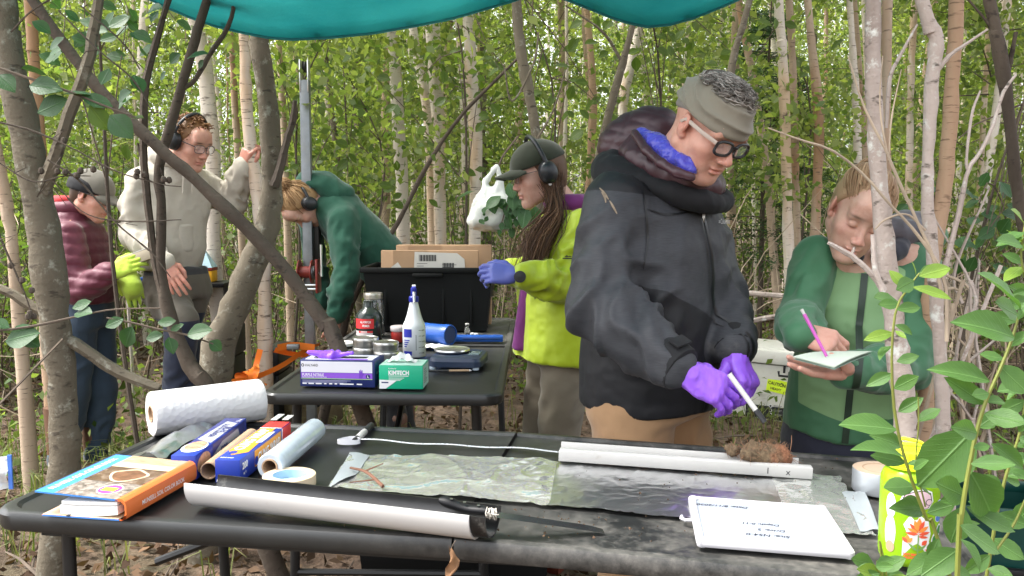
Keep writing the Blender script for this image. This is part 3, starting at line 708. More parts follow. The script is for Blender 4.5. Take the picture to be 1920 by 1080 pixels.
# ---- rear table
Y2 = R(1.5); O2 = np.array([-.385, 3.68, 0])
t2 = root('folding_table', (O2[0], O2[1], 0), 'black folding table carrying the tote, scale and glove box', 'table', rotz=-Y2+math.pi/2)
top_panel(-.965, 0, -.38, .38, lambda x: .746, True, False, t2); top_panel(.003, .965, -.38, .38, lambda x: .746, False, True, t2)
for sx_ in (-1, 1):
    for sy_ in (-1, 1):
        mb = MB(); mb.tube([(sx_*.86, sy_*.29, .71), (sx_*.84, sy_*.32, -.03)], .0165, 10); mb.build('leg', M_steel_blk, t2, False)
    mb = MB(); mb.tube([(sx_*.845, -.31, .12), (sx_*.845, .31, .12)], .012, 8); mb.build('crossbar', M_steel_blk, t2, False)
    mb = MB(); mb.tube([(sx_*.85, 0, .45), (sx_*.35, 0, .70)], .011, 8); mb.build('brace', M_steel_blk, t2, False)
ZT = .7475
def itemroot(name, p, label, cat, yaw=0.0, z=None, group=None): return root(name, (p[0], p[1], (z1(p)+.0075) if z is None else z), label, cat, group, rotz=yaw)
# ---- soil colour book
nr_, fr_, nl_ = TT(232, 985), TT(350, 905), TT(82, 975)
bx = nrm(nr_-nl_); byaw = math.atan2(bx[1], bx[0]); W_, L_ = .165, .25
bk = itemroot('soil_color_book', nl_, 'soil colour ring binder with orange spine and blue bordered photo cover', 'book', byaw+R(0))
M_bblue = mat('book_blue', (.06, .24, .66), .3, var=.04); M_bor = mat('book_orange', (.70, .17, .045), .32, var=.06)
M_photo, nt, b = newmat('book_photo_soil'); c_ = rampn(nt, noise(nt, 30, 7, .7), [(.3, (.03, .02, .015)), (.5, (.12, .07, .04)), (.68, (.30, .24, .19)), (.75, (.08, .05, .03))]); nt.links.new(c_, b.inputs['Base Color']); b.inputs['Roughness'].default_value = .3
M_gravel, nt, b = newmat('book_photo_gravel'); vr = N(nt, 'ShaderNodeTexVoronoi'); vr.inputs['Scale'].default_value = 120; tcx = N(nt, 'ShaderNodeTexCoord'); nt.links.new(tcx.outputs['Object'], vr.inputs['Vector'])
c_ = mixc(nt, .6, rampn(nt, vr.outputs['Color'], [(.2, (.05, .04, .03)), (.8, (.42, .36, .31))]), rampn(nt, noise(nt, 50, 6, .7), [(.3, (.05, .035, .03)), (.7, (.4, .34, .3))])); nt.links.new(c_, b.inputs['Base Color']); b.inputs['Roughness'].default_value = .3
M_tree = mat('book_photo_wood', (.42, .29, .18), .3, var=.4, vscale=40, stretch=(1, 5, 1)); M_cream = mat('book_photo_cream', (.62, .48, .33), .3); M_soilb = mat('book_photo_clod', (.16, .075, .04), .3, var=.4, vscale=60)
mb = MB(); mb.box((W_/2-.004, L_/2, .0018), (W_, L_, .0034), bev=.001); bc = mb.build('back_cover', M_bor, bk, False)
rect(bk, at(I4(), -.084+.084-.0855, 0, .0037), W_-.002, L_, M_cream, 'inner_cover', .083)
rect(bk, at(FRONT, -.0845+.082, -.0004, .0006), W_-.006, .0026, M_bblue, 'cover_edge')
# front cover lifted towards the opening, hinged at the spine (x = W_)
ca = R(-4.0); HZ = .040
FC = Matrix.Translation((W_-.006, 0, HZ)) @ Matrix.Rotation(ca, 4, 'Y') @ Matrix.Translation((-(W_-.004), 0, 0))
FC = Matrix.Translation((W_-.006, 0, HZ)) @ Matrix.Rotation(R(2.5), 4, 'Y') @ Matrix.Translation((-(W_+.01), 0, 0))
mb = MB(); mb.box(((W_+.006)/2, L_/2, -.0013), (W_+.006, L_, .0026), M=FC); fc = mb.build('front_cover', M_bblue, bk, False)
cw = W_+.008
rect(bk, FC @ at(I4(), .040, .0005, .0004), cw-.044, L_-.001, M_gravel, 'cover_photo')
rect(bk, FC @ at(I4(), .040, .085, .0007), cw-.044, .09, M_photo, 'cover_photo'); rect(bk, FC @ at(I4(), .040, .175, .0008), cw-.044, .035, M_cream, 'cover_photo'); rect(bk, FC @ at(I4(), .040, .205, .001), cw-.044, .0445, M_tree, 'cover_photo')
pp = [(.108+.038*math.cos(a)*(1+.12*math.sin(3*a)), .128+.038*math.sin(a)*(1+.1*math.cos(4*a))) for a in np.linspace(0, 6.1, 26)]
poly2(bk, FC, pp, M_cream, 'cover_photo', .0011); poly2(bk, FC, [(.108+(x-.108)*.85, .128+(y-.128)*.85) for x, y in pp], M_soilb, 'cover_photo', .0014)
M_mag = flat('sticker_magenta', (.45, .05, .28)); M_yel = flat('sticker_yellow', (.85, .65, .05))
disc(bk, FC, .125, .045, .023, .027, M_winkt, 'sticker', .0012); disc(bk, FC, .125, .045, .021, .024, M_mag, 'sticker', .0015); rect(bk, FC @ at(I4(), .111, .034, .0018), .028, .020, M_yel, 'sticker')
text('MUNSELL SOIL COLOR BOOK', .017, FC @ at(Matrix.Rotation(R(90), 4, 'Z'), .024, .018, .0006), M_winkt, bk, .0002, width=.205)
mb = MB(); prof = [(W_-.016, .0395), (W_-.010, .0425), (W_-.002, .0415), (W_+.004, .037), (W_+.0065, .028), (W_+.0065, .012), (W_+.004, .004), (W_-.004, .0005), (W_-.012, .0012)]
inn = [(W_-.016, .0375), (W_-.004, .037), (W_+.003, .030), (W_+.003, .012), (W_-.001, .004), (W_-.012, .003)]
ring = prof+inn[::-1]; n_ = len(ring); vs_ = [(x, 0, z) for x, z in ring]+[(x, L_, z) for x, z in ring]; fs_ = [(i, (i+1) % n_, n_+(i+1) % n_, n_+i) for i in range(n_)]; fs_ += [(i, n_-1-i, n_-2-i, i+1) for i in range(len(inn)-1)]+[(n_+i+1, 2*n_-2-i, 2*n_-1-i, n_+i) for i in range(len(inn)-1)]
mb.add(vs_, fs_, 0, True); sp_ = mb.build('spine', M_bor, bk, False, 35)
text('MUNSELL SOIL COLOR BOOK', .013, at(RIGHT, W_+.0068, .05, .0145), M_winkt, bk, .0001, width=.15)
pg = MB(); k_ = 10
for layer, (z0, zz1, xo) in enumerate(((.006, .022, .032), (.024, .0305, .036))):
    top_ = []; bot_ = []
    for i in range(k_):
        t_ = i/(k_-1); x = xo+(W_-.014-xo)*t_; bow = .005*math.sin(t_*math.pi)*(1 if layer == 0 else .3); top_.append([(x, .004, zz1-bow*.2+(.004*t_)), (x, L_-.006, zz1-bow*.2+.004*t_)]); bot_.append([(x, .004, z0+.004*t_-bow*.8), (x, L_-.006, z0+.004*t_-bow*.8)])
    ringp = [p[0] for p in top_]+[p[0] for p in bot_[::-1]]; ringq = [p[1] for p in top_]+[p[1] for p in bot_[::-1]]; m_ = len(ringp)
    pg.add(ringp+ringq, [(i, (i+1) % m_, m_+(i+1) % m_, m_+i) for i in range(m_)]+[(i, m_-1-i, m_-2-i, i+1) for i in range(k_-1)]+[(m_+i+1, 2*m_-2-i, 2*m_-1-i, m_+i) for i in range(k_-1)], 0, False)
pg.build('pages', M_wpaper, bk, False)
for yy in (.04, .13, .21):
    mb = MB(); mb.tube([(W_-.004+.013*math.cos(a)-.012, yy, .02+.013*math.sin(a)) for a in np.linspace(-2.4, 2.6, 14)], .0016, 6); mb.build('ring', M_steel, bk, False)
mb = MB(); mb.box((.052, .004, .0042), (.006, .012, .002)); mb.build('elastic_band', M_ink, bk, False)
# ---- paper towel roll
pl, pr_ = TT(285, 822), TT(500, 790); ax = nrm(pr_-pl); rr_ = .056
pt = root('paper_towel_roll', (pl[0], pl[1], .7475), 'white paper towel roll lying on its side on the black table', 'paper towels', mtx=frame((pl[0], pl[1], .7475), ax, (0, 0, 1)))
M_towel, nt, b = newmat('paper_towel'); b.inputs['Base Color'].default_value = (.62, .61, .595, 1); b.inputs['Roughness'].default_value = .9
vr = N(nt, 'ShaderNodeTexVoronoi'); vr.inputs['Scale'].default_value = 75; tcx = N(nt, 'ShaderNodeTexCoord'); nt.links.new(tcx.outputs['Object'], vr.inputs['Vector']); bump(nt, b, vr.outputs['Distance'], .35, .004, bump(nt, b, noise(nt, 500, 2), .2, .001))
mb = MB(); n_ = 40; L_ = .285; rings_ = []
prof_ = [(0, .021), (0, rr_*.5), (.0, rr_*.97), (.003, rr_)]+[(L_*t_, rr_*(1+.006*math.sin(t_*9))) for t_ in np.linspace(.06, .94, 12)]+[(L_-.003, rr_), (L_, rr_*.97), (L_, .021)]
for x, r_ in prof_: rings_.append([(x, r_*math.cos(2*math.pi*j/n_), rr_+r_*math.sin(2*math.pi*j/n_)*(1-.02*(math.sin(2*math.pi*j/n_) < 0))) for j in range(n_+1)])
mb.grid(rings_); mb.build('roll', M_towel, pt, False, 30)
mb = MB(); cc = [[(x, r_*math.cos(2*math.pi*j/20), rr_+r_*math.sin(2*math.pi*j/20)) for j in range(21)] for x, r_ in ((-.002, .0215), (-.002, .0185), (L_*.5, .0185), (L_+.002, .0185), (L_+.002, .0215), (-.002, .0215))]; mb.grid(cc); mb.build('cardboard_core', M_tan, pt, False)
mb = MB(); fl_ = [[(x, rr_*1.012*math.cos(a)-.002*(a < -1.0), max(.001, rr_+rr_*1.012*math.sin(a))) for a in np.linspace(-2.6, -.9, 10)]+[(x, .025+.012*k/3, .002+.001*math.sin(x*30+k)) for k in range(4)] for x in np.linspace(0, L_, 8)]; mb.grid(fl_); mb.build('loose_sheet', M_towel, pt, False)
# ---- foil box, cling wrap box, rolls
def boxat(name, p_near_l, p_near_r, length, w, h, label, cat, mats, yaw_off=0, pf=None):
    d = nrm(p_near_r-p_near_l); yaw = math.atan2(d[1], d[0])+yaw_off
    r = root(name, (p_near_l[0], p_near_l[1], .7475), label, cat, rotz=yaw); return r
M_bluebox = mat('wrap_box_blue', (.02, .045, .32), .35, var=.08); M_navy = mat('wrap_box_navy', (.03, .035, .17), .35, var=.08); M_grey = mat('wrap_box_silver', (.36, .37, .42), .35, var=.1)
M_orange = mat('wrap_box_orange', (.78, .33, .03), .35, var=.05); M_red = mat('wrap_box_red', (.62, .045, .04), .35, var=.12); M_food = mat('wrap_box_food', (.48, .26, .16), .4, var=.5, vscale=60)
fa, fb = TT(322, 906), TT(365, 908); fdir = nrm(TT(470, 822)-fb); fx = np.array([fdir[1], -fdir[0], 0]); 
def along(name, p, dirv, label, cat): # local y runs along dirv, x to its right, p near left foot
    dv = nrm([dirv[0], dirv[1], 0]); xx = np.array([dv[1], -dv[0], 0]); return root(name, (p[0], p[1], .7475), label, cat, mtx=frame((p[0], p[1], .7475), xx, (0, 0, 1)))
fbx = along('foil_box', fa, fdir, 'open blue and silver foil wrap carton with food picture', 'carton')
w_, h_, l_ = .053, .053, .335
mb = MB(); mb.box((w_/2, l_/2, h_/2), (w_, l_, h_), bev=.0015); mb.build('carton', M_bluebox, fbx, False)
rect(fbx, at(I4(), .002, .10, h_+.0004), w_-.004, l_-.102, M_navy, 'printed_panel'); poly2(fbx, at(I4(), 0, 0, h_+.0008), [(.008, .13), (w_-.004, .10), (w_-.004, .28), (.018, .30)], M_grey, 'printed_panel')
poly2(fbx, at(I4(), 0, 0, h_+.0012), [(.025+.022*math.cos(a), .075+.038*math.sin(a)) for a in np.linspace(0, 6.1, 16)], M_food, 'printed_panel'); poly2(fbx, at(I4(), 0, 0, h_+.0009), [(.026+.026*math.cos(a), .066+.045*math.sin(a)) for a in np.linspace(0, 6.1, 16)], M_winkt, 'printed_panel')
text('HEAVY DUTY', .020, at(Matrix.Rotation(R(90), 4, 'Z'), .036, .15, h_+.0015), M_navy, fbx, .0005, width=.12); text('FOIL', .022, at(Matrix.Rotation(R(90), 4, 'Z'), .051, .19, h_+.0015), M_navy, fbx, .0005, width=.06)
rect(fbx, at(RIGHT, w_+.0004, .10, .003), .22, h_-.006, M_navy); poly2(fbx, at(RIGHT, w_+.0008, 0, 0), [(.03, .004), (.29, .006), (.27, .044), (.16, .042)], M_grey); poly2(fbx, at(RIGHT, w_+.0012, 0, 0), [(.045+.04*math.cos(a), .026+.022*math.sin(a)) for a in np.linspace(0, 6.1, 16)], M_food); text('FOIL', .024, at(RIGHT, w_+.0014, .15, .014), M_navy, fbx, .0008)
text('12 in', .014, at(Matrix.Rotation(R(90), 4, 'Z'), .05, .29, h_+.0015), M_winkt, fbx)
disc(fbx, at(FRONT, 0, -.0005, 0), .043, .022, .011, .011, M_winkt, z=.0002); disc(fbx, at(FRONT, 0, -.0005, 0), .043, .022, .009, .009, M_bluebox, z=.0005); text('S', .012, at(FRONT, .0395, -.0013, .018), M_winkt, fbx, .0004)
# crumpled foil strip trailing beside it
M_foil = mat('foil', (.72, .73, .74), .28, 1.0, var=.05, bscale=18, bstr=.5, bdist=.01)
sa, sb = TT(262, 872), TT(395, 800)
fs_ = root('foil_strip', (sa[0], sa[1], .7475), 'crumpled strip of aluminium foil beside the blue carton', 'foil'); mb = MB(); dv = nrm(sb-sa); sd = np.array([dv[1], -dv[0], 0]); Ls = np.linalg.norm(sb-sa)*1.1; rows_ = []
for i in range(26):
    t_ = i/25; row = []
    for j in range(10):
        s_ = j/9-.5; wd = .075*(1-.25*t_); q = sa+dv*Ls*t_+sd*(s_*wd+.012); hgt = .004+.035*max(0, math.cos(s_*2.8))*(.5+.5*t_)+.008*vnoise(np.array([[q[0]*40, q[1]*40, t_*3]]), 1, 3)[0]; row.append((q[0], q[1], .7475+max(.001, hgt)))
    rows_.append(row)
mb.grid(rows_); mb.build('sheet', M_foil, fs_, True, None)
# brown tube between the cartons
ta = TT(392, 905); tb_ = along('cardboard_tube', ta, fdir, 'brown cardboard tube lying between the two wrap cartons', 'tube'); r_ = .0185
mb = MB(); mb.grid([[(rad*math.cos(a), y, r_+rad*math.sin(a)) for a in np.linspace(0, 2*math.pi, 25)] for y, rad in ((0, r_-.0025), (0, r_), (.29, r_), (.29, r_-.0025), (0, r_-.0025))]); mb.build('tube', M_tan, tb_, False, 30)
ca_, cb_ = TT(404, 912), TT(448, 912); cdir = nrm(TT(556, 822)-cb_)
cbx = along('cling_wrap_box', ca_, cdir, 'blue and orange cling wrap carton with red end band', 'carton'); w_, h_, l_ = .054, .050, .335
mb = MB(); mb.box((w_/2, l_/2, h_/2), (w_, l_, h_), bev=.0015); mb.build('carton', M_bluebox, cbx, False)
rect(cbx, at(I4(), .001, .272, h_+.0004), w_-.002, .0625, M_red); rect(cbx, at(I4(), .001, .267, h_+.0006), w_-.002, .005, M_winkt); rect(cbx, at(RIGHT, w_+.0004, .272, .001), .0625, h_-.002, M_red); rect(cbx, at(RIGHT, w_+.0006, .267, .001), .005, h_-.002, M_winkt)
poly2(cbx, at(I4(), 0, 0, h_+.0006), [(.003, .07), (.022, .035), (.05, .06), (.04, .265), (.003, .265)], M_orange); rect(cbx, at(RIGHT, w_+.0005, .085, .010), .175, h_-.014, M_orange)
text('CLING WRAP', .031, at(Matrix.Rotation(R(90), 4, 'Z'), .031, .075, h_+.0011), M_winkt, cbx, .0009, width=.18); text('CLING WRAP', .027, at(RIGHT, w_+.001, .105, .017), M_winkt, cbx, .0008, width=.145)
poly2(cbx, at(I4(), 0, 0, h_+.0009), [(.038, .135), (.051, .14), (.05, .235), (.037, .225)], M_winkt); disc(cbx, at(I4(), 0, 0, h_+.001), .018, .055, .009, .012, M_bluebox); disc(cbx, at(RIGHT, w_+.0009, 0, 0), .095, .022, .010, .010, M_bluebox)
text('200', .020, at(RIGHT, w_+.001, .012, .026), M_winkt, cbx, .0006); text('sq ft', .010, at(RIGHT, w_+.001, .016, .014), M_winkt, cbx); text('304 mm', .009, at(I4(), .006, .012, h_+.0008), M_winkt, cbx, .0003)
for x in (.003, .014, .036): poly2(cbx, at(FRONT, 0, -.0006, 0), [(x, .003), (x+.011, .002), (x+.010, .007), (x+.005, .011), (x+.001, .008)], M_winkt)
# flaps torn open at the far end of the cling wrap box
for x0, a_, l2 in ((.012, R(28), .06), (.042, R(46), .045)):
    mb = MB(); mb.box((x0, l_+.002+l2/2*math.cos(a_), h_*.8+l2/2*math.sin(a_)), (.016, l2, .0015), M=Matrix.Translation((0, l_, h_*.8)) @ Matrix.Rotation(a_, 4, 'X') @ Matrix.Translation((0, -l_, -h_*.8)) if False else None); o_ = mb.build('torn_flap', mat('flap_grey', (.5, .49, .46), .6), cbx, False)
# cling wrap roll
M_film = mat('cling_roll', (.52, .59, .66), .14, var=.1, vscale=20, bscale=14, bstr=.25, bdist=.01, coat=.6)
ra, rb = TT(507, 906), TT(610, 815); rdir = nrm(rb-ra); rl = along('cling_wrap_roll', ra, rdir, 'glossy roll of clear cling wrap on a cardboard core', 'wrap roll'); r_ = .0285
mb = MB(); mb.grid([[(rad*math.cos(a), y, r_+rad*math.sin(a)) for a in np.linspace(0, 2*math.pi, 33)] for y, rad in [(0, .0165), (-.001, r_*.93), (.003, r_)]+[(y_, r_*(1+.012*math.sin(y_*60))) for y_ in np.linspace(.02, .30, 10)]+[(.315, r_*.98), (.318, .0165)]]); mb.build('film', M_film, rl, False, 35)
mb = MB(); mb.grid([[(rad*math.cos(a), y, r_+rad*math.sin(a)) for a in np.linspace(0, 2*math.pi, 25)] for y, rad in ((-.004, .0172), (-.004, .0145), (.32, .0145), (.322, .0172), (-.004, .0172))]); mb.build('core', M_tan, rl, False, 30)
# masking tape, flat
mp = TT(543, 916); mt = itemroot('masking_tape', mp, 'cream masking tape roll lying flat behind the split pipe', 'tape'); M_mask = mat('masking_tape', (.66, .53, .36), .6); M_lb = mat('pale_blue_label', (.38, .55, .68), .5)
mb = MB(); mb.lathe([(.036, 0), (.0535, 0), (.0545, .001), (.0545, .022), (.0535, .023), (.036, .023), (.035, .022), (.035, .001), (.036, 0)], 40); mb.build('tape', M_mask, mt, False, 30)
mb = MB(); mb.lathe([(.0335, .0), (.0348, .0), (.0348, .0235), (.0335, .0235), (.0335, 0)], 32); mb.build('core', M_lb, mt, False, 30); disc(mt, at(I4(), 0, 0, .006), 0, 0, .033, .033, M_lb, 'label_disc')
for a in (0, 2.1, 4.2): 
    mb = MB(); mb.box((.016*math.cos(a), .016*math.sin(a), .0075), (.03, .002, .002), M=None); mb.build('label_line', M_winkt, mt, False)
# ---- split pipe: white outer half shell with a black liner
pa, pb = TT(345, 968), TT(878, 1036); pdir = nrm(pb-pa); Lp = np.linalg.norm(pb-pa); hp = root('split_pipe', (pa[0], pa[1], .7475), 'split white pipe with black inside lying open on the table', 'pipe', mtx=frame((pa[0], pa[1], .7475), pdir, (0, 0, 1)))
M_liner = mat('black_liner', (.016, .016, .016), .3, var=.3, vscale=30, dirt=((.30, .29, .26), 14, .6, .9)); M_pipe = mat('pipe_white', (.56, .55, .535), .32, var=.03, dirt=((.45, .40, .34), 9, .66, .95))
def shell_(x0, x1, r0, r1, a0, a1, cy_, cz_, n=22):
    A = np.linspace(a0, a1, n); out = [(r1*math.cos(a), r1*math.sin(a)) for a in A]+[(r0*math.cos(a), r0*math.sin(a)) for a in A[::-1]]; m_ = len(out)
    mb = MB(); X = np.linspace(x0, x1, 7); mb.grid([[(x, cy_+p[0], cz_+p[1]) for p in out+[out[0]]] for x in X]); 
    for x, fl in ((x0, 1), (x1, 0)):
        vs = [(x, cy_+p[0], cz_+p[1]) for p in out]; fs = [(i, i+1, m_-2-i, m_-1-i) for i in range(n-1)]; mb.add(vs, [f if fl else f[::-1] for f in fs], 0, False)
    return mb
rp = .048; shell_(0, Lp, rp-.004, rp, R(170), R(293), rp+.002, rp, 22).build('outer_shell', M_pipe, hp, False, 30)
shell_(.012, Lp+.028, rp-.0085, rp-.0048, R(172), R(360), rp+.002, rp, 26).build('liner', M_liner, hp, False, 30)
# ---- foil and film sheet holding the core
M_fm, nt, b = newmat('crinkled_film'); b.inputs['Base Color'].default_value = (.86, .87, .83, 1); b.inputs['Metallic'].default_value = .75; b.inputs['Roughness'].default_value = .17; bump(nt, b, noise(nt, 14, 4, .6), .3, .02)
tp_ = N(nt, 'ShaderNodeBsdfTransparent'); mx = N(nt, 'ShaderNodeMixShader'); mx.inputs[0].default_value = .12; nt.links.new(b.outputs[0], mx.inputs[1]); nt.links.new(tp_.outputs[0], mx.inputs[2]); nt.links.new(mx.outputs[0], nt.nodes['Material Output'].inputs['Surface'])
M_fs, nt, b = newmat('smooth_foil'); b.inputs['Base Color'].default_value = (.90, .90, .91, 1); b.inputs['Metallic'].default_value = 1; b.inputs['Roughness'].default_value = .30; bump(nt, b, noise(nt, 10, 5, .55), .25, .02)
bl_, tl_, tr_, br_ = TT(612, 924), TT(655, 858), TT(1575, 902), TT(1642, 1014)
fsh = root('core_wrap_sheet', (bl_[0], bl_[1], .7475), 'crinkled clear film and aluminium foil laid out under the soil core', 'foil sheet')
nu, nv = 190, 46; uu, vv = np.meshgrid(np.linspace(0, 1, nu), np.linspace(0, 1, nv), indexing='ij'); pos = ((1-uu)*(1-vv))[..., None]*bl_+((1-uu)*vv)[..., None]*tl_+(uu*vv)[..., None]*tr_+(uu*(1-vv))[..., None]*br_
pf = pos.reshape(-1, 3); q2 = np.column_stack([pf[:, 0], pf[:, 1], 0*pf[:, 0]])
wr = vnoise(q2+.05*np.stack([vnoise(q2, 9, 1), vnoise(q2, 9, 2), 0*q2[:, 0]], 1), 14, 7); cr = (1-np.abs(wr)*2.0); cr2 = 1-2*np.abs(vnoise(q2+.03*vnoise(q2, 20, 5)[:, None], 34, 12)); uf = uu.ravel()
wl_ = np.clip((.43-uf)/.02, 0, 1)+.9*np.clip((uf-.86)/.03, 0, 1); wm_ = 1-np.clip(wl_, 0, 1)
zz = .0085+wl_*(.0050*np.clip(cr, 0, 1)**2+.0022*np.clip(cr2, 0, 1)**2)+wm_*(.0025*np.clip(vnoise(q2*np.array([.5, 1.6, 1]), 9, 3)+.2, 0, 1)+.002*np.clip(cr2, 0, 1)**3)
zz = np.maximum(zz, .008); pf[:, 2] = np.array([z1(p) for p in pf])+zz
edge = np.minimum(np.minimum(uu, 1-uu), np.minimum(vv, 1-vv)).ravel(); pf[:, :2] += (np.stack([vnoise(q2, 30, 21), vnoise(q2, 30, 22)], 1)*.006)*(edge < .04)[:, None]
i_, j_ = np.meshgrid(np.arange(nu-1), np.arange(nv-1), indexing='ij'); k0 = (i_*nv+j_).ravel(); Qs = np.stack([k0, k0+nv, k0+nv+1, k0+1], 1); uc = uf[Qs[:, 0]]
for nm, msk, mm in (('clear_film', uc < .43, M_fm), ('foil', (uc >= .43) & (uc < .86), M_fs), ('film_end', uc >= .86, M_fm)):
    q_ = Qs[msk]; un, inv = np.unique(q_, return_inverse=True); link(nm, np_mesh(nm, pf[un], inv.reshape(-1, 4)), mm, fsh)
M_duct = mat('grey_tape', (.30, .33, .34), .35, var=.08)
def tape_strip(p, label):
    q = [TT(*a) for a in p]; r = root('tape_strip', (q[0][0], q[0][1], z1(q[0])), label, 'tape'); mb = MB(); rows_ = []
    for i in range(12):
        t_ = i/11; a = q[0]*(1-t_)+q[1]*t_; c_ = q[3]*(1-t_)+q[2]*t_; rows_.append([tuple(a*(1-s)+c_*s+np.array([0, 0, .0150+.0015*math.sin(t_*7+s*3)-.006*abs(s-.5)])) for s in np.linspace(0, 1, 6)])
    mb.grid(rows_); o = mb.build('strip', M_duct, r, True, None); return r
tape_strip([(655, 862), (700, 860), (668, 905), (615, 926)], 'grey tape strip at the twig end of the film') if False else tape_strip([(616, 926), (656, 858), (693, 864), (668, 900)], 'grey tape strip at the twig end of the film')
tape_strip([(1578, 933), (1620, 930), (1648, 1004), (1612, 1008)], 'grey tape strip holding the film beside the green bottle')
# twig on the film
q0, q1 = TT(657, 877, .02), TT(718, 912, .02); tw = root('twig', tuple(q0), 'small brown forked twig lying on the crinkled film', 'twig'); mb = MB(); A_ = smooth_path([q0, (q0*.5+q1*.5)+np.array([0, .006, .008]), q1], 10); mb.tube(A_, np.linspace(.0025, .004, 10), 6); mb.tube([A_[4], A_[4]+np.array([.035, .03, .008])], [.002, .001], 5); mb.tube([A_[7], A_[7]+np.array([-.05, -.02, .0])], [.002, .001], 5); mb.build('stick', mat('twig_red', (.16, .075, .045), .8, var=.3), tw)
# ---- white trough (split square tube) with the clod
r0_, r1_ = TT(1047, 876), TT(1523, 911); rd = nrm(r1_-r0_); Lr = np.linalg.norm(r1_-r0_); tro = root('core_trough', tuple(r0_), 'long white plastic split trough lying on the foil', 'trough', mtx=frame((r0_[0], r0_[1], r0_[2]+.014), rd, np.cross(rd, nrm(np.cross((0, 0, 1), rd)))))
mb = MB(); mb.box((Lr/2, .003, .0125), (Lr, .0045, .025), bev=.001); mb.build('front_wall', M_white, tro, False)
mb = MB(); mb.box((Lr/2, .033, .002), (Lr-.004, .056, .004), bev=.001); mb.build('floor', M_white, tro, False)
mb = MB(); mb.box((Lr/2-.01, .063, .0145), (Lr-.02, .0045, .029), bev=.001); mb.build('back_wall', M_white, tro, False)
mb = MB(); mb.box((Lr/2, .012, .0255), (Lr-.002, .018, .003), bev=.0012); mb.build('lip', M_white, tro, False)
text('1      x', .02, at(FRONT, Lr*.82, .0004, .006), M_ink, tro)
cb_ = np.random.default_rng(6); mbc = MB()
for i in range(150):
    u_, v_ = (1400+cb_.normal()*110, 895+cb_.normal()*22) if i % 2 else (1010+cb_.normal()*200, 985+cb_.normal()*22); q = TT(u_, v_); sz = cb_.uniform(.0008, .003); q[2] = z1(q)+.0085+(.006 if i % 2 else 0); mbc.add([q+cb_.normal(size=3)*sz*.3+np.array(k)*sz for k in ((1, 0, 0), (-1, 0, 0), (0, 1, 0), (0, -1, 0), (0, 0, 1), (0, 0, -.6))], [(0, 2, 4), (2, 1, 4), (1, 3, 4), (3, 0, 4), (2, 0, 5), (1, 2, 5), (3, 1, 5), (0, 3, 5)], 0, False)
tag(mbc.build('soil_crumbs', mat('crumb', (.10, .06, .035), .95, var=.4), None, True, None), 'tiny dark soil crumbs scattered over the front table', 'soil', kind='stuff')
# clod of soil
cp = TT(1443, 882, .02); sd_ = SDF(); rc = np.random.default_rng(2)
cd = root('soil_clod', tuple(cp), 'fibrous brown clod of peaty soil lying in the white trough', 'soil')
sd_.ell(cp+np.array([0, .02, .022]), (.054, .032, .026), .01)
for i in range(16): sd_.ell(cp+np.array([rc.normal()*.03, .02+rc.normal()*.014, .02+abs(rc.normal())*.012]), (.018, .016, .014), .012)
V, Q = sd_.surf(.003); nn_ = vnorm(V, Q); V = V+nn_*(.004*vnoise(V, 90, 1)+.003*vnoise(V, 200, 2))[:, None]; me = np_mesh('clod', V, Q); fattr(me, 'mask', (V[:, 0]-cp[0])/.05+.4*vnoise(V, 40, 5))
M_soil, nt, b = newmat('soil_clod'); at_ = N(nt, 'ShaderNodeAttribute'); at_.attribute_name = 'mask'; ms = rampn(nt, at_.outputs['Fac'], [(.1, (0, 0, 0)), (.4, (1, 1, 1))])
a_ = rampn(nt, noise(nt, 120, 6, .7), [(.3, (.07, .045, .025)), (.7, (.22, .15, .085))]); c_ = rampn(nt, noise(nt, 150, 6, .7), [(.3, (.10, .035, .015)), (.7, (.38, .17, .09))]); nt.links.new(mixc(nt, ms, a_, c_), b.inputs['Base Color']); b.inputs['Roughness'].default_value = .95; bump(nt, b, noise(nt, 250, 4, .7), .9, .004); link('lump', me, M_soil, cd)
pth = []
for i in range(260):
    k = rc.integers(len(V)); p0 = V[k]; dv = nn_[k]*.6+rc.normal(size=3)*.6; pth.append((np.array([p0, p0+dv*.006, p0+dv*.011+rc.normal(size=3)*.003]), np.array([.0006, .0005, .0002])))
pth.append((np.array([cp+[.05, .02, .03], cp+[.054, .02, .06], cp+[.053, .02, .075]]), np.array([.0012, .001, .0005])))
o = tubes_np(pth, 3).build('fibres', mat('peat_fibre', (.30, .16, .09), .9, var=.5), cd); tag(o, kind='stuff')
# ---- tape measure ribbon, marker, knife
M_rib = mat('ribbon_white', (.78, .78, .80), .5, var=.03); ra_, rb_ = TT(668, 833), TT(1050, 855)
tm = root('tape_measure', tuple(ra_), 'white measuring ribbon running along the film from its coil', 'tape measure'); mb = MB(); k_ = 40; wv = np.array([.0, .011, 0]); rows_ = []
for i in range(k_):
    t_ = i/(k_-1); p = ra_*(1-t_)+rb_*t_; p = p+np.array([0, .004*math.sin(t_*11), .0125+.002*math.sin(t_*17)-.0]); rows_.append([tuple(p-wv/2), tuple(p+wv/2)])
mb.grid(rows_); mb.build('ribbon', M_rib, tm, True, None)
mb = MB(); d_ = nrm(rb_-ra_)
for i in range(46):
    t_ = (i+.5)/46; p = ra_*(1-t_)+rb_*t_+np.array([0, .004*math.sin(t_*11), .0131+.002*math.sin(t_*17)]); a = p+wv*.48; c_ = p+wv*(.12 if i % 5 else -.2); mb.add([a-d_*.0006, a+d_*.0006, c_+d_*.0006, c_-d_*.0006], [(0, 1, 2, 3)], 0, False)
o = mb.build('graduations', M_ink, tm, True, None); tag(o, kind='stuff')
cc_ = TT(655, 838); mb = MB(); rows_ = []
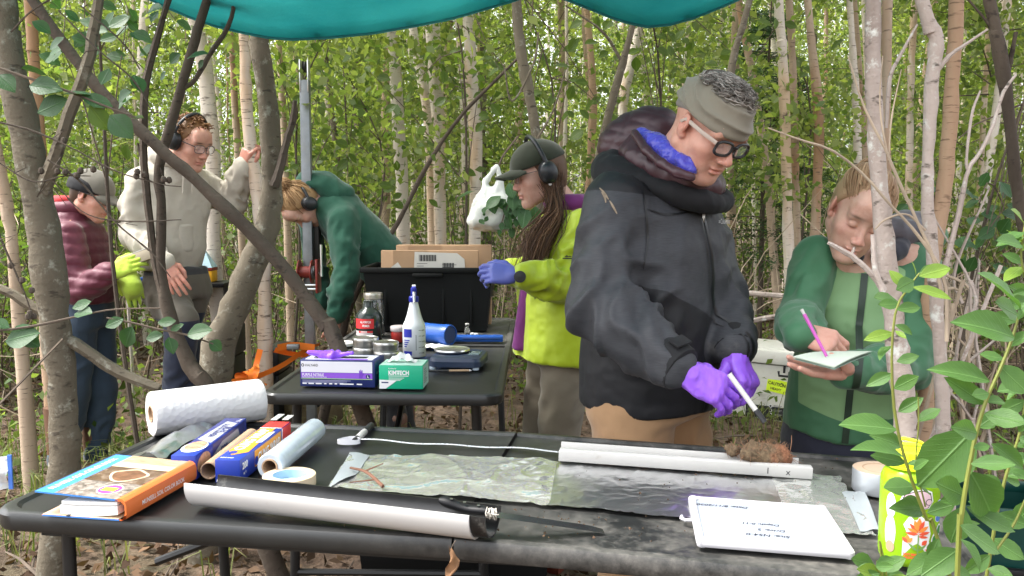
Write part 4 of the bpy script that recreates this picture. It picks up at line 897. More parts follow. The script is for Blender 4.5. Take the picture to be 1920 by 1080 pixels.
for i in range(90):
    t_ = i/89; a = t_*2*math.pi*3.2; r_ = .022+.0025*t_*3; sq = 1.0; p = cc_+np.array([-.003+r_*math.cos(a+.4)*1.0, r_*math.sin(a+.4)*.55+.006, .0075]); rows_.append([tuple(p), tuple(p+np.array([0, 0, .012+.002*math.sin(a*2)]))])
mb.grid(rows_); mb.build('coil', M_rib, tm, True, None)
ma, mb_ = TT(664, 838), TT(697, 806); mk = root('marker', tuple(ma), 'black capped white marker pen beside the ribbon coil', 'marker'); dv = nrm(mb_-ma); Lm = np.linalg.norm(mb_-ma); zo = np.array([0, 0, .013])
for nm, a, b2, r1, r2, m_ in (('barrel', .18, .60, .0085, .0085, M_white), ('cap', .60, 1.0, .0093, .0085, M_ink), ('end_plug', .0, .18, .0075, .0088, M_ink)):
    mb = MB(); mb.tube([ma+zo+dv*Lm*a, ma+zo+dv*Lm*(a+.02), ma+zo+dv*Lm*(b2-.02), ma+zo+dv*Lm*b2], [r1*.9, r1, r2, r2*.85], 16); mb.build(nm, m_, mk)
ka, kb, kc = TT(824, 944, .056), TT(916, 966, .046), TT(1130, 997, .004); kn = root('knife', tuple(ka), 'long knife with riveted black handle and string round its neck', 'knife')
dv = nrm(kb-ka); Lh = np.linalg.norm(kb-ka); mb = MB(); mb.tube([ka+dv*Lh*t_+np.array([0, .004*math.sin(t_*3), .004+.003*math.cos(t_*6)]) for t_ in np.linspace(0, 1, 10)], [.007, .0125, .013, .012, .011, .0105, .0105, .011, .0115, .009], 12, flat=.75); mb.build('handle', M_blackp, kn)
for t_ in (.25, .52, .8):
    mb = MB(); mb.lathe([(.0, .0), (.003, 0), (.003, .0008), (0, .001)], 12, c=tuple(ka+dv*Lh*t_+np.array([0, -.003, .0145]))); mb.build('rivet', M_alu, kn)
bd = nrm(kc-kb); Lb = np.linalg.norm(kc-kb); sd = np.array([-bd[1], bd[0], 0]); mb = MB(); rows_ = []
for t_ in np.linspace(-.02, 1, 14):
    wd = .012*(1 if t_ < .9 else max(.1, (1-t_)/.1)); c_ = kb+bd*Lb*t_; rows_.append([tuple(c_-sd*.010+np.array([0, 0, .0012])), tuple(c_+sd*(wd)+np.array([0, 0, .005])), tuple(c_+sd*wd+np.array([0, 0, .0032])), tuple(c_-sd*.010+np.array([0, 0, .001]))])
mb.grid(rows_); mb.build('blade', mat('blade_steel', (.5, .51, .5), .22, 1.0, var=.1), kn, True, 30)
mb = MB(); rk = np.random.default_rng(8)
for i in range(7): 
    off = kb-bd*.004+bd*i*.003; mb.tube([off+np.array([0, .0095*math.cos(a), .004+.0085*math.sin(a)])+rk.normal(size=3)*.001 for a in np.linspace(0, 2*math.pi, 14)], .0014, 5)
mb.tube([kb+[0, -.006, .006], kb+[.012, -.010, .004], kb+[.018, -.006, .003]], .0011, 5); mb.build('string', mat('string', (.5, .46, .4), .9), kn)
# ---- whiteboard
c4 = [TT(*q) for q in ((1290, 945), (1545, 965), (1608, 1064), (1305, 1040))]; ce = sum(c4)/4; wx = nrm((c4[1]-c4[0])+(c4[2]-c4[3])); Wb = (np.linalg.norm(c4[1]-c4[0])+np.linalg.norm(c4[2]-c4[3]))/2; Hb = .245
wb = root('whiteboard', (ce[0], ce[1], ce[2]), 'small white dry erase board with handwritten site notes', 'whiteboard', mtx=frame((ce[0], ce[1], ce[2]+.0085), wx, nrm(np.cross(L1-np.array([0, 0, SAG]), D1))))
M_wbf = mat('whiteboard_frame', (.50, .49, .51), .5, var=.03); M_wbs = mat('whiteboard_face', (.34, .37, .43), .5, var=.03)
fr_w = .018; mb = MB(); mb.box((0, 0, .006), (Wb-.012, Hb-.012, .006)); mb.build('board', M_wbs, wb, False)
for nm, c_, s_ in (('frame_bar', (0, -Hb/2+fr_w/2, .007), (Wb-.012, fr_w, .014)), ('frame_bar', (0, Hb/2-fr_w*.35, .007), (Wb-.012, fr_w*.7, .014)), ('frame_bar', (-Wb/2+fr_w*.4, 0, .007), (fr_w*.8, Hb-.012, .0142)), ('frame_bar', (Wb/2-fr_w*.4, 0, .007), (fr_w*.8, Hb-.012, .0142))):
    mb = MB(); mb.box(c_, s_, bev=.005); mb.build(nm, M_wbf, wb, False)
for sx_ in (-1, 1):
    for sy_ in (-1, 1):
        mb = MB(); mb.lathe([(.008, .0), (.0095, .003), (.0095, .012), (.007, .0146), (0, .0148)], 14, c=(sx_*(Wb/2-.010), sy_*(Hb/2-.010), 0)); mb.build('corner_cap', M_wbf, wb, False)
mb = MB(); mb.tube([(-Wb/2+.004, 0, .006), (-Wb/2-.012, -.004, .006), (-Wb/2-.019, .004, .006), (-Wb/2-.018, .018, .006)], [.005, .0042, .004, .003], 8, flat=.8); mb.build('hook', M_wbf, wb, False)
RT = Matrix.Rotation(math.pi, 4, 'Z'); M_pen = flat('dry_erase_ink', (.02, .02, .03))
for tx, x, y, s in (('Site: NS4-0', .036, -.055, .017), ('Drive: 2', .032, -.028, .015), ('Depth: 0-11', .026, .000, .014), ('Date: 8/11/2020', -.020, .088, .015)):
    text(tx, s, at(RT, x, y, .0095), M_pen, wb, .0002, shear=.25, width=None, name='handwriting')
# ---- duct tape roll, standing flat
dp = TT(1648, 926); dt = itemroot('duct_tape_roll', dp, 'silver duct tape roll beside the green water bottle', 'tape'); M_dts = mat('duct_side', (.50, .37, .26), .7, var=.15)
mb = MB(); mb.lathe([(.0545, .001), (.0555, .003), (.0555, .047), (.0545, .0485)], 40); mb.build('tape', mat('duct_silver', (.36, .38, .40), .32, .35, bscale=90, bstr=.1), dt, False)
mb = MB(); mb.lathe([(.0545, .0487), (.048, .0495), (.040, .0488), (.036, .0494), (.036, .0002), (.0545, .0002)], 40); mb.build('side', M_dts, dt, False, 30); mb = MB(); mb.lathe([(.0358, 0), (.0358, .049), (.033, .049), (.033, 0)], 32); mb.build('core', M_tan, dt, False, 30)
# ---- water bottle with stickers
bp = TT(1700, 1058); bo = itemroot('water_bottle', bp, 'translucent lime green water bottle covered in stickers with yellow lid', 'bottle', R(-6)); rb_ = .0475
M_lime, nt, b = newmat('lime_bottle'); b.inputs['Base Color'].default_value = (.36, .66, .02, 1); b.inputs['Roughness'].default_value = .16; b.inputs['Transmission Weight'].default_value = .35; b.inputs['IOR'].default_value = 1.3; b.inputs['Subsurface Weight'].default_value = .3; b.inputs['Subsurface Radius'].default_value = (.02, .03, .005)
mb = MB(); mb.lathe([(.0, .001), (.036, .001), (.043, .004), (.0465, .012), (rb_, .022), (rb_, .135), (.0468, .147), (.043, .157), (.037, .163), (.0345, .166), (.0345, .178)], 48); mb.build('body', M_lime, bo, False, 50)
M_lid = mat('lid_yellow', (.66, .75, .02), .35, var=.03); mb = MB(); n_ = 60
mb.grid([[((r_+(.0012 if (j % 2) and 0 < i_ < 5 else 0))*math.cos(2*math.pi*j/n_), (r_+(.0012 if (j % 2) and 0 < i_ < 5 else 0))*math.sin(2*math.pi*j/n_), z) for j in range(n_+1)] for i_, (r_, z) in enumerate([(.036, .170), (.0375, .171), (.0378, .176), (.0378, .190), (.037, .195), (.033, .198), (0.001, .199)])]); mb.build('lid', M_lid, bo, False, 30)
mb = MB(); mb.tube([(-.030, .004, .172), (-.044, .006, .176), (-.047, .006, .19), (-.034, .006, .206), (-.012, .004, .212), (.012, 0, .208), (.03, 0, .198)], .0055, 10, flat=.5); mb.build('loop', M_lid, bo, False); mb = MB(); mb.lathe([(.0385, .166), (.041, .167), (.041, .170), (.0385, .171)], 40); mb.build('collar', M_lid, bo, False)
def wrap_poly(parent, pts, m, name, off, z0=0, th0=0):
    """sticker on the bottle wall; pts (arc metres, height)"""
    rr_ = rb_+off; mb = MB(); cxs = sum(p[0] for p in pts)/len(pts); czs = sum(p[1] for p in pts)/len(pts); n_ = len(pts); vs = []; fs = []
    rings_ = 5
    for k in range(rings_+1):
        f_ = k/rings_
        for (a, z) in pts:
            A = th0+(cxs+(a-cxs)*f_)/rb_; vs.append((rr_*math.sin(A), -rr_*math.cos(A), z0+czs+(z-czs)*f_))
    for k in range(rings_):
        for j in range(n_): fs.append((k*n_+j, k*n_+(j+1) % n_, (k+1)*n_+(j+1) % n_, (k+1)*n_+j))
    mb.add(vs, fs); return mb.build(name, m, parent, False, None)
def wrap_text(txt, size, m, parent, a0, z, off, width=None, th0=0):
    me = text_mesh(txt, size, .0003, 'CENTER'); xs_ = [v.co.x for v in me.vertices]; k = width/(max(xs_)-min(xs_)) if width else 1
    for v in me.vertices: A = th0+(a0+v.co.x*k)/rb_; v.co = Vector(((rb_+off)*math.sin(A), -(rb_+off)*math.cos(A), z+v.co.y))
    return link('lettering', me, m, parent, False)
M_pink = flat('sticker_pink', (.74, .52, .60)); M_sred = flat('sticker_red', (.72, .09, .04)); M_sor = flat('sticker_orange', (.82, .26, .05)); M_sgr = flat('sticker_green', (.16, .30, .09)); M_sgd = flat('sticker_dark_green', (.03, .20, .04)); M_sbl = flat('sticker_blue', (.06, .18, .55)); M_swh = flat('sticker_white', (.80, .80, .82))
wrap_poly(bo, [(-.024, .024), (.022, .018), (.022, .042), (.019, .05), (.022, .064), (.017, .085), (.004, .094), (-.015, .092), (-.023, .078), (-.016, .062), (-.023, .05)], M_swh, 'flower_sticker', .0006)
def petal(a, z, ang, L, w, m, off=.0012):
    c, s = math.cos(ang), math.sin(ang); q = [(0, 0), (.35*L, w), (.7*L, w*.8), (L, 0), (.7*L, -w*.8), (.35*L, -w)]; wrap_poly(bo, [(a+c*x-s*y, z+s*x+c*y) for x, y in q], m, 'petal', off)
for k_, (a, z, ang, L, w, m) in enumerate([(0, .066, 2.3, .021, .0032, M_sred), (0, .066, 2.75, .019, .003, M_sor), (0, .064, 3.1, .020, .003, M_sred), (0, .068, 1.9, .021, .0038, M_sor), (0, .07, 1.5, .022, .0042, M_sor), (0, .068, 1.1, .021, .0036, M_sred), (0, .066, .6, .020, .0034, M_sor), (0, .063, .2, .020, .003, M_sred), (0, .06, -.15, .017, .0025, M_sred), (-.016, .048, 1.6, .014, .004, M_sor), (-.016, .048, 2.3, .012, .003, M_sred), (-.016, .048, .9, .012, .003, M_sor), (.006, .045, .7, .012, .004, M_sred), (.012, .038, -.6, .012, .002, M_sred)]): petal(a, z, ang, L, w, m, .0012+.0002*(k_ % 4))
wrap_poly(bo, [(-.001, .03), (.001, .03), (.0015, .062), (-.0005, .062)], M_sgr, 'stem', .001)
petal(0, .034, 2.4, .02, .0022, M_sgr); petal(0, .034, .7, .02, .0022, M_sgr); petal(0, .031, -.1, .013, .0015, M_sgr)
wrap_text('LADY BIRD JOHNSON', .0052, M_sred, bo, -.001, .0265, .0012, .040); wrap_text('WILDFLOWER CENTER', .0052, M_sred, bo, -.001, .0212, .0012, .040)
pig = [(-.024, .105), (-.016, .100), (-.010, .103), (-.006, .100), (.0, .101), (.002, .106), (.014, .108), (.021, .118), (.018, .132), (.006, .137), (-.01, .134), (-.022, .128), (-.026, .118)]
pc = (sum(p[0] for p in pig)/len(pig), sum(p[1] for p in pig)/len(pig)); big = lambda k: [(pc[0]+(a-pc[0])*k, pc[1]+(z-pc[1])*k) for a, z in pig]
wrap_poly(bo, big(1.16), M_swh, 'animal_sticker', .0006); wrap_poly(bo, big(1.05), M_ink, 'animal_sticker', .0009); wrap_poly(bo, big(.98), M_pink, 'animal_sticker', .0012)
wrap_poly(bo, [(.0155+.006*math.cos(a), .118+.0055*math.sin(a)) for a in np.linspace(0, 6, 14)], M_ink, 'animal_sticker', .0015); wrap_poly(bo, [(.0155+.005*math.cos(a), .118+.0045*math.sin(a)) for a in np.linspace(0, 6, 14)], M_pink, 'animal_sticker', .0018)
for (a, z, ra2, rz2, m, off) in ((.044, .112, .010, .006, M_swh, .0006), (.044, .112, .0085, .005, M_sbl, .0009), (.044, .112, .004, .002, M_sor, .0012), (.042, .088, .011, .008, M_swh, .0006), (.042, .0875, .0095, .0065, M_sbl, .0009), (.036, .046, .013, .02, M_swh, .0006), (.036, .052, .010, .009, M_sgd, .0009), (.036, .037, .010, .009, M_sgd, .0009), (.046, .066, .010, .010, M_swh, .0006), (.046, .066, .0075, .0075, M_sgd, .0009), (-.045, .06, .010, .03, M_swh, .0006), (-.045, .105, .009, .022, M_swh, .0006), (-.044, .035, .008, .010, M_tan, .0009)):
    wrap_poly(bo, [(a+ra2*math.cos(t_), z+rz2*math.sin(t_)) for t_ in np.linspace(0, 6, 16)], m, 'sticker', off)
# curled dead leaf on the table edge
lp = TT(850, 1046); dl = root('dead_leaf', tuple(lp), 'curled dry brown leaf hanging over the table edge', 'leaf'); mb = MB(); rows_ = []
for i in range(14):
    t_ = i/13; row = []
    for j in range(9):
        s_ = j/8*2-1; wd = .013*math.sin(math.pi*min(1, t_*.9+.08))+.002; cu = 1.6*abs(s_)+.3*math.sin(t_*9); row.append((lp[0]-.004+s_*wd*math.cos(cu*.6)+.006*math.sin(t_*5), lp[1]-.012-.006*t_+.010*s_*s_*math.sin(cu)-.004*math.sin(t_*8+s_*3), lp[2]+.018-.055*t_+.006*math.sin(s_*4+t_*6)))
    rows_.append(row)
mb.grid(rows_); mb.build('blade', mat('dead_leaf', (.22, .115, .055), .8, var=.4, vscale=50), dl, True, None); mb = MB(); mb.tube([lp+[-.004, -.012, .018], lp+[.0, -.006, .026], lp+[.004, 0, .03]], .0008, 5); mb.build('stalk', TWIG, dl)

# ================================================================ ON THE REAR TABLE
def irow(name, u, v, label, cat, yaw=0, group=None): 
    p = T(u, v, ZT); return root(name, (p[0], p[1], ZT), label, cat, group, rotz=yaw), p
g0, g1_ = T(563, 724, ZT), T(703, 727, ZT); gy = math.atan2(g1_[1]-g0[1], g1_[0]-g0[0]); GW = np.linalg.norm(g1_-g0); GH, GD = .086, .125
gb = root('glove_box', tuple(g0), 'carton of purple nitrile gloves with one glove poking out', 'glove box', rotz=gy)
M_gnavy = mat('glove_navy', (.018, .028, .13), .4); M_gwhite = mat('glove_white', (.74, .73, .80), .4, var=.03); M_gpur = flat('glove_purple_print', (.26, .09, .62)); M_ggrn = flat('glove_line_green', (.40, .65, .25))
mb = MB(); mb.box((GW/2, GD/2, GH/2), (GW, GD, GH), bev=.002); mb.build('carton', M_gnavy, gb, False)
F_ = at(FRONT, 0, -.0006, 0); rect(gb, F_, GW-.012, .036, M_gwhite, 'printed_panel', .004, GH-.039); rect(gb, F_, GW-.012, .018, M_gpur, 'printed_panel', .004, GH-.058); rect(gb, F_, GW-.012, .002, M_ggrn, 'printed_panel', .004, GH-.0605)
F2 = at(FRONT, 0, -.0010, 0); text('HALYARD', .0115, F2 @ Matrix.Translation((.018, GH-.020, 0)), M_ink, gb, .0001, width=.042); disc(gb, F2, .010, GH-.016, .0052, .0052, M_ink); disc(gb, at(FRONT, 0, -.0013, 0), .010, GH-.016, .0028, .0028, M_gwhite)
text('PURPLE NITRILE', .0125, F2 @ Matrix.Translation((.007, GH-.0515, 0)), M_winkt, gb, .0002, width=.072); text('POWDER-FREE EXAM GLOVES', .006, F2 @ Matrix.Translation((.007, GH-.0572, 0)), M_winkt, gb, width=.082)
disc(gb, F2, GW-.022, GH-.0505, .0072, .0072, M_gnavy); text('L', .0115, at(FRONT, 0, -.0014, 0) @ Matrix.Translation((GW-.0245, GH-.0545, 0)), M_winkt, gb, .0003)
gl_pts = [(.0, 0), (.012, 0), (.013, .008), (.018, .014), (.016, .017), (.0125, .015), (.012, .026), (.0095, .026), (.0088, .018), (.0075, .028), (.005, .028), (.005, .018), (.003, .026), (.0005, .025), (.001, .014)]
poly2(gb, F2 @ Matrix.Translation((GW-.052, GH-.056, 0)), gl_pts, flat('glove_icon', (.17, .05, .50)))
for k_, (x, w_) in enumerate(((.008, .014), (.028, .018), (.052, .020), (.080, .008), (.097, .010), (.115, .008), (.132, .046), (.188, .018))): rect(gb, F2, w_, .004, M_winkt, 'printed_mark', x, .008)
for k_ in range(3): rect(gb, F2, .16-.012*k_, .0014, mat('print_lilac', (.45, .45, .65), .5), 'printed_line', .008, GH-.066-.004*k_)
rect(gb, at(I4(), .012, .012, GH+.0006), GW-.024, GD-.03, M_gwhite, 'top_panel'); rect(gb, at(I4(), .03, .045, GH+.001), GW-.07, .035, M_ink, 'opening'); rect(gb, at(I4(), .10, .012, GH+.0011), .12, .02, M_gpur, 'printed_panel')
text('HALYARD', .012, at(RIGHT, GW+.0006, .02, .04), M_winkt, gb)
NIT = mat('nitrile_purple', (.29, .105, .72), .30, var=.06, sub=.15, bscale=60, bstr=.15); NITB = mat('nitrile_blue', (.10, .12, .40), .42, var=.06, sub=.1, bscale=60, bstr=.15)
gp = np.array(gb.matrix_basis @ Vector((.085, .05, GH))); s_ = SDF(); s_.ell(gp[:3]+[0, 0, .008], (.034, .022, .013), .01)
for i in range(7): s_.cap(gp[:3]+[rc.normal()*.02, rc.normal()*.012, .008], gp[:3]+[rc.normal()*.025, rc.normal()*.015, .02], .008, .006, .008)
V, Q = s_.surf(.0025); V = folds(V, Q, [], .002, 3, 60); link('glove_tuft', np_mesh('tuft', V, Q), NIT, gb)
# kimwipes
k0_, k1_ = T(711, 729, ZT), T(793, 730, ZT); ky = math.atan2(k1_[1]-k0_[1], k1_[0]-k0_[0]); KW = np.linalg.norm(k1_-k0_); KH, KD = .076, .115
kb_ = root('wipes_box', tuple(k0_), 'green and white carton of laboratory wipes with a tissue sticking out', 'tissue box', rotz=ky)
M_kg = mat('kim_green', (.01, .40, .22), .4, var=.04); M_kl = mat('kim_light', (.45, .68, .58), .45)
mb = MB(); mb.box((KW/2, KD/2, KH/2), (KW, KD, KH), bev=.0015); mb.build('carton', M_kg, kb_, False); rect(kb_, at(I4(), .002, .002, KH+.0005), KW-.004, KD-.004, M_kl, 'top_panel'); rect(kb_, at(RIGHT, KW+.0006, .003, .003), KD-.006, KH-.006, mat('kim_side', (.40, .58, .50), .45), 'side_panel')
text('KIMTECH', .019, at(FRONT, .030, -.0007, KH-.030), M_winkt, kb_, .0008, width=.066); text('Kimberly', .007, at(FRONT, .030, -.0007, KH-.012), M_winkt, kb_); rect(kb_, at(FRONT, 0, -.0007, 0), .064, .002, M_winkt, 'printed_line', .031, KH-.035)
for k_ in range(3): rect(kb_, at(FRONT, 0, -.0007, 0), .05-.006*k_, .0016, M_winkt, 'printed_line', .031, KH-.041-.004*k_)
poly2(kb_, at(FRONT, 0, -.0009, 0), [(.001, .001), (.022, .001), (.058, .028), (.001, .03)], M_winkt); rect(kb_, at(FRONT, 0, -.0013, 0), .022, .004, M_gnavy, 'printed_mark', .008, .019)
for k_ in range(7): rect(kb_, at(RIGHT, KW+.001, .018, .016+.007*k_), .05+.012*math.sin(k_*2), .0022, M_ink, 'printed_line')
kp = np.array(kb_.matrix_basis @ Vector((KW*.42, KD*.5, KH+.001)))[:3]; mb = MB(); rows_ = []
for i in range(16):
    t_ = i/15*2-1; rows_.append([tuple(kp+np.array([t_*.05+.01*s, -.012+.03*s+.006*math.sin(t_*6), .002+.028*max(0, math.cos(t_*1.7))*math.sin(math.pi*min(1, s*.8+.1))+.004*math.sin(t_*11+s*5)])) for s in np.linspace(0, 1, 8)])
mb.grid(rows_); mb.build('tissue', M_wpaper, kb_, True, None)
# steel tins
M_tin = mat('tin_steel', (.62, .61, .58), .3, 1.0, var=.08, bscale=50, bstr=.05)
def tin(p, z, r, h, label):
    t_ = root('sample_tin', (p[0], p[1], z), label, 'tin', None); mb = MB(); mb.lathe([(0, 0), (r*.96, 0), (r*.98, .002), (r*.98, h*.62)], 40); mb.build('base', M_tin, t_, False)
    mb = MB(); mb.lathe([(r, h*.52), (r*1.01, h*.56), (r*1.01, h*.93), (r*.985, h), (r*.93, h), (r*.90, h*.965), (0, h*.965)], 40); mb.build('lid', M_tin, t_, False, 30)
p_ = T(686, 668, ZT); q_ = T(726, 676, ZT)
tin(p_, ZT, .050, .037, 'lower steel tin of the stack beside the black bottle'); tin(p_, ZT+.038, .050, .037, 'upper steel tin of the stack beside the black bottle'); tin(q_, ZT, .050, .037, 'lower steel tin of the stack beside the spray bottle'); tin(q_+np.array([-.005, .004, 0]), ZT+.038, .048, .034, 'upper steel tin of the stack beside the spray bottle')
# black bottle with red label
r_, p_ = irow('chemical_bottle', 692, 640, 'black bottle with red and white label behind the tins', 'bottle', .1); M_bot = mat('bottle_black', (.02, .028, .026), .16, var=.1)
mb = MB(); mb.lathe([(0, 0), (.052, 0), (.056, .004), (.056, .105), (.052, .120), (.040, .135), (.026, .146), (.020, .152), (.020, .176), (0, .177)], 36); mb.build('bottle', M_bot, r_, False, 50)
def cyl_label(parent, R_, a0, a1, z0, z1_, m, name='label'):
    mb = MB(); mb.grid([[(R_*math.sin(a), -R_*math.cos(a), z) for a in np.linspace(a0, a1, 14)] for z in (z0, z1_)]); return mb.build(name, m, parent, False, None)
def cyl_text(parent, txt, size, R_, a0, z, m, width=None):
    me = text_mesh(txt, size, .0003, 'LEFT'); xs_ = [v.co.x for v in me.vertices]; k = width/(max(xs_)-min(xs_)) if width else 1
    for v in me.vertices: A = a0+v.co.x*k/R_; v.co = Vector((R_*math.sin(A), -R_*math.cos(A), z+v.co.y))
    return link('lettering', me, m, parent, False)
M_lred = flat('label_red', (.62, .03, .035)); cyl_label(r_, .0565, -1.2, .45, .062, .104, M_lred); cyl_label(r_, .0565, -1.2, .35, .030, .052, flat('label_grey', (.55, .5, .5))); cyl_label(r_, .0568, -.8, .35, .044, .052, M_lred)
cyl_text(r_, 'ALL-PURPOSE', .013, .057, -.62, .086, M_winkt, .048); cyl_text(r_, 'PRIMER', .013, .057, -.45, .070, M_winkt, .032); cyl_text(r_, 'DANGER', .008, .057, -.6, .046, M_winkt, .03); disc(r_, at(FRONT, 0, 0, 0), 0, 0, .0001, .0001, M_ink, 'label_dot')
# glass jar
M_glass, nt, b = newmat('jar_glass'); b.inputs['Base Color'].default_value = (.9, .92, .9, 1); b.inputs['Transmission Weight'].default_value = .95; b.inputs['Roughness'].default_value = .03
r_, p_ = irow('glass_jar', 701, 628, 'clear glass jar with dull metal lid behind the black bottle', 'jar'); mb = MB(); mb.lathe([(0, 0), (.046, 0), (.049, .004), (.049, .14), (.045, .158), (.039, .166), (.039, .172), (.036, .172), (.036, .166), (.042, .156), (.046, .14), (.046, .006), (0, .005)], 32); mb.build('glass', M_glass, r_, False, 40)
mb = MB(); mb.lathe([(.0395, .166), (.0425, .166), (.043, .17), (.0425, .176), (.043, .182), (.042, .190), (.040, .193), (0, .193)], 36); mb.build('lid', mat('jar_lid', (.42, .40, .35), .4, .9, dirt=((.25, .2, .14), 30, .5, .8)), r_, False, 30)
mb = MB(); mb.lathe([(0, .006), (.0455, .006), (.0455, .05), (0, .052)], 24); mb.build('contents', mat('jar_content', (.4, .34, .26), .8), r_, False)
# spray bottle
r_, p_ = irow('spray_bottle', 777, 668, 'white translucent spray bottle with blue trigger nozzle', 'spray bottle', .15); M_spr, nt, b = newmat('spray_body'); b.inputs['Base Color'].default_value = (.74, .76, .78, 1); b.inputs['Roughness'].default_value = .3; b.inputs['Subsurface Weight'].default_value = .3; b.inputs['Subsurface Radius'].default_value = (.02, .02, .02)
mb = MB(); mb.lathe([(0, 0), (.040, 0), (.0445, .005), (.0445, .115), (.042, .128), (.0345, .142), (.027, .165), (.0195, .195), (.0165, .21), (.0165, .218)], 36); mb.build('body', M_spr, r_, False, 60)
M_sblu = mat('nozzle_blue', (.02, .03, .36), .35); mb = MB(); mb.lathe([(.0185, .214), (.0195, .216), (.0195, .232), (.016, .236), (0, .238)], 24); mb.build('collar', M_sblu, r_, False, 40)
mb = MB(); mb.box((0, .004, .252), (.022, .032, .034), bev=.005); mb.build('trigger_head', M_sblu, r_, False); mb = MB(); mb.box((0, -.022, .266), (.016, .05, .018), bev=.004); mb.build('nozzle', M_sblu, r_, False); mb = MB(); mb.box((0, -.018, .2775), (.014, .03, .006), bev=.002); mb.build('nozzle_cap', M_winkt, r_, False); mb = MB(); mb.tube([(0, -.018, .255), (0, -.03, .24), (0, -.028, .222), (0, -.033, .214)], [.005, .005, .0045, .004], 8); mb.build('trigger', M_winkt, r_, False)
cyl_label(r_, .0449, -1.1, -.25, .080, .112, M_sblu); cyl_label(r_, .0449, -1.1, -.25, .010, .026, M_sblu); 
for k_ in range(4): cyl_label(r_, .0449, -1.05, -.45-.1*k_, .066-.008*k_, .070-.008*k_, M_sblu, 'printed_line')
for k_ in range(5): cyl_label(r_, .0449, .35, .62, .018+.022*k_, .0195+.022*k_, M_ink, 'graduation'); 
for k_, tx in enumerate(('4 OZ', '8 OZ', '12 OZ', '16 OZ', '20 OZ')): cyl_text(r_, tx, .006, .0450, .66, .016+.022*k_, M_ink)
cyl_label(r_, .0449, .10, .14, .03, .09, M_ink, 'printed_line')
# white jar lid behind glove box, dark marker
r_, p_ = irow('white_coaster', 640, 648, 'white round plastic disc lying behind the glove box', 'plastic disc'); mb = MB(); mb.lathe([(0, .003), (.050, .003), (.052, .0), (.055, .002), (.055, .012), (.052, .015), (.046, .013), (0, .013)], 32); mb.build('lid', M_white, r_, False, 30); mb = MB(); mb.lathe([(.02, .0131), (.022, .0145), (.024, .0131)], 24); mb.build('rim', M_white, r_, False)
# red jar, blue cylinder, blue bar case, cloth, vial, pencil
r_, p_ = irow('red_jar', 748, 640, 'small red jar with clear film top behind the spray bottle', 'jar'); mb = MB(); mb.lathe([(0, 0), (.032, 0), (.035, .004), (.035, .045), (.033, .05), (0, .05)], 28); mb.build('jar', mat('jar_red', (.30, .025, .02), .3), r_, False); mb = MB(); mb.lathe([(.0355, .046), (.037, .048), (.037, .064), (.034, .068), (0, .069)], 28); mb.build('top', mat('jar_top', (.5, .45, .45), .25), r_, False)
M_blu = mat('canister_blue', (.012, .075, .34), .32, var=.08); p_ = T(845, 648, ZT); ax_ = nrm(np.array([.75, -.55, 0])); r_ = root('blue_canister', tuple(p_), 'blue cylindrical canister lying on its side beside the spray bottle', 'canister', mtx=frame((p_[0], p_[1], ZT), -ax_, (0, 0, 1))); R_ = .044
mb = MB(); mb.grid([[(x, rad*math.cos(a), R_+rad*math.sin(a)) for a in np.linspace(0, 2*math.pi, 33)] for x, rad in ((.004, .001), (.004, .037), (0, .038), (0, R_*.97), (.003, R_), (.035, R_), (.036, R_*.96), (.17, R_*.94), (.172, R_*.9), (.172, .001))]); mb.build('barrel', M_blu, r_, False, 30); mb = MB(); mb.grid([[(x, rad*math.cos(a), R_+rad*math.sin(a)) for a in np.linspace(0, 2*math.pi, 25)] for x, rad in ((.003, .036), (.0015, .034), (.0015, .001))]); mb.build('end_cap', mat('canister_dark', (.01, .035, .13), .3), r_, False, 30)
r_, p_ = irow('blue_case', 894, 642, 'slim blue plastic case lying in front of the black tote', 'case', -.01); mb = MB(); mb.box((0, .03, .013), (.225, .05, .026), bev=.005); mb.build('case', M_blu, r_, False); mb = MB(); mb.box((.02, .0037, .015), (.16, .002, .004), bev=.0005); mb.build('groove', mat('canister_dark', (.01, .035, .13), .3), r_, False); mb = MB(); mb.box((.085, .03, .0265), (.03, .03, .002), bev=.0008); mb.build('latch', M_blu, r_, False)
r_, p_ = irow('blue_tray', 838, 618, 'flat blue tray lying against the black tote', 'tray', 0); mb = MB(); mb.box((0, 0, .006), (.24, .07, .012), bev=.003); mb.build('tray', M_blu, r_, False); mb = MB(); mb.box((0, 0, .0125), (.21, .05, .002), bev=.0006); mb.build('inset', mat('canister_dark', (.01, .035, .13), .3), r_, False)
r_, p_ = irow('glass_vial', 876, 632, 'small clear glass vial with white stopper by the blue case', 'vial'); mb = MB(); mb.lathe([(0, 0), (.0125, 0), (.0135, .002), (.0135, .032), (.010, .040), (.0075, .043), (.0075, .05), (.009, .051), (.009, .056), (0, .056)], 20); mb.build('glass', M_glass, r_, False, 50); mb = MB(); mb.lathe([(.0075, .0562), (.0095, .057), (.009, .062), (0, .063)], 16); mb.build('stopper', M_white, r_, False)
for k_, (u_, v_) in enumerate(((886, 634), (893, 635))):
    r_, p_ = irow('stopper', u_, v_, 'white rubber stopper standing by the glass vial', 'stopper', 0, 'rubber stoppers'); mb = MB(); mb.lathe([(0, 0), (.008, 0), (.009, .002), (.0075, .014), (.010, .016), (.010, .022), (.008, .024), (0, .024)], 16); mb.build('stopper', M_white, r_, False); mb = MB(); mb.lathe([(.0, .0241), (.004, .0243), (0, .026)], 10); mb.build('knob', M_white, r_, False)
a_, b_2 = T(800, 698, ZT), T(884, 697, ZT); r_ = root('pencil', tuple(a_), 'yellow and black pencil lying in front of the scale', 'pencil'); zz_ = np.array([0, 0, .0045]); d_ = b_2-a_
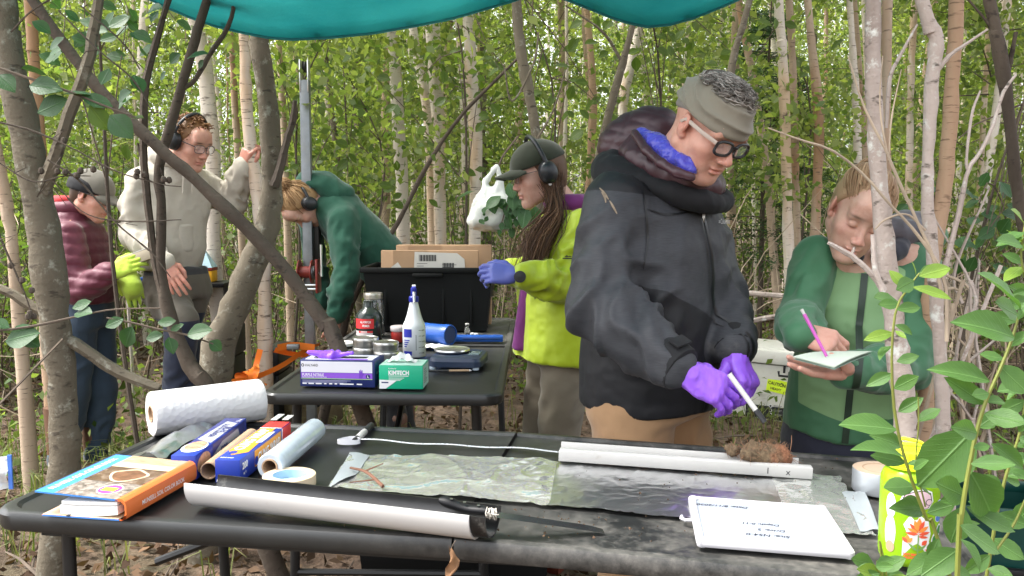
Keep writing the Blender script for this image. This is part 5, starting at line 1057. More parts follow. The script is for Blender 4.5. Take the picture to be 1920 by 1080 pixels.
for nm, t0_, t1_, m_ in (('black_half', 0, .5, M_ink), ('yellow_half', .5, .95, M_tan), ('tip', .95, 1, M_wpaper)):
    mb = MB(); mb.tube([a_+zz_+d_*t0_, a_+zz_+d_*t1_], [.004, .004 if nm != 'tip' else .001], 8); mb.build(nm, m_, r_)
r_, p_ = irow('folded_cloth', 812, 652, 'crumpled white cloth under the blue canister', 'cloth'); mb = MB(); mb.grid([[((i/9-.5)*.13, (j/7-.5)*.10, .003+.010*abs(math.sin(i*1.3+j*.9))*(1-abs(i/9-.5)*1.6)) for j in range(8)] for i in range(10)]); mb.build('cloth', M_wpaper, r_, False, None)
# scale
r_, p_ = irow('digital_scale', 852, 694, 'navy blue digital scale with round steel platter', 'scale', -.12); M_sc = mat('scale_navy', (.022, .035, .07), .38, var=.06); M_scl = mat('scale_window', (.12, .17, .19), .2)
mb = MB(); poly = table_top_poly(-.095, .095, -.005, .20, .03, True, True); mb.prism([(x*1.0, y) for x, y in poly], .010, .030); mb.build('base', M_sc, r_, False)
mb = MB(); n_ = len(poly); vs_ = [(x*s_, .0975+(y-.0975)*s_, z) for s_, z in ((1.0, .030), (.96, .041), (.84, .047), (.0, .047)) for x, y in poly]; mb.add(vs_, [(k*n_+j, k*n_+(j+1) % n_, (k+1)*n_+(j+1) % n_, (k+1)*n_+j) for k in range(3) for j in range(n_)]); mb.build('housing', M_sc, r_, False, 30)
mb = MB(); mb.lathe([(.058, .049), (.064, .052), (.066, .056), (.065, .061), (.060, .0585), (0, .058)], 40, c=(-.028, .105, 0)); mb.build('platter', M_alu, r_, False, 30); mb = MB(); mb.lathe([(0, .0475), (.05, .0478), (.052, .052), (0, .053)], 28, c=(-.028, .105, 0)); mb.build('platter_support', M_blackp, r_, False)
mb = MB(); mb.box((.06, .09, .0475), (.04, .075, .004), bev=.0015, M=None); mb.build('display', M_scl, r_, False); mb = MB(); mb.box((.06, .10, .05), (.026, .034, .0012)); mb.build('screen', mat('lcd', (.22, .27, .25), .2), r_, False)
for x, y in ((-.08, .01), (.075, .012), (-.075, .185), (.075, .185)):
    mb = MB(); mb.lathe([(0, 0), (.011, 0), (.012, .003), (.012, .010), (0, .0105)], 16, c=(x, y, 0)); mb.build('foot', mat('foot_pale', (.5, .58, .66), .5), r_, False)
# black tote with cardboard boxes
tl2, tr2 = T(700, 622, ZT), T(906, 622, ZT); TW = .60; r_ = root('storage_tote', ((tl2[0]+tr2[0])/2-.0, tl2[1], ZT), 'large black plastic storage tote on the rear table', 'tote', rotz=-.02); TH, TD = .30, .40; M_tote = mat('tote_black', (.005, .0055, .0055), .6, bscale=200, bstr=.1, spec=.2)
def taper_box(w0, w1, d0, d1, h, th, z0=0):
    mb = MB(); ring = lambda w, d, z: [(-w/2, .2-d/2, z), (w/2, .2-d/2, z), (w/2, .2+d/2, z), (-w/2, .2+d/2, z)]
    vs = ring(w0, d0, z0)+ring(w1, d1, z0+h)+ring(w1-2*th, d1-2*th, z0+h)+ring(w0-2*th, d0-2*th, z0+th); fs = [(3, 2, 1, 0)]
    for a in range(3): fs += [(a*4+i, a*4+(i+1) % 4, a*4+4+(i+1) % 4, a*4+4+i) for i in range(4)]
    fs.append((12, 13, 14, 15)); mb.add(vs, fs, 0, False); return mb
taper_box(TW*.90, TW, TD*.88, TD, TH-.02, .004).build('body', M_tote, r_, False)
for sx_, sy_, w_, d_ in ((0, -1, TW+.03, .018), (0, 1, TW+.03, .018), (-1, 0, .018, TD-.02), (1, 0, .018, TD-.02)):
    mb = MB(); mb.box((sx_*(TW/2+.006), .2+sy_*(TD/2+.006), TH-.012), (w_, d_, .024), bev=.004); mb.build('rim', M_tote, r_, False)
for x in (-.2, -.07, .07, .2):
    mb = MB(); mb.box((x, .2-TD*.465, TH*.5), (.012, .014, TH*.8), bev=.003, M=Matrix.Rotation(0, 4, 'X')); mb.build('rib', M_tote, r_, False)
mb = MB(); mb.box((0, -.012, TH-.035), (.14, .022, .018), bev=.005); mb.build('handle', M_tote, r_, False)
def wp(r, x, y, z): return np.array(r.matrix_basis @ Vector((x, y, z)))[:3]
for k_, (x, y, w_, d_, h_, lb) in enumerate(((.0, .10, .46, .04, .365, 'flattened cardboard carton with shipping label in the tote'), (.055, .24, .46, .10, .385, 'taller brown cardboard carton standing in the tote'))):
    c_ = wp(r_, x, y, .01); cr_ = root('cardboard_carton', tuple(c_), lb, 'carton', rotz=-.02+.015*k_); mb = MB(); mb.box((0, 0, h_/2), (w_, d_, h_), bev=.002); mb.build('carton', M_card, cr_, False)
    mb = MB(); mb.box((-w_*.2, -d_/2-.0015, h_-.05), (w_*.35, .002, .1)); mb.build('flap', M_card, cr_, False)
    if k_ == 0:
        M_slab = mat('shipping_label', (.50, .48, .44), .35)
        poly2(cr_, at(FRONT, 0, -d_/2-.0035, 0), [(-.075, h_-.12), (.17, h_-.12), (.165, h_-.04), (.13, h_-.012), (-.07, h_-.006)], M_slab, 'shipping_label'); poly2(cr_, at(FRONT, 0, -d_/2-.0035, 0), [(-.19, h_-.085), (-.13, h_-.085), (-.15, h_-.055)], M_slab, 'shipping_label')
        for k2 in range(30): rect(cr_, at(FRONT, 0, -d_/2-.0042, 0), .0018+.0015*(k2 % 3), .03 if k2 < 18 else .022, M_ink, 'barcode_bar', -.05+.0045*k2+(.03 if k2 > 17 else 0), h_-.05-(.03 if k2 > 17 else 0))
        for k2 in range(9): rect(cr_, at(FRONT, 0, -d_/2-.0042, 0), .05+.02*math.sin(k2*2.1), .0022, M_ink, 'printed_line', -.06+.12*(k2 % 2), h_-.062-.006*k2)
# ---- on the ground below the rear table
def gz(p): return gh(p[0], p[1])
p_ = P(850, 800, 2.95); r_ = root('ground_tote', (p_[0], p_[1]-.0, gz(p_)), 'low black tote on the ground under the rear table', 'tote'); taper_box(.62, .70, .36, .42, .42, .005).build('body', M_tote, r_, False)
for sx_, sy_, w_, d_ in ((0, -1, .74, .02), (0, 1, .74, .02), (-1, 0, .02, .40), (1, 0, .02, .40)):
    mb = MB(); mb.box((sx_*.357, .2+sy_*.217, .41), (w_, d_, .03), bev=.006); mb.build('rim', M_tote, r_, False)
p_ = P(852, 800, 3.1); r_ = root('snack_bag', (p_[0], p_[1], .30), 'blue and orange crinkled snack bag under the rear table', 'bag', rotz=.1); mb = MB(); M_bagb = mat('bag_blue', (.02, .04, .30), .25, bscale=40, bstr=.4); M_bago = mat('bag_orange', (.45, .27, .10), .25, bscale=40, bstr=.4)
mb.grid([[((i/9-.5)*.10*(1+.1*math.sin(j*2)), -.03*math.sin(math.pi*j/9)*math.sin(math.pi*i/9)-.002*(i % 2), j/9*.15) for j in range(10)] for i in range(10)]); mb.build('front', M_bago, r_, False, None); mb = MB(); mb.grid([[((i/9-.5)*.10, .005+.03*math.sin(math.pi*j/9)*math.sin(math.pi*i/9), j/9*.15) for j in range(10)] for i in range(10)]); mb.build('back', M_bagb, r_, False, None)
mb = MB(); mb.box((0, 0, .148), (.104, .004, .016)); mb.build('seal', M_bagb, r_, False); poly2(r_, at(FRONT, 0, -.036, 0), [(-.045, .13), (-.03, .135), (.05, .06), (.04, .05)], mat('bag_cyan', (.05, .2, .5), .3), 'printed_stripe')
p_ = P(1000, 790, 3.35); r_ = root('red_crate', (p_[0], p_[1], gz(p_)), 'dark red wooden crate on the ground by the khaki trousers', 'crate', rotz=-.5); M_rc = mat('crate_red', (.16, .035, .02), .5, var=.2)
for c_, s_ in (((0, -.12, .19), (.34, .014, .38)), ((0, .12, .19), (.34, .014, .38)), ((-.163, 0, .19), (.014, .226, .38)), ((.163, 0, .19), (.014, .226, .38)), ((0, 0, .015), (.31, .224, .012))):
    mb = MB(); mb.box(c_, s_, bev=.002); mb.build('panel', M_rc, r_, False)
p_ = P(945, 800, 2.9); r_ = root('cardboard_sheet', (p_[0], p_[1], .38), 'bent piece of cardboard sticking out of the low tote', 'cardboard', rotz=.3); mb = MB(); mb.box((0, 0, .02), (.14, .004, .16), M=Matrix.Rotation(R(-35), 4, 'X')); mb.build('sheet', M_card, r_, False); mb = MB(); mb.box((.0, .01, .02), (.10, .004, .10), M=Matrix.Rotation(R(-60), 4, 'X')); mb.build('flap', M_card, r_, False)
# ---- cooler
ca = T(1385, 775, -.02); cb2 = T(1494, 790, -.02); cdv = nrm(cb2-ca); r_ = root('cooler', (ca[0], ca[1], gz(ca)), 'white hard cooler with caution sticker standing on the leaf litter', 'cooler', mtx=frame((cb2[0]+.02, cb2[1], gz(cb2)-.01), cdv, (0, 0, 1))); M_cool = mat('cooler_white', (.62, .61, .55), .45, var=.05, dirt=((.42, .38, .3), 12, .55, .85)); CW, CH, CD = .84, .47, .44
mb = MB(); vs_ = [(-CW+.02, 0.02, 0), (-.02, .02, 0), (-.02, CD-.02, 0), (-CW+.02, CD-.02, 0), (-CW, 0, CH*.78), (0, 0, CH*.78), (0, CD, CH*.78), (-CW, CD, CH*.78)]; mb.add(vs_, [(3,2,1,0),(4,5,6,7),(0,1,5,4),(1,2,6,5),(2,3,7,6),(3,0,4,7)], 0, False); mb.build('body', M_cool, r_, False)
mb = MB(); mb.box((-CW/2, CD/2-.004, CH*.89), (CW+.03, CD+.03, CH*.19), bev=.012); mb.build('lid', M_cool, r_, False); mb = MB(); mb.box((-CW/2, CD/2, CH*.99), (CW-.08, CD-.08, .012), bev=.005); mb.build('lid_panel', M_cool, r_, False)
FT = at(FRONT, 0, .0, 0) @ Matrix.Rotation(R(3.7), 4, 'X')
def cf(x, z, o=.003): return Matrix.Translation((x, .02-.02*(z/(CH*.78))-o, z)) @ FRONT
for x in (-.10, -CW+.10):
    mb = MB(); mb.tube([(x, -.022, CH*.80), (x, -.028, CH*.70)], .008, 8); mb.tube([(x-.035, -.03, CH*.72), (x-.03, -.034, CH*.66), (x+.03, -.034, CH*.66), (x+.035, -.03, CH*.72)], .008, 8); mb.build('latch', M_blackp, r_, False)
M_caut = flat('caution_yellow', (.62, .80, .03)); CT = cf(-.225, .20, .004) @ Matrix.Rotation(R(-8), 4, 'Z'); rect(r_, CT, .125, .085, M_caut, 'caution_sticker'); text('CAUTION', .030, CT @ Matrix.Translation((.006, .045, .0012)), M_ink, r_, .0008, width=.113); text('HEAVY', .024, CT @ Matrix.Translation((.026, .014, .0012)), M_ink, r_, .0004, width=.07)
poly2(r_, cf(-.36, .012, .0045), [(0, 0), (.325, -.004), (.31, .055), (.25, .105), (0, .115)], M_ink, 'badge_panel'); 
for k_ in range(3):
    disc(r_, cf(-.36, .012, .0055), .165, .03+.028*k_, .011, .011, M_winkt, 'badge_icon'); disc(r_, cf(-.36, .012, .0062), .165, .03+.028*k_, .007, .007, M_ink, 'badge_icon'); rect(r_, cf(-.36, .012, .0055), .055, .004, mat('badge_grey', (.25, .25, .25), .5), 'badge_line', .185, .033+.028*k_); rect(r_, cf(-.36, .012, .0055), .045, .004, mat('badge_grey', (.25, .25, .25), .5), 'badge_line', .185, .026+.028*k_)
mb = MB(); mb.tube([(-.02, -.02, CH*.82), (.015, -.04, CH*.70), (.01, -.045, CH*.60)], .006, 6); mb.lathe([(.006, 0), (.018, -.012), (.014, -.03), (0, -.032)], 10, c=(.01, -.045, CH*.60)); mb.build('rope_handle', M_blackp, r_, False)
rect(r_, cf(-.46, .215, .004), .09, .06, mat('cooler_badge', (.25, .25, .24), .5), 'nameplate')
# ---- green bin at the right
p_ = P(1885, 915, 2.05); r_ = root('green_bin', (p_[0], p_[1], gz(p_)), 'dark green plastic bin standing behind the willow leaves', 'bin', rotz=-.3); M_gbin = mat('bin_green', (.004, .042, .034), .4); 
mb = taper_box(.20, .25, .20, .25, .60, .005); mb.build('body', M_gbin, r_, False); 
for sx_, sy_, w_, d_ in ((0, -1, .28, .02), (0, 1, .28, .02), (-1, 0, .02, .25), (1, 0, .02, .25)):
    mb = MB(); mb.box((sx_*.128, .2+sy_*.128, .595), (w_, d_, .03), bev=.005); mb.build('rim', M_gbin, r_, False)
mb = MB(); mb.box((0, .062, .45), (.16, .02, .03), bev=.005); mb.build('handle', M_blackp, r_, False)
# ---- drill mast with winch
m0, m1 = P(571, 122, 4.55), P(582, 640, 4.55); r_ = root('drill_mast', (m1[0], m1[1], gz(m1)), 'grey steel drill mast with pulley head and red winch', 'drill mast'); sw = .024
mb = MB(); base_ = np.array([m1[0], m1[1], gz(m1)]); dv = nrm(m0-m1); mb.box((0, 0, 0), (2*sw, 2*sw*.9, np.linalg.norm(m0-base_)-.05), bev=.003, M=frame((m0+base_)/2-dv*.05, np.cross(dv, (0, 1, 0))*1.0, dv) if False else Matrix.Translation(V3((m0+base_)/2-dv*.05)) @ (Vector((0, 0, 1)).rotation_difference(V3(dv))).to_matrix().to_4x4()); mb.build('post', M_steel, r_)
for sx_ in (-1, 1):
    mb = MB(); mb.box((m0[0]+sx_*.020, m0[1], m0[2]-.055), (.006, .05, .16), bev=.002); mb.build('head_plate', M_alu, r_)
mb = MB(); mb.lathe([(.008, -.008), (.030, -.008), (.026, 0), (.030, .008), (.008, .008)], 20, M=Matrix.Translation(V3(m0+np.array([0, -.0, -.01]))) @ Matrix.Rotation(R(90), 4, 'Y')); mb.build('pulley', M_blackp, r_)
wz = P(578, 510, 4.5); M_wred = mat('winch_red', (.22, .03, .022), .4, var=.2); MW = Matrix.Translation(V3(wz)) @ Matrix.Rotation(R(90), 4, 'Y')
mb = MB(); mb.lathe([(.01, -.035), (.062, -.035), (.062, -.030), (.03, -.029), (.03, .029), (.062, .030), (.062, .035), (.01, .035)], 28, M=Matrix.Translation((-.012, 0, 0)) @ MW); mb.build('winch_drum', M_wred, r_, True, 30)
mb = MB(); mb.lathe([(.0, -.05), (.035, -.05), (.035, -.040), (0, -.040)], 24, M=Matrix.Translation((.07, -.01, 0)) @ MW); mb.lathe([(.0, .03), (.025, .03), (.025, .037), (0, .037)], 20, M=Matrix.Translation((.0, -.01, .01)) @ MW); mb.build('winch_gear', M_steel, r_)
for dz in (-.065, -.085):
    mb = MB(); mb.tube([wz+[-.06, -.03, dz], wz+[.05, -.03, dz]], .007, 8); mb.build('winch_tie_bar', M_alu, r_)
mb = MB(); mb.box(tuple(wz+[.05, .0, -.02]), (.012, .09, .17), bev=.003); mb.build('winch_side_plate', M_wred, r_); mb = MB(); mb.tube([wz+[.06, -.02, 0], wz+[.075, -.03, -.02], wz+[.075, -.03, .14]], .007, 8); mb.build('crank', M_alu, r_)
mb = MB(); mb.box(tuple(P(592, 455, 4.62)), (.05, .06, .26), bev=.01); mb.build('battery_box', mat('mast_box', (.03, .025, .02), .5), r_)
mb = MB(); mb.tube([wz+[.01, -.02, -.06], wz+[.03, -.03, -.28], [base_[0]+.05, base_[1]-.02, .3]], .003, 6); mb.build('cable', M_steel, r_)
# ---- orange straps, black cases, small table, bags behind
M_str = mat('strap_orange', (.85, .20, .02), .5, var=.08)
def ribbon(name, pts, wdt, parent, m, tw=0.0):
    A = smooth_path(pts, 18); mb = MB(); rows_ = []
    for i in range(18):
        t_ = nrm(A[min(17, i+1)]-A[max(0, i-1)]); s_ = nrm(np.cross(t_, [0, 1, .2])); a = tw*i/17; s2 = s_*math.cos(a)+np.cross(t_, s_)*math.sin(a); rows_.append([tuple(A[i]-s2*wdt/2), tuple(A[i]+s2*wdt/2)])
    mb.grid(rows_); return mb.build(name, m, parent, True, None)
b0 = P(470, 715, 4.3); st = root('ratchet_strap', (b0[0], b0[1], gz(b0)), 'bright orange ratchet straps stretched from a birch to the mast', 'strap')
ribbon('strap', [P(488, 655, 4.3), P(480, 685, 4.3), P(470, 716, 4.25)], .028, st, M_str, .3); ribbon('strap', [P(440, 722, 4.2), P(520, 690, 4.3), P(575, 655, 4.4), P(600, 645, 4.45)], .028, st, M_str, .8); ribbon('strap', [P(420, 720, 4.2), P(455, 712, 4.2), P(490, 716, 4.2), P(500, 722, 4.2)], .03, st, M_str, 1.5); ribbon('strap', [P(515, 656, 4.35), P(545, 663, 4.4), P(590, 668, 4.45)], .03, st, M_str, .4); ribbon('strap', [P(520, 652, 4.3), P(550, 648, 4.35), P(590, 652, 4.4)], .035, st, M_str, -.6)
for k_ in range(4): ribbon('loose_end', [P(450+8*k_, 716, 4.2), P(446+12*k_, 702-5*k_, 4.2), P(462+6*k_, 700, 4.18), P(470+4*k_, 716, 4.18)], .03, st, M_str, 2+k_)
mb = MB(); mb.box(tuple(P(550, 650, 4.33)), (.06, .03, .025), bev=.004); mb.build('ratchet', M_steel, st)
def simple_case(name, u, v, d, sz, label, m, rz=0, lidh=.25):
    p = P(u, v, d); z0 = gh(p[0], p[1]); r = root(name, (p[0], p[1], z0), label, 'case', rotz=rz); mb = MB(); mb.box((0, 0, sz[2]*(1-lidh)/2), (sz[0], sz[1], sz[2]*(1-lidh)), bev=.012); mb.build('body', m, r, False); mb = MB(); mb.box((0, 0, sz[2]*(1-lidh/2)+.002), (sz[0]*1.02, sz[1]*1.02, sz[2]*lidh), bev=.012); mb.build('lid', m, r, False)
    mb = MB(); mb.box((0, -sz[1]/2-.008, sz[2]*.74), (.05, .014, .05), bev=.004); mb.build('latch', M_blackp, r, False); return r
simple_case('equipment_case', 519, 610, 4.9, (.09, .3, .56), 'narrow black equipment case behind the birch with straps', M_blackp); simple_case('equipment_case', 395, 600, 5.0, (.30, .3, .68), 'black equipment case behind the grey trousers', M_blackp)
p_ = P(565, 640, 5.0); s_ = SDF(); s_.ell((p_[0], p_[1], .16), (.22, .15, .16), .05); s_.ell((p_[0]-.06, p_[1]-.05, .26), (.13, .1, .1), .06); V, Q = s_.surf(.012); V = folds(V, Q, [], .012, 3, 9); db = root('duffel_bag', (p_[0], p_[1], gz(p_)), 'olive brown duffel bag slumped behind the mast', 'bag'); link('bag', np_mesh('bag', V, Q), fabric('duffel_olive', (.15, .115, .06)), db); mb = MB(); mb.tube([(p_[0]-.12, p_[1]-.15, .25), (p_[0]-.05, p_[1]-.19, .36), (p_[0]+.06, p_[1]-.19, .34), (p_[0]+.12, p_[1]-.14, .22)], .011, 8); mb.build('handle', M_blackp, db)
p_ = P(248, 541, 5.0); r_ = root('camp_table', (p_[0], p_[1]+.2, gz(p_)), 'small aluminium camp table between the two standing people', 'table'); zt_ = p_[2]; mb = MB(); mb.box((p_[0], p_[1]+.2, zt_), (.42, .4, .022), bev=.006); mb.build('table_top', M_alu, r_)
for sx_ in (-1, 1):
    for sy_ in (0, 1): mb = MB(); mb.tube([(p_[0]+sx_*.19, p_[1]+.03+sy_*.34, zt_-.01), (p_[0]+sx_*.17, p_[1]+.03+sy_*.34, gz(p_))], .011, 8); mb.build('leg', M_alu, r_)
p2_ = P(268, 528, 5.08); r_ = root('blue_tub', (p2_[0], p2_[1], zt_+.011), 'blue and white tub on the aluminium camp table', 'tub'); mb = MB(); mb.lathe([(0, 0), (.04, 0), (.045, .03), (.045, .035)], 20); mb.build('tub', M_white, r_, False); mb = MB(); mb.lathe([(.047, .030), (.047, .045), (0, .046)], 20); mb.build('lid', M_blu, r_, False)
p_ = P(385, 548, 5.2); r_ = root('work_stand', (p_[0], p_[1], gz(p_)), 'dark work stand holding a yellow tool box', 'stand'); zt_ = P(385, 532, 5.2)[2]; mb = MB(); mb.box((p_[0], p_[1], zt_), (.3, .25, .025), bev=.005); mb.build('top', M_blackp, r_)
for sx_ in (-1, 1): mb = MB(); mb.tube([(p_[0]+sx_*.12, p_[1], zt_), (p_[0]+sx_*.13, p_[1], gz(p_))], .015, 8); mb.build('leg', M_steel_blk, r_)
r_ = root('tool_box', (p_[0], p_[1], zt_+.0125), 'yellow and red tool box with pale blue cover on the dark stand', 'tool box'); M_ty = mat('tool_yellow', (.80, .40, .02), .4); mb = MB(); mb.box((0, 0, .035), (.12, .10, .07), bev=.008); mb.build('body', M_ty, r_, False); mb = MB(); mb.box((0, 0, .075), (.122, .102, .02), bev=.004); mb.build('band', M_wred, r_, False); mb = MB(); mb.add([(-.06, -.05, .086), (.06, -.05, .086), (.06, .05, .086), (-.06, .05, .086), (-.02, 0, .2), (.0, 0, .2)], [(0, 1, 5, 4), (1, 2, 5), (2, 3, 4, 5), (3, 0, 4)], 0, False); mb.build('cover', mat('cover_blue', (.42, .60, .70), .4), r_, False)
# ---- white plastic bag hanging in the birches
p_ = P(925, 395, 4.3); s_ = SDF(); s_.ell(p_+[.0, 0, .0], (.105, .08, .085), .05); s_.ell(p_+[-.06, 0, -.05], (.07, .06, .04), .05); s_.ell(p_+[.06, 0, -.04], (.07, .06, .05), .05); s_.cap(p_+[-.03, 0, .05], p_+[-.045, 0, .14], .045, .012, .03); s_.cap(p_+[.02, 0, .06], p_+[.035, 0, .15], .045, .012, .03); s_.cap(p_+[-.045, 0, .13], p_+[.015, 0, .215], .014, .008, .01); s_.cap(p_+[.035, 0, .14], p_+[.02, 0, .215], .012, .008, .01)
V, Q = s_.surf(.008); V = folds(V, Q, [(p_+[-.05, 0, .16], p_+[0, 0, -.1], .010, 9)], .010, 4, 17); M_bag, nt, b = newmat('plastic_bag_white'); b.inputs['Base Color'].default_value = (.62, .64, .60, 1); b.inputs['Roughness'].default_value = .35; b.inputs['Subsurface Weight'].default_value = .5; b.inputs['Subsurface Radius'].default_value = (.05, .05, .05); bump(nt, b, noise(nt, 25, 4, .6), .5, .01)
r_ = root('plastic_bag', tuple(p_+[.018, 0, .21]), 'white plastic bag hanging from a branch behind the cap', 'bag'); link('bag', np_mesh('bag', V, Q), M_bag, r_); mb = MB(); mb.tube([p_+[.018, 0, .20], p_+[.05, .02, .27], p_+[.12, .05, .36]], .005, 6); mb.build('hanging_cord', TWIG, r_)
# zip bag at the left edge, hanging on the grey trunk's twig
p_ = P(-4, 885, 1.95); r_ = root('zip_bag', (p_[0], p_[1], p_[2]+.05), 'clear zip bag with blue seal hanging beside the table', 'bag'); M_zip, nt, b = newmat('zip_film'); b.inputs['Base Color'].default_value = (.75, .8, .85, 1); b.inputs['Roughness'].default_value = .12; b.inputs['Alpha'].default_value = .55; bump(nt, b, noise(nt, 30, 4), .6, .01)
mb = MB(); mb.grid([[tuple(p_+np.array([-.10+.125*i/9, .012*math.sin(i*.9+j), -.04+.075*j/7-.012*(1-i/9)])) for j in range(8)] for i in range(10)]); mb.build('bag', M_zip, r_, True, None); mb = MB(); mb.box(tuple(p_+np.array([.028, 0, .0])), (.009, .004, .078)); mb.build('blue_seal', mat('seal_blue', (.08, .2, .62), .3), r_)
mb = MB(); mb.tube([p_+[-.05, 0, .03], p_+[-.06, .1, .12], p_+[-.02, .35, .25]], .003, 5); mb.build('cord', TWIG, r_)
# ================================================================ PEOPLE
from mathutils.bvhtree import BVHTree
def add_mask(m, colB, attr='mask', lo=.45, hi=.55):
    nt = m.node_tree; b = nt.nodes['Principled BSDF']; src = b.inputs['Base Color'].links[0].from_socket
    a = N(nt, 'ShaderNodeAttribute'); a.attribute_name = attr; k = rampn(nt, a.outputs['Fac'], [(lo, (0, 0, 0)), (hi, (1, 1, 1))])
    nt.links.new(mixc(nt, k, src, colB), b.inputs['Base Color']); return m
def skinmat(name, col):
    m, nt, b = newmat(name); f = noise(nt, 28, 6, .65); out = rampn(nt, f, [(.3, (col[0]*.86, col[1]*.76, col[2]*.74)), (.5, col), (.7, (col[0]*1.08, col[1]*1.12, col[2]*1.12))]); nt.links.new(out, b.inputs['Base Color'])
    b.inputs['Roughness'].default_value = .48; b.inputs['Subsurface Weight'].default_value = .25; b.inputs['Subsurface Radius'].default_value = (.012, .005, .003); b.inputs['Subsurface Scale'].default_value = .6; b.inputs['Specular IOR Level'].default_value = .4
    bump(nt, b, noise(nt, 260, 3, .6), .15, .001)
    add_mask(m, (col[0]*.92, col[1]*.58, col[2]*.58), 'red', .0, 1.0); add_mask(m, (.11, .065, .04), 'brow', .0, 1.0); return m
def hmat(c, psi, pitch, roll=0, s=1.0):
    """head frame: x right, y face, z up"""
    a = R(psi); p = R(pitch); F = np.array([math.sin(a)*math.cos(p), -math.cos(a)*math.cos(p), -math.sin(p)]); U0 = np.array([math.sin(a)*math.sin(p), -math.cos(a)*math.sin(p), math.cos(p)]); X0 = np.cross(F, U0)
    r = R(roll); U = U0*math.cos(r)+X0*math.sin(r); X = np.cross(F, U); return np.column_stack([X, F, U]), np.array(c, float), s
def hw(H, p): return H[1]+H[2]*(H[0]@np.asarray(p, float))
def hl(H, V): return ((V-H[1])@H[0])/H[2]
def head_sdf(H, female=False, neck_to=None, nr=.056):
    S = SDF(); s = H[2]
    e = lambda c, r, k=.02, op='u', M=None: S.ell(hw(H, np.array(c)*fx), np.array(r)*s*fx, k*s, op, H[0] if M is None else H[0]@M)
    c = lambda a, b, ra, rb, k=.02, op='u': S.cap(hw(H, np.array(a)*fx), hw(H, np.array(b)*fx), ra*s, rb*s, k*s, op)
    jw = .040 if female else .046; fx = np.array([.91 if female else 1.0, 1, 1]); ch = .017 if female else .022
    e((0, -.015, .036), (.075, .097, .086)); e((0, .030, -.025), (.058, .066, .082), .03)
    for x in (-1, 1):
        c((x*jw*1.15, -.008, -.055), (x*.018, .070, -.103), .024, ch, .03); e((x*.042, .058, -.026), (.026, .028, .024), .03); e((x*.030, .066, -.065), (.022, .022, .028), .02)
    e((0, .079, -.101), (.021, .018, .018), .02); c((-.042, .080, .026), (.042, .080, .026), .012 if female else .016, .012 if female else .016, .02); e((0, .072, .06), (.05, .03, .035), .03)
    for x in (-1, 1): e((x*.032, .106, .004), (.019, .020, .014), .014, 's'); e((x*.031, .0775, .004), (.0165, .0155, .0145), .004)
    nf = .82 if female else 1.0; c((0, .090, .012), (0, .113 if not female else .109, -.028), .0075*nf, .0115*nf, .012); e((0, .117 if not female else .112, -.033), (.0115*nf, .010*nf, .0095*nf), .008)
    for x in (-1, 1): e((x*.0125, .105, -.036), (.0085, .011, .0075), .006); e((x*.007, .113, -.043), (.004, .005, .003), .003, 's')
    e((0, .090, -.055), (.022, .012, .010), .012); e((0, .0985, -.0615), (.023, .008, .0052), .004); e((0, .0965, -.0735), (.020, .009, .0066), .005); c((-.025, .103, -.0668), (.025, .103, -.0668), .0028, .0028, .003, 's')
    for x in (-1, 1):
        tw = np.array(Matrix.Rotation(R(-18*x), 3, 'Z') @ Matrix.Rotation(R(-12), 3, 'X')); e((x*.079, -.008, -.002), (.0085, .020, .031), .006, 'u', tw); e((x*.088, -.006, .002), (.006, .010, .018), .004, 's', tw); e((x*.076, .002, -.028), (.008, .009, .010), .006)
    if neck_to is not None: S.cap(hw(H, (0, -.028, -.05)), neck_to, nr*s, nr*1.12*s, .03)
    return S
def head_mesh(S, H, res, clipz=None):
    V, Q = S.surf(res, None, 1); L = hl(H, V); g = lambda c, r: np.exp(-(((L-np.array(c))/np.array(r))**2).sum(1))
    red = np.clip(1.0*g((0, .098, -.067), (.022, .02, .009))+.55*g((0, .115, -.032), (.02, .02, .016))+.30*(g((.045, .07, -.03), (.03, .03, .03))+g((-.045, .07, -.03), (.03, .03, .03)))+.5*(g((.08, 0, 0), (.02, .04, .04))+g((-.08, 0, 0), (.02, .04, .04)))+.35*(g((.031, .09, -.006), (.02, .02, .007))+g((-.031, .09, -.006), (.02, .02, .007))), 0, 1)
    brow = np.clip(1.15*(g((.033, .095, .031), (.020, .03, .0042))+g((-.033, .095, .031), (.020, .03, .0042)))+.9*(g((.031, .095, -.0035), (.014, .02, .0018))+g((-.031, .095, -.0035), (.014, .02, .0018))), 0, 1)
    return V, Q, red, brow
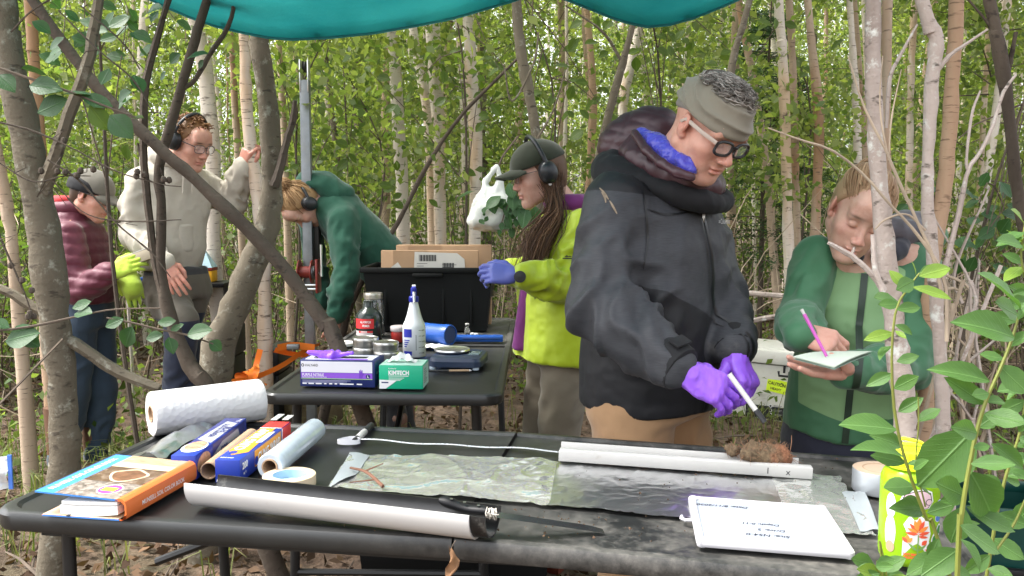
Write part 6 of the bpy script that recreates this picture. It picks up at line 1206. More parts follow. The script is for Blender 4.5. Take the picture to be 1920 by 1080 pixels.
def hand(S, wrist, fdir, dorsal, side, curl, s=1.0, thumb=None, spread=.05, k=.006):
    """side -1 right hand, +1 left; curl: list of 4 (a1,a2,a3) in degrees"""
    y = nrm(fdir); z = nrm(np.asarray(dorsal, float)-y*np.dot(dorsal, y)); x = np.cross(y, z); B = np.column_stack([x, y, z]); w_ = np.asarray(wrist, float); W = lambda p: w_+s*(B@np.asarray(p, float)); ts = side
    S.ell(W((0, .048, -.002)), np.array([.040, .050, .016])*s, .010*s, 'u', B); S.cap(W((0, -.012, 0)), W((0, .012, 0)), .027*s, .027*s, .02*s)
    xs = [.030, .010, -.010, -.028]; Ls = [(.044, .026, .021), (.048, .030, .022), (.044, .028, .021), (.034, .021, .018)]; tips = []
    for i in range(4):
        kx = xs[i]*ts; p = np.array([kx, .088-.004*abs(i-1.2), -.001]); S.cap(W((kx*.6, .02, -.001)), W(p), .014*s, .0125*s, .010*s); ang = 0; r = [.0104, .0096, .0086, .0070] if i < 3 else [.0094, .0084, .0076, .0064]
        dx = math.sin(spread*(1.5-i))*ts
        for j in range(3):
            ang += R(curl[i][j]); q = p+Ls[i][j]*np.array([dx*math.cos(ang), math.cos(ang), -math.sin(ang)]); S.cap(W(p), W(q), r[j]*s, r[j+1]*s, (.0025 if j == 0 else .002)*s); p = q
        tips.append(W(p))
    tp = thumb or [(.022, .018, -.010), (.048, .045, -.022), (.054, .078, -.030), (.048, .103, -.036)]
    rr_ = [.017, .0145, .0115, .0088]
    for j in range(3): S.cap(W((tp[j][0]*ts, tp[j][1], tp[j][2])), W((tp[j+1][0]*ts, tp[j+1][1], tp[j+1][2])), rr_[j]*s, rr_[j+1]*s, .005*s)
    return tips, W
def addmesh(name, V, Q, m, parent, attrs=None):
    me = np_mesh(name, V, Q)
    for k, v in (attrs or {}).items(): fattr(me, k, v)
    return link(name, me, m, parent)
def join(parts):
    """[(V,Q,{attr})] -> one"""
    Vs, Qs, A, o = [], [], {}, 0; keys = set(k for p in parts for k in p[2])
    for V, Q, a in parts:
        Vs.append(V); Qs.append(Q+o); o += len(V)
        for k in keys: A.setdefault(k, []).append(a.get(k, np.zeros(len(V))))
    return np.concatenate(Vs), np.concatenate(Qs), {k: np.concatenate(v) for k, v in A.items()}
def strands(paths, rad, m, name, parent, n=4):
    mb = MB()
    for p in paths: k = len(p); t = np.linspace(0, 1, k); mb.tube(p, rad*(.35+.65*np.sin(np.pi*np.clip(t*.85+.12, 0, 1))), n, caps=False)
    o = mb.build(name, m, parent, True, None); tag(o, kind='stuff'); return o
def hair_mat(name, c1, c2):
    m, nt, b = newmat(name); g = N(nt, 'ShaderNodeNewGeometry'); nt.links.new(rampn(nt, g.outputs['Random Per Island'], [(0, c1), (.6, tuple((a+c)/2 for a, c in zip(c1, c2))), (1, c2)]), b.inputs['Base Color']); b.inputs['Roughness'].default_value = .55; b.inputs['Specular IOR Level'].default_value = .35; return m
def skull(H, d, lift=1.06):
    d = nrm(d); return hw(H, np.array([0, -.015, .036])+lift*d*np.array([.075, .097, .086]))
def swept_hair(H, starts, target, rg, lift=1.07, n=9, wob=.01):
    out = []
    for a in starts:
        a = nrm(a); b = nrm(target); om = math.acos(np.clip(a@b, -1, 1))+1e-6; l_ = lift+rg.uniform(-.015, .05); ph = rg.normal(size=3)*wob; pts = []
        for t in np.linspace(0, 1, n): d = (math.sin((1-t)*om)*a+math.sin(t*om)*b)/math.sin(om); pts.append(skull(H, d+ph*math.sin(t*3.1), l_+.03*math.sin(t*3.1)))
        out.append(np.array(pts))
    return out
def hair_cap(H, m, parent, o=(0, .070, .090), n=(0, .75, -.66), grow=1.035, res=.005):
    S = SDF(); S.ell(hw(H, (0, -.015, .036)), np.array([.075, .097, .086])*grow*H[2], .01, 'u', H[0]); S.ell(hw(H, (0, -.06, -.02)), np.array([.06, .045, .07])*H[2], .03, 'u', H[0]); S.plane(hw(H, o), H[0]@np.array(n), .012)
    V, Q = S.surf(res*H[2]); return addmesh('hair_cap', V, Q, m, parent)
def earmuffs(H, parent, m, mc, tilt=0.0, up=1.0):
    for x in (-1, 1):
        S = SDF(); S.ell(hw(H, (x*.098, -.006, .002)), np.array([.024, .036, .044])*H[2], .008, 'u', H[0]); S.ell(hw(H, (x*.084, -.006, .002)), np.array([.016, .039, .047])*H[2], .004, 'u', H[0]); V, Q = S.surf(.004); addmesh('ear_cup', V, Q, m, parent)
    c = np.array([0, tilt, 0]); pts = [hw(H, (.104*math.cos(a), -.006-tilt*math.sin(a)*.9, .01+.128*up*math.sin(a))) for a in np.linspace(0, math.pi, 21)]; mb = MB(); mb.tube(pts, .0085*H[2], 8); mb.build('headband', m, parent)
    for x in (-1, 1):
        mb = MB(); mb.tube([hw(H, (x*.104, -.006+.022*math.cos(a), .012+.03*math.sin(a))) for a in np.linspace(0, math.pi, 9)], .002, 5); mb.build('yoke', mc, parent)
def torso_fn(o, ax, fwd):
    z = nrm(ax); y = nrm(np.asarray(fwd)-z*np.dot(fwd, z)); x = np.cross(y, z); o = np.asarray(o, float)
    return (lambda V: np.stack([(V-o)@x, (V-o)@y, (V-o)@z], 1)), (lambda p: o+x*p[0]+y*p[1]+z*p[2]), np.column_stack([x, y, z])
def decal_strip(bvh, fl, B, pts, w, off, m, name, parent, dirl=(0, -1, 0), start=.5):
    """strip over the garment: pts torso-local (x,z), projected from the front"""
    d = B@np.array(dirl, float); rows_ = []; pts = np.array(pts, float)
    for i in range(len(pts)):
        t = pts[min(i+1, len(pts)-1)]-pts[max(i-1, 0)]; t = t/(np.linalg.norm(t)+1e-9); nx = np.array([-t[1], t[0]]); row = []
        for s_ in (-.5, 0, .5):
            q = pts[i]+nx*w*s_; o_ = fl((q[0], 0, q[1]))-d*start; h = bvh.ray_cast(V3(o_), V3(d))
            if h[0] is None: row = None; break
            row.append(tuple(np.array(h[0])-d*off))
        if row: rows_.append(row)
    if len(rows_) > 1: mb = MB(); mb.grid(rows_); return mb.build(name, m, parent, True, None)
def cam_strip(bv, px, w, m, name, parent, off=.003):
    rows_ = []; A = smooth_path(np.array([(u, v, 0) for u, v in px], float), 14)[:, :2]
    for i in range(14):
        t = A[min(13, i+1)]-A[max(0, i-1)]; n_ = np.array([-t[1], t[0]])/(np.linalg.norm(t)+1e-9); row = []
        for s_ in (-.5, .5):
            q = A[i]+n_*s_*w*(math.sin(math.pi*(i+.6)/14.2)*.7+.3); d = nrm(ray(*q)); h = bv.ray_cast(V3(C0), V3(d))
            if h[0] is None: return
            row.append(tuple(np.array(h[0])-d*off))
        rows_.append(row)
    mb = MB(); mb.grid(rows_); return mb.build(name, m, parent, True, None)
def dens(pts, n=14): return smooth_path(np.array([(a, 0, b) for a, b in pts]), n)[:, [0, 2]]
def garment(name, S, res, m, parent, segs, base, seed, mask=None, bsc=6.0, relax=1):
    V, Q = S.surf(res, None, relax); V = folds(V, Q, segs, base, seed, bsc); o = addmesh(name, V, Q, m, parent, {'mask': mask(V)} if mask else None)
    return V, Q, BVHTree.FromPolygons([tuple(v) for v in V.tolist()], [tuple(q) for q in Q.tolist()]), o
def legs(S, pel, fwd, feet, rx=.165, ry=.125, zt=.06, r=(.092, .066, .052), knees=None, drop=.10):
    pel = np.asarray(pel, float); f = nrm([fwd[0], fwd[1], 0]); rt = np.array([f[1], -f[0], 0])
    S.loft(pel, (0, 0, 1), f, [(-drop, rx*.94, ry*1.0, 0), (-.02, rx, ry, 0), (zt, rx*.95, ry*.95, 0)], .03); seg = []
    for i, sd in enumerate((1, -1)):
        hip = pel+rt*sd*rx*.5+[0, 0, -.08]; an = np.asarray(feet[i], float)+[0, 0, .09]; kn = (hip*.5+an*.5)+f*.035 if knees is None else np.asarray(knees[i], float)
        S.cap(hip, kn, r[0], r[1], .03); S.cap(kn, an, r[1], r[2], .02); seg += [(hip, kn, .008, 14), (kn, an, .010, 18)]
    return seg
def boots(parent, feet, fwd, m, ms, s=1.0, name='boot'):
    f = nrm([fwd[0], fwd[1], 0])
    for ft in feet:
        ft = np.asarray(ft, float); S = SDF(); S.cap(ft+[0, 0, .05], ft+f*.13*s+[0, 0, .04], .045*s, .040*s, .02); S.cap(ft+[0, 0, .05], ft+[0, 0, .2], .046*s, .052*s, .03); S.plane(ft+[0, 0, .022], (0, 0, -1)); V, Q = S.surf(.008); o = addmesh(name, V, Q, m, parent)
        S = SDF(); S.cap(ft+[0, 0, .02], ft+f*.135*s+[0, 0, .02], .050*s, .046*s, .02); S.plane(ft+[0, 0, .028], (0, 0, 1)); S.plane(ft+[0, 0, .0], (0, 0, -1)); V, Q = S.surf(.008); so_ = addmesh('sole', V, Q, ms, o)
def body_mesh(parent, m, head_parts, caps, res=.012):
    S = SDF()
    for a, b, ra, rb in caps: S.cap(a, b, ra, rb, .03)
    V, Q = S.surf(res); parts = [(V, Q, {})]+head_parts; V, Q, A = join(parts); A.setdefault('red', np.zeros(len(V))); A.setdefault('brow', np.zeros(len(V))); return addmesh('body', V, Q, m, parent, A)
def on_torso(S, V, arms, r):
    seg = lambda a, b_: np.linalg.norm(V-a-np.clip(((V-a)@(b_-a))/((b_-a)@(b_-a)), 0, 1)[:, None]*(b_-a), axis=1)
    return np.min([seg(a, b_) for a, b_ in arms], axis=0)-r-S.ops[0][0](V)
def fwdv(psi): return np.array([math.sin(R(psi)), -math.cos(R(psi)), 0])
def gp(x, y): return np.array([x, y, gh(x, y)])
M_bootb = mat('boot_brown', (.13, .065, .04), .5); M_sole = mat('boot_sole', (.36, .27, .15), .6); M_lens, nt, b = newmat('spectacle_lens'); b.inputs['Base Color'].default_value = (.8, .85, .85, 1); b.inputs['Alpha'].default_value = .18; b.inputs['Roughness'].default_value = .04
M_muff = mat('earmuff_black', (.014, .016, .019), .35); M_blkfab = fabric('black_cloth', (.009, .009, .0105), sheen=.03)
def spectacles(parent, H, mf, mt, w=.050, h=.036, th=.0032, z=.004, y=.112, lens=True):
    fr = root_less('spectacles', parent)
    for x in (-1, 1):
        pts = []
        for a in np.linspace(0, 2*math.pi, 25): ca, sa = math.cos(a), math.sin(a); k = (abs(ca)**3+abs(sa)**3)**(-1/3.); pts.append(hw(H, (x*.0325+w/2*k*ca, y-.008*abs(x*.0325+w/2*k*ca)/.06, z+h/2*k*sa)))
        mb = MB(); mb.tube(pts, th*H[2], 6); mb.build('rim', mf, fr)
        if lens: mb = MB(); mb.add(pts[:-1], [tuple(range(24))], 0, False); mb.build('lens', M_lens, fr)
        mb = MB(); mb.tube([hw(H, (x*.060, y-.010, z+.010)), hw(H, (x*.078, .06, z+.012)), hw(H, (x*.083, -.005, z+.012)), hw(H, (x*.08, -.02, z-.004))], th*.9*H[2], 6, flat=1.6); mb.build('temple', mt, fr)
    mb = MB(); mb.tube([hw(H, (-.010, y, z+.008)), hw(H, (0, y+.003, z+.010)), hw(H, (.010, y, z+.008))], th*H[2], 6); mb.build('bridge', mf, fr); return fr
def root_less(name, parent):
    o = bpy.data.objects.new(name, None); COL.objects.link(o); o.parent = parent; o.matrix_parent_inverse = parent.matrix_basis.inverted(); o.empty_display_size = .02; return o
def cap_hat(parent, H, m, brimL=.075, cut=.045, grow=1.10, droop=.0, top=1.0):
    S = SDF(); S.ell(hw(H, (0, -.004, .038)), np.array([.077, .106, .088*top])*grow*H[2], .01, 'u', H[0]); S.plane(hw(H, (0, 0, cut)), H[0]@np.array([0, -.12, -1.0]), .004); V, Q = S.surf(.005); o = addmesh('cap', V, Q, m, parent)
    mb = MB(); rows_ = []
    for i in range(9):
        t = i/8; rows_.append([hw(H, (.078*(1-.35*t*t)*s_, .072+(.028+brimL*t)*(math.sqrt(max(0, 1-.55*s_*s_)))-.02*s_*s_, cut+.004-droop*t-.020*s_*s_-.004*t)) for s_ in np.linspace(-1, 1, 15)])
    mb.grid(rows_); n_ = len(mb.v); mb.grid([[tuple(np.array(p)-H[0][:, 2]*.005) for p in r_] for r_ in rows_]); mb.build('brim', m, o, True, None); return o
rgp = np.random.default_rng(31)

# ---------------------------------------------------------------- man in the charcoal jacket
SK1 = skinmat('skin_ruddy', (.55, .30, .225))
def man():
    fw = fwdv(50); rt = np.array([fw[1], -fw[0], 0]); ctr = np.array([.385, 2.43, 0]); r = root('person', (ctr[0], ctr[1], gh(.385, 2.43)), 'person in charcoal rain jacket and purple gloves holding a pen over the table', 'person')
    H = hmat(P(1326, 240, 2.24), 33, 36, -4, .96); nb = np.array([.412, 2.40, 1.41])
    S = head_sdf(H, False, nb, .060); V, Q, red, brow = head_mesh(S, H, .0024); brow *= .35
    sR = np.array([.268, 2.29, 1.335]); sL = np.array([.50, 2.55, 1.335]); eR = P(1124, 580, 2.21); wR = P(1270, 688, 2.04); eL = P(1345, 560, 2.48); wL = P(1376, 655, 2.27)
    hip = np.array([ctr[0], ctr[1], .86]); feet = [gp(.285, 2.35), gp(.485, 2.53)]
    body_mesh(r, SK1, [(V, Q, {'red': red, 'brow': brow})], [(nb, hip, .10, .12), (sR, sL, .06, .06), (sR, eR, .045, .038), (eR, wR, .037, .026), (sL, eL, .045, .038), (eL, wL, .037, .026), (hip+rt*.09, feet[0]+[0, 0, .08], .07, .04), (hip-rt*.09, feet[1]+[0, 0, .08], .07, .04)])
    # trousers
    S = SDF(); sg = legs(S, hip, fw, feet, .192, .155, .06, (.118, .085, .070)); garment('trousers', S, .011, fabric('canvas_tan', (.33, .195, .10), .85, 500, .3, 5, .5, .10), r, sg, .006, 5); boots(r, feet, fw, M_bootb, M_sole)
    # jacket
    o = np.array([.385, 2.43, .785]); ax = nrm(np.array([.012, -.02, .70])); S = SDF()
    S.loft(o, ax, fw, [(0, .200, .172, .0), (.10, .205, .180, .005), (.28, .202, .178, .008), (.44, .205, .168, .0), (.53, .198, .145, -.01), (.60, .150, .112, -.015), (.66, .095, .088, -.01)], .05)
    for a, b_, c in ((sR, eR, wR), (sL, eL, wL)): S.cap(a, b_, .084, .076, .045); S.cap(b_, c-(c-b_)*.03, .076, .058, .03)
    S.plane(wR-(wR-eR)*.0, nrm(wR-eR)) if False else None
    fl, tl, B = torso_fn(o, ax, fw)
    def msk(V):
        L = fl(V); tz = on_torso(S, V, [(sR, eR), (eR, wR), (sL, eL), (eL, wL)], .075); low = np.clip(np.minimum((.30-L[:, 2]+.5*(L[:, 0]-.10))/.02, tz/.01)+.5, 0, 1)*(L[:, 0] > .0); yoke = np.clip((L[:, 2]-.555-.12*np.abs(L[:, 0]))/.01+.5, 0, 1); return np.maximum(low, yoke)
    FJ = add_mask(fabric('jacket_charcoal', (.030, .031, .036), .58, 600, .2, 5, .8, .12, .45, (.058, .060, .066), .02, ((.10, .095, .09), 6, .60, .82)), (.012, .012, .014))
    V, Q, bv, jo = garment('jacket', S, .0075, FJ, r, [(sR, eR, .014, 12), (eR, wR, .022, 19), (sR+(eR-sR)*.6, eR+(wR-eR)*.6, .022, 15), (sL, eL, .012, 14), (eL, wL, .018, 20)], .007, 11, msk, 7.0)
    M_zipm = mat('zip_black', (.008, .008, .009), .35); decal_strip(bv, tl, B, dens([(.0, .60), (-.004, .4), (.0, .2), (.006, .01)], 30), .010, .0035, M_zipm, 'zip', jo); decal_strip(bv, tl, B, dens([(.018, .58), (.014, .4), (.018, .2), (.022, .01)], 30), .004, .004, M_zipm, 'placket_seam', jo)
    mb = MB(); pz = np.array(bv.ray_cast(V3(tl((0, .5, .53))), V3(-B[:, 1]))[0]); mb.box((0, 0, -.012), (.007, .004, .026), bev=.001, M=Matrix.Translation(V3(pz+B[:, 1]*.008))); mb.build('zip_pull', M_alu, jo)
    h = bv.ray_cast(V3(tl((-.105, .5, .50))), V3(-B[:, 1])); n_ = np.array(h[1]); pos = np.array(h[0])+B[:, 1]*.006; Ml = frame(pos, -B[:, 0], B[:, 1]); text('Columbia', .020, Ml @ Matrix.Translation((-.022, 0, 0)), flat('logo_grey', (.42, .42, .43)), jo, .0002, name='lettering', world=True, width=.055)
    mb = MB(); 
    for k_ in range(4): mb.box((-.030+.004*(k_ % 2), .004+.004*(k_ // 2), 0), (.003, .003, .0008), M=Ml @ Matrix.Rotation(R(45), 4, 'Z') if False else Ml)
    mb.build('emblem', flat('logo_grey', (.42, .42, .43)), jo)
    M_mud = mat('mud_smear', (.22, .17, .12), .9, var=.3, vscale=60)
    for q in ([(1124, 352), (1133, 362), (1141, 374)], [(1143, 376), (1150, 388), (1157, 401)], [(1128, 360), (1134, 370), (1136, 380)]): cam_strip(bv, q, 4, M_mud, 'mud_smear', jo)
    for q in ([(1196, 318), (1212, 350), (1250, 372), (1290, 388), (1314, 402)], [(1204, 352), (1212, 400), (1214, 460), (1206, 505)], [(1214, 392), (1250, 402), (1300, 396)]): cam_strip(bv, q, 4, M_zipm, 'seam', jo)
    # cuffs and tabs
    for e_, w_ in ((eR, wR), (eL, wL)):
        d = nrm(w_-e_); mb = MB(); mb.tube([w_-d*.045, w_-d*.035, w_+d*.012, w_+d*.014], [.058, .061, .056, .046], 22); mb.build('cuff', M_blkfab, jo)
    d = nrm(wR-eR); mb = MB(); up_ = nrm(np.array([.25, -.5, .8])-d*np.dot([.25, -.5, .8], d)); sdv = np.cross(d, up_); mb.box((0, 0, .064), (.05, .032, .006), bev=.002, M=frame(wR-d*.015, sdv, up_)); mb.build('cuff_tab', M_blkfab, jo)
    # hem band
    # inner puffy jacket: hood, collar, lining
    M_mar = fabric('puffy_maroon', (.040, .012, .018), .45, 300, .1, 6, .4, .12, sheen=.02, spec=.5); S = SDF(); hc = P(1192, 262, 2.48)
    back = -fw; S.ell(hc+[.0, 0, -.02], (.105, .085, .088), .04); S.ell(hc+[.045, -.03, .02], (.085, .075, .065), .05); S.cap(hc+[.05, .0, .0], hc+[.11, -.05, -.03], .06, .05, .05); S.ell(hw(H, (0, -.03, -.02)), np.array([.088, .092, .13]), .02, 's', H[0])
    V, Q = S.surf(.006); n_ = vnorm(V, Q); q_ = (V-hc); V = V+n_*(.005*np.sqrt(np.abs(np.sin(q_[:, 2]*80+q_[:, 0]*24)))*np.sqrt(np.abs(np.sin(q_[:, 0]*50-q_[:, 2]*30)))-.003)[:, None]; addmesh('inner_hood', V, Q, M_mar, r)
    ringp = lambda rx, ry, dz, t0, t1, n: [nb+np.array([0, 0, dz])+rt*rx*math.sin(a)*-1+fw*(ry*math.cos(a)+.02)+np.array([0, 0, -.055*(math.cos(a)+.2)]) for a in np.linspace(t0, t1, n)]
    S = SDF(); pr = ringp(.086, .098, .065, .10, 2*math.pi-.10, 19); S.chain(pr, [.020]*19, .02); S.chain([p+np.array([0, 0, -.035]) for p in ringp(.10, .112, .065, .05, 2*math.pi-.05, 19)], [.026]*19, .03); V, Q = S.surf(.006); V = folds(V, Q, [], .003, 4, 30); addmesh('inner_collar', V, Q, M_mar, r)
    S = SDF(); S.chain([P(1203, 252, 2.37), P(1232, 272, 2.31), P(1258, 292, 2.26), P(1284, 308, 2.22), P(1300, 320, 2.20)], [.020, .026, .026, .020, .012], .02); V, Q = S.surf(.006); V = folds(V, Q, [], .004, 8, 40); addmesh('collar_rim', *(lambda s2: s2.surf(.005))(SDF().chain([P(1190, 250, 2.34), P(1212, 282, 2.27), P(1240, 306, 2.215), P(1270, 324, 2.18), P(1296, 332, 2.17)], [.012]*5, .01)), M_mar, r)
    addmesh('hood_lining', V, Q, fabric('lining_blue', (.055, .05, .42), .35, 300, .1, 20, .8, spec=.5), r)
    S = SDF(); pr = ringp(.122, .138, -.01, .16, 2*math.pi-.16, 21); S.chain(pr, [.022]*21, .03); S.chain([p+fw*-.02+np.array([0, 0, .012]) for p in ringp(.15, .15, -.03, 1.9, 2*math.pi-1.9, 11)], [.036]*11, .04); V, Q = S.surf(.007); V = folds(V, Q, [], .006, 9, 14); addmesh('outer_collar', V, Q, M_blkfab, jo)
    # neck gaiter worn as a headband
    S = SDF(); S.ell(hw(H, (0, -.008, .042)), np.array([.089, .124, .095])*H[2], .01, 'u', H[0]); S.plane(hw(H, (0, .09, .027)), H[0]@np.array([0, -.04, -1.0]), .008); S.plane(hw(H, (0, .06, .124)), H[0]@np.array([0, .22, 1.0]), .01); V, Q = S.surf(.004); L = hl(H, V); n_ = vnorm(V, Q)
    zz = L[:, 2]+.16*L[:, 1]*np.sign(1)+.012*np.sin(L[:, 1]*24+L[:, 0]*9); V = V+n_*(.0050*(1-2*np.abs(np.sin(zz*80+2.0*vnoise(L, 10, 2)))**.6)*np.clip((L[:, 2]-.03)/.02, .3, 1))[:, None]; addmesh('headband', V, Q, fabric('gaiter_khaki', (.195, .175, .135), .85, 800, .2, 9, .4, .06), r)
    HG = hair_mat('hair_grey', (.06, .05, .042), (.45, .41, .37)); hair_cap(H, HG, r, (0, .085, .06), (0, .3, -.95), 1.045); pth = []
    for i in range(900):
        a = rgp.uniform(0, 6.283); el = rgp.uniform(.80, 1.5); d = np.array([math.cos(a)*math.cos(el), math.sin(a)*math.cos(el), math.sin(el)]); p0 = skull(H, d, 1.04); nd = nrm(p0-hw(H, (0, -.015, .036))); t_ = nrm(np.cross(nd, rgp.normal(size=3))); cu = rgp.uniform(.004, .011); k = 9
        fdir = H[0]@np.array([0, .75, .1]); pth.append(np.array([p0+nd*(.010+.012*t)*math.sin(t*1.7+.2)+fdir*t*rgp.uniform(.01, .045)+cu*(math.cos(t*5.5)-1)*t_+cu*math.sin(t*5.5)*np.cross(nd, t_) for t in np.linspace(0, 1, k)]))
    strands(pth, .0014, HG, 'hair', r)
    spectacles(r, H, mat('frame_black', (.012, .012, .013), .3), mat('temple_tan', (.38, .30, .25), .4), .052, .038, .0040, .002)
    # gloved hands
    S = SDF(); tips, _ = hand(S, wR+nrm(wR-eR)*.022, np.array([.86, -.12, -.42]), np.array([.15, -.86, .48]), -1, [(24, 30, 18), (30, 34, 20), (34, 36, 22), (36, 36, 24)], 1.04, [(.020, .015, -.012), (.044, .048, -.030), (.046, .085, -.040), (.036, .118, -.044)], .07); V, Q = S.surf(.0024); V = folds(V, Q, [], .0018, 5, 55); addmesh('glove', V, Q, NIT, r)
    S = SDF(); tipl, _ = hand(S, wL+nrm(wL-eL)*.020, np.array([.30, -.55, -.78]), np.array([.62, -.55, .50]), 1, [(42, 58, 40), (46, 60, 42), (50, 62, 44), (52, 62, 46)], 1.0, [(.020, .016, -.014), (.040, .042, -.036), (.036, .074, -.052), (.018, .098, -.062)], .07); V, Q = S.surf(.0024); V = folds(V, Q, [], .0018, 6, 55); addmesh('glove', V, Q, NIT, r)
    return tips, tipl
tipsR, tipsL = man()
# pen held between the gloved hands
a_, b_2 = P(1392, 735, 1.985), P(1434, 792, 1.955); pr_ = root('marker_pen', tuple(b_2), 'white and black marker pen held in the purple gloved hand', 'pen'); dv = b_2-a_
for nm, t0_, t1_, r0_, r1_, m_ in (('barrel', -.6, .60, .0062, .0062, M_white), ('cap', .60, 1.0, .0064, .0056, M_ink), ('clip', .62, .97, .0018, .0012, M_ink)):
    mb = MB(); of_ = np.array([.004, -.005, .003]) if nm == 'clip' else np.zeros(3); mb.tube([a_+dv*t0_+of_, a_+dv*t1_+of_], [r0_, r1_], 12); mb.build(nm, m_, pr_)

# ---------------------------------------------------------------- woman in the two-tone green jacket
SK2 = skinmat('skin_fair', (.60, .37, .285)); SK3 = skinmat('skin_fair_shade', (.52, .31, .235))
def writer():
    fw = fwdv(-20); rt = np.array([fw[1], -fw[0], 0]); r = root('person', (.965, 2.52, gh(.965, 2.52)), 'person in two-tone green jacket writing in a notebook', 'person')
    H = hmat(P(1610, 398, 2.37), -12, 30, -20, .97); nb = np.array([.985, 2.46, 1.205]); S = head_sdf(H, True, nb, .050); V, Q, red, brow = head_mesh(S, H, .0024); brow *= .85
    sR = P(1530, 482, 2.46); sL = P(1722, 492, 2.42); eR = P(1498, 602, 2.36); wR = P(1500, 624, 2.17); eL = P(1708, 690, 2.30); wL = P(1590, 698, 2.11); hip = np.array([.965, 2.52, .72]); feet = [gp(.87, 2.56), gp(1.06, 2.52)]
    Sh = SDF(); tips, W1 = hand(Sh, wR, np.array([.80, -.42, -.22]), np.array([-.1, -.70, .70]), -1, [(38, 44, 22), (48, 52, 30), (54, 58, 34), (58, 60, 36)], .90, [(.020, .015, -.012), (.040, .040, -.032), (.038, .070, -.046), (.022, .092, -.052)], .01)
    V2, Q2 = Sh.surf(.0026); Sh = SDF(); hand(Sh, wL, np.array([-.93, -.22, .10]), np.array([-.1, .25, -.95]), 1, [(6, 10, 6), (4, 8, 6), (8, 10, 8), (2, 4, 4)], .92, [(.020, .015, -.012), (.042, .035, -.030), (.040, .062, -.048), (.030, .085, -.056)], .10); V3_, Q3 = Sh.surf(.0026)
    body_mesh(r, SK2, [(V, Q, {'red': red, 'brow': brow}), (V2, Q2, {'red': .35*np.ones(len(V2))}), (V3_, Q3, {'red': .35*np.ones(len(V3_))})], [(nb, hip, .08, .11), (sR, sL, .05, .05), (sR, eR, .04, .033), (eR, wR, .032, .024), (sL, eL, .04, .033), (eL, wL, .032, .024), (hip+rt*.08, feet[0]+[0, 0, .08], .06, .035), (hip-rt*.08, feet[1]+[0, 0, .08], .06, .035)])
    S = SDF(); sg = legs(S, hip, fw, feet, .165, .135, .05, (.092, .066, .055)); garment('trousers', S, .011, fabric('trousers_navy', (.022, .026, .045), .7, 500, .3, 6, .6), r, sg, .005, 7); boots(r, feet, fw, M_bootb, M_sole, .9)
    o = np.array([.965, 2.52, .69]); ax = nrm(nb-o); S = SDF(); S.loft(o, ax, fw, [(0, .176, .145, .0), (.10, .170, .138, 0), (.26, .150, .125, 0), (.38, .155, .120, -.005), (.45, .138, .100, -.01), (.505, .098, .080, -.01)], .04)
    for a, b_, c in ((sR, eR, wR), (sL, eL, wL)): S.cap(a, b_, .060, .053, .035); S.cap(b_, c+nrm(c-b_)*.004, .053, .041, .025)
    fl, tl, B = torso_fn(o, ax, fw)
    def msk(V):
        L = fl(V); tz = on_torso(S, V, [(sR, eR), (eR, wR), (sL, eL), (eL, wL)], .060); sd = np.minimum.reduce([(.155-.10*np.clip(.3-L[:, 2], 0, 1))-np.abs(L[:, 0]), L[:, 1]-.0, L[:, 2]-.06-.2*np.abs(L[:, 0]), .53-L[:, 2]-.45*np.abs(L[:, 0]), tz+.012]); return np.clip(sd/.02+.5, 0, 1)
    FG = add_mask(fabric('softshell_green', (.042, .145, .068), .62, 600, .15, 5, .55, .08, spec=.4), (.20, .35, .16)); V, Q, bv, jo = garment('jacket', S, .0075, FG, r, [(sR, eR, .014, 15), (eR, wR, .020, 20), (sL, eL, .014, 15), (eL, wL, .020, 20)], .008, 21, msk, 8)
    M_zg = mat('zip_dark_green', (.012, .03, .016), .45); decal_strip(bv, tl, B, dens([(.0, .47), (.0, .32), (.003, .2), (.0, .005)], 30), .018, .0035, M_zg, 'zip', jo); decal_strip(bv, tl, B, dens([(-.065, .39), (-.068, .345)], 5), .006, .004, M_zg, 'chest_pocket_zip', jo)
    ring = lambda rr_, dz, n, t0=.5: [nb+np.array([0, 0, dz])+rt*-rr_*math.sin(a)+fw*(rr_*1.05*math.cos(a)+.012)+np.array([0, 0, -.03*math.cos(a)]) for a in np.linspace(t0, 2*math.pi-t0, n)]
    S = SDF(); S.chain(ring(.085, .018, 15, .35), [.022]*15, .02); V, Q = S.surf(.006); addmesh('collar', V, Q, fabric('collar_navy', (.014, .016, .028), .7), jo)
    # grey hood panel with black pack straps on her left shoulder
    S = SDF(); c = (sL+nb)/2+np.array([.03, .03, .065]); S.ell(c, (.095, .07, .045), .03); S.ell(c+[.05, .05, .01], (.08, .06, .05), .03); V, Q = S.surf(.007); V = folds(V, Q, [], .006, 3, 18); addmesh('hood', V, Q, fabric('hood_grey', (.10, .095, .11), .7), jo)
    S = SDF(); S.ell(sL+[.05, .10, .07], (.075, .05, .05), .03); V, Q = S.surf(.008); addmesh('hood_edge', V, Q, fabric('hood_green', (.045, .15, .06), .7), jo)
    hp = decal_strip(bv, tl, B, dens([(-.100, .07), (-.068, .07)], 4), .026, .004, mat('patch_green', (.06, .17, .055), .7), 'brand_patch', jo)
    # pulled back hair and bun
    HB = hair_mat('hair_blond', (.22, .125, .06), (.48, .32, .19)); hair_cap(H, HB, r, (0, .066, .090), (0, .80, -.60), 1.03); st = [np.array([rgp.uniform(-1, 1), rgp.uniform(.15, .9), rgp.uniform(.15, 1.0)]) for _ in range(330)]; st = [s_ for s_ in st if not (nrm(s_)[1] > .70 and nrm(s_)[2] < .66)]
    strands(swept_hair(H, st, (-.25, -1.0, .30), rgp, 1.05, 9, .04), .0019, HB, 'hair', r); bc = skull(H, (-.25, -1.0, .30), 1.30); pth = []
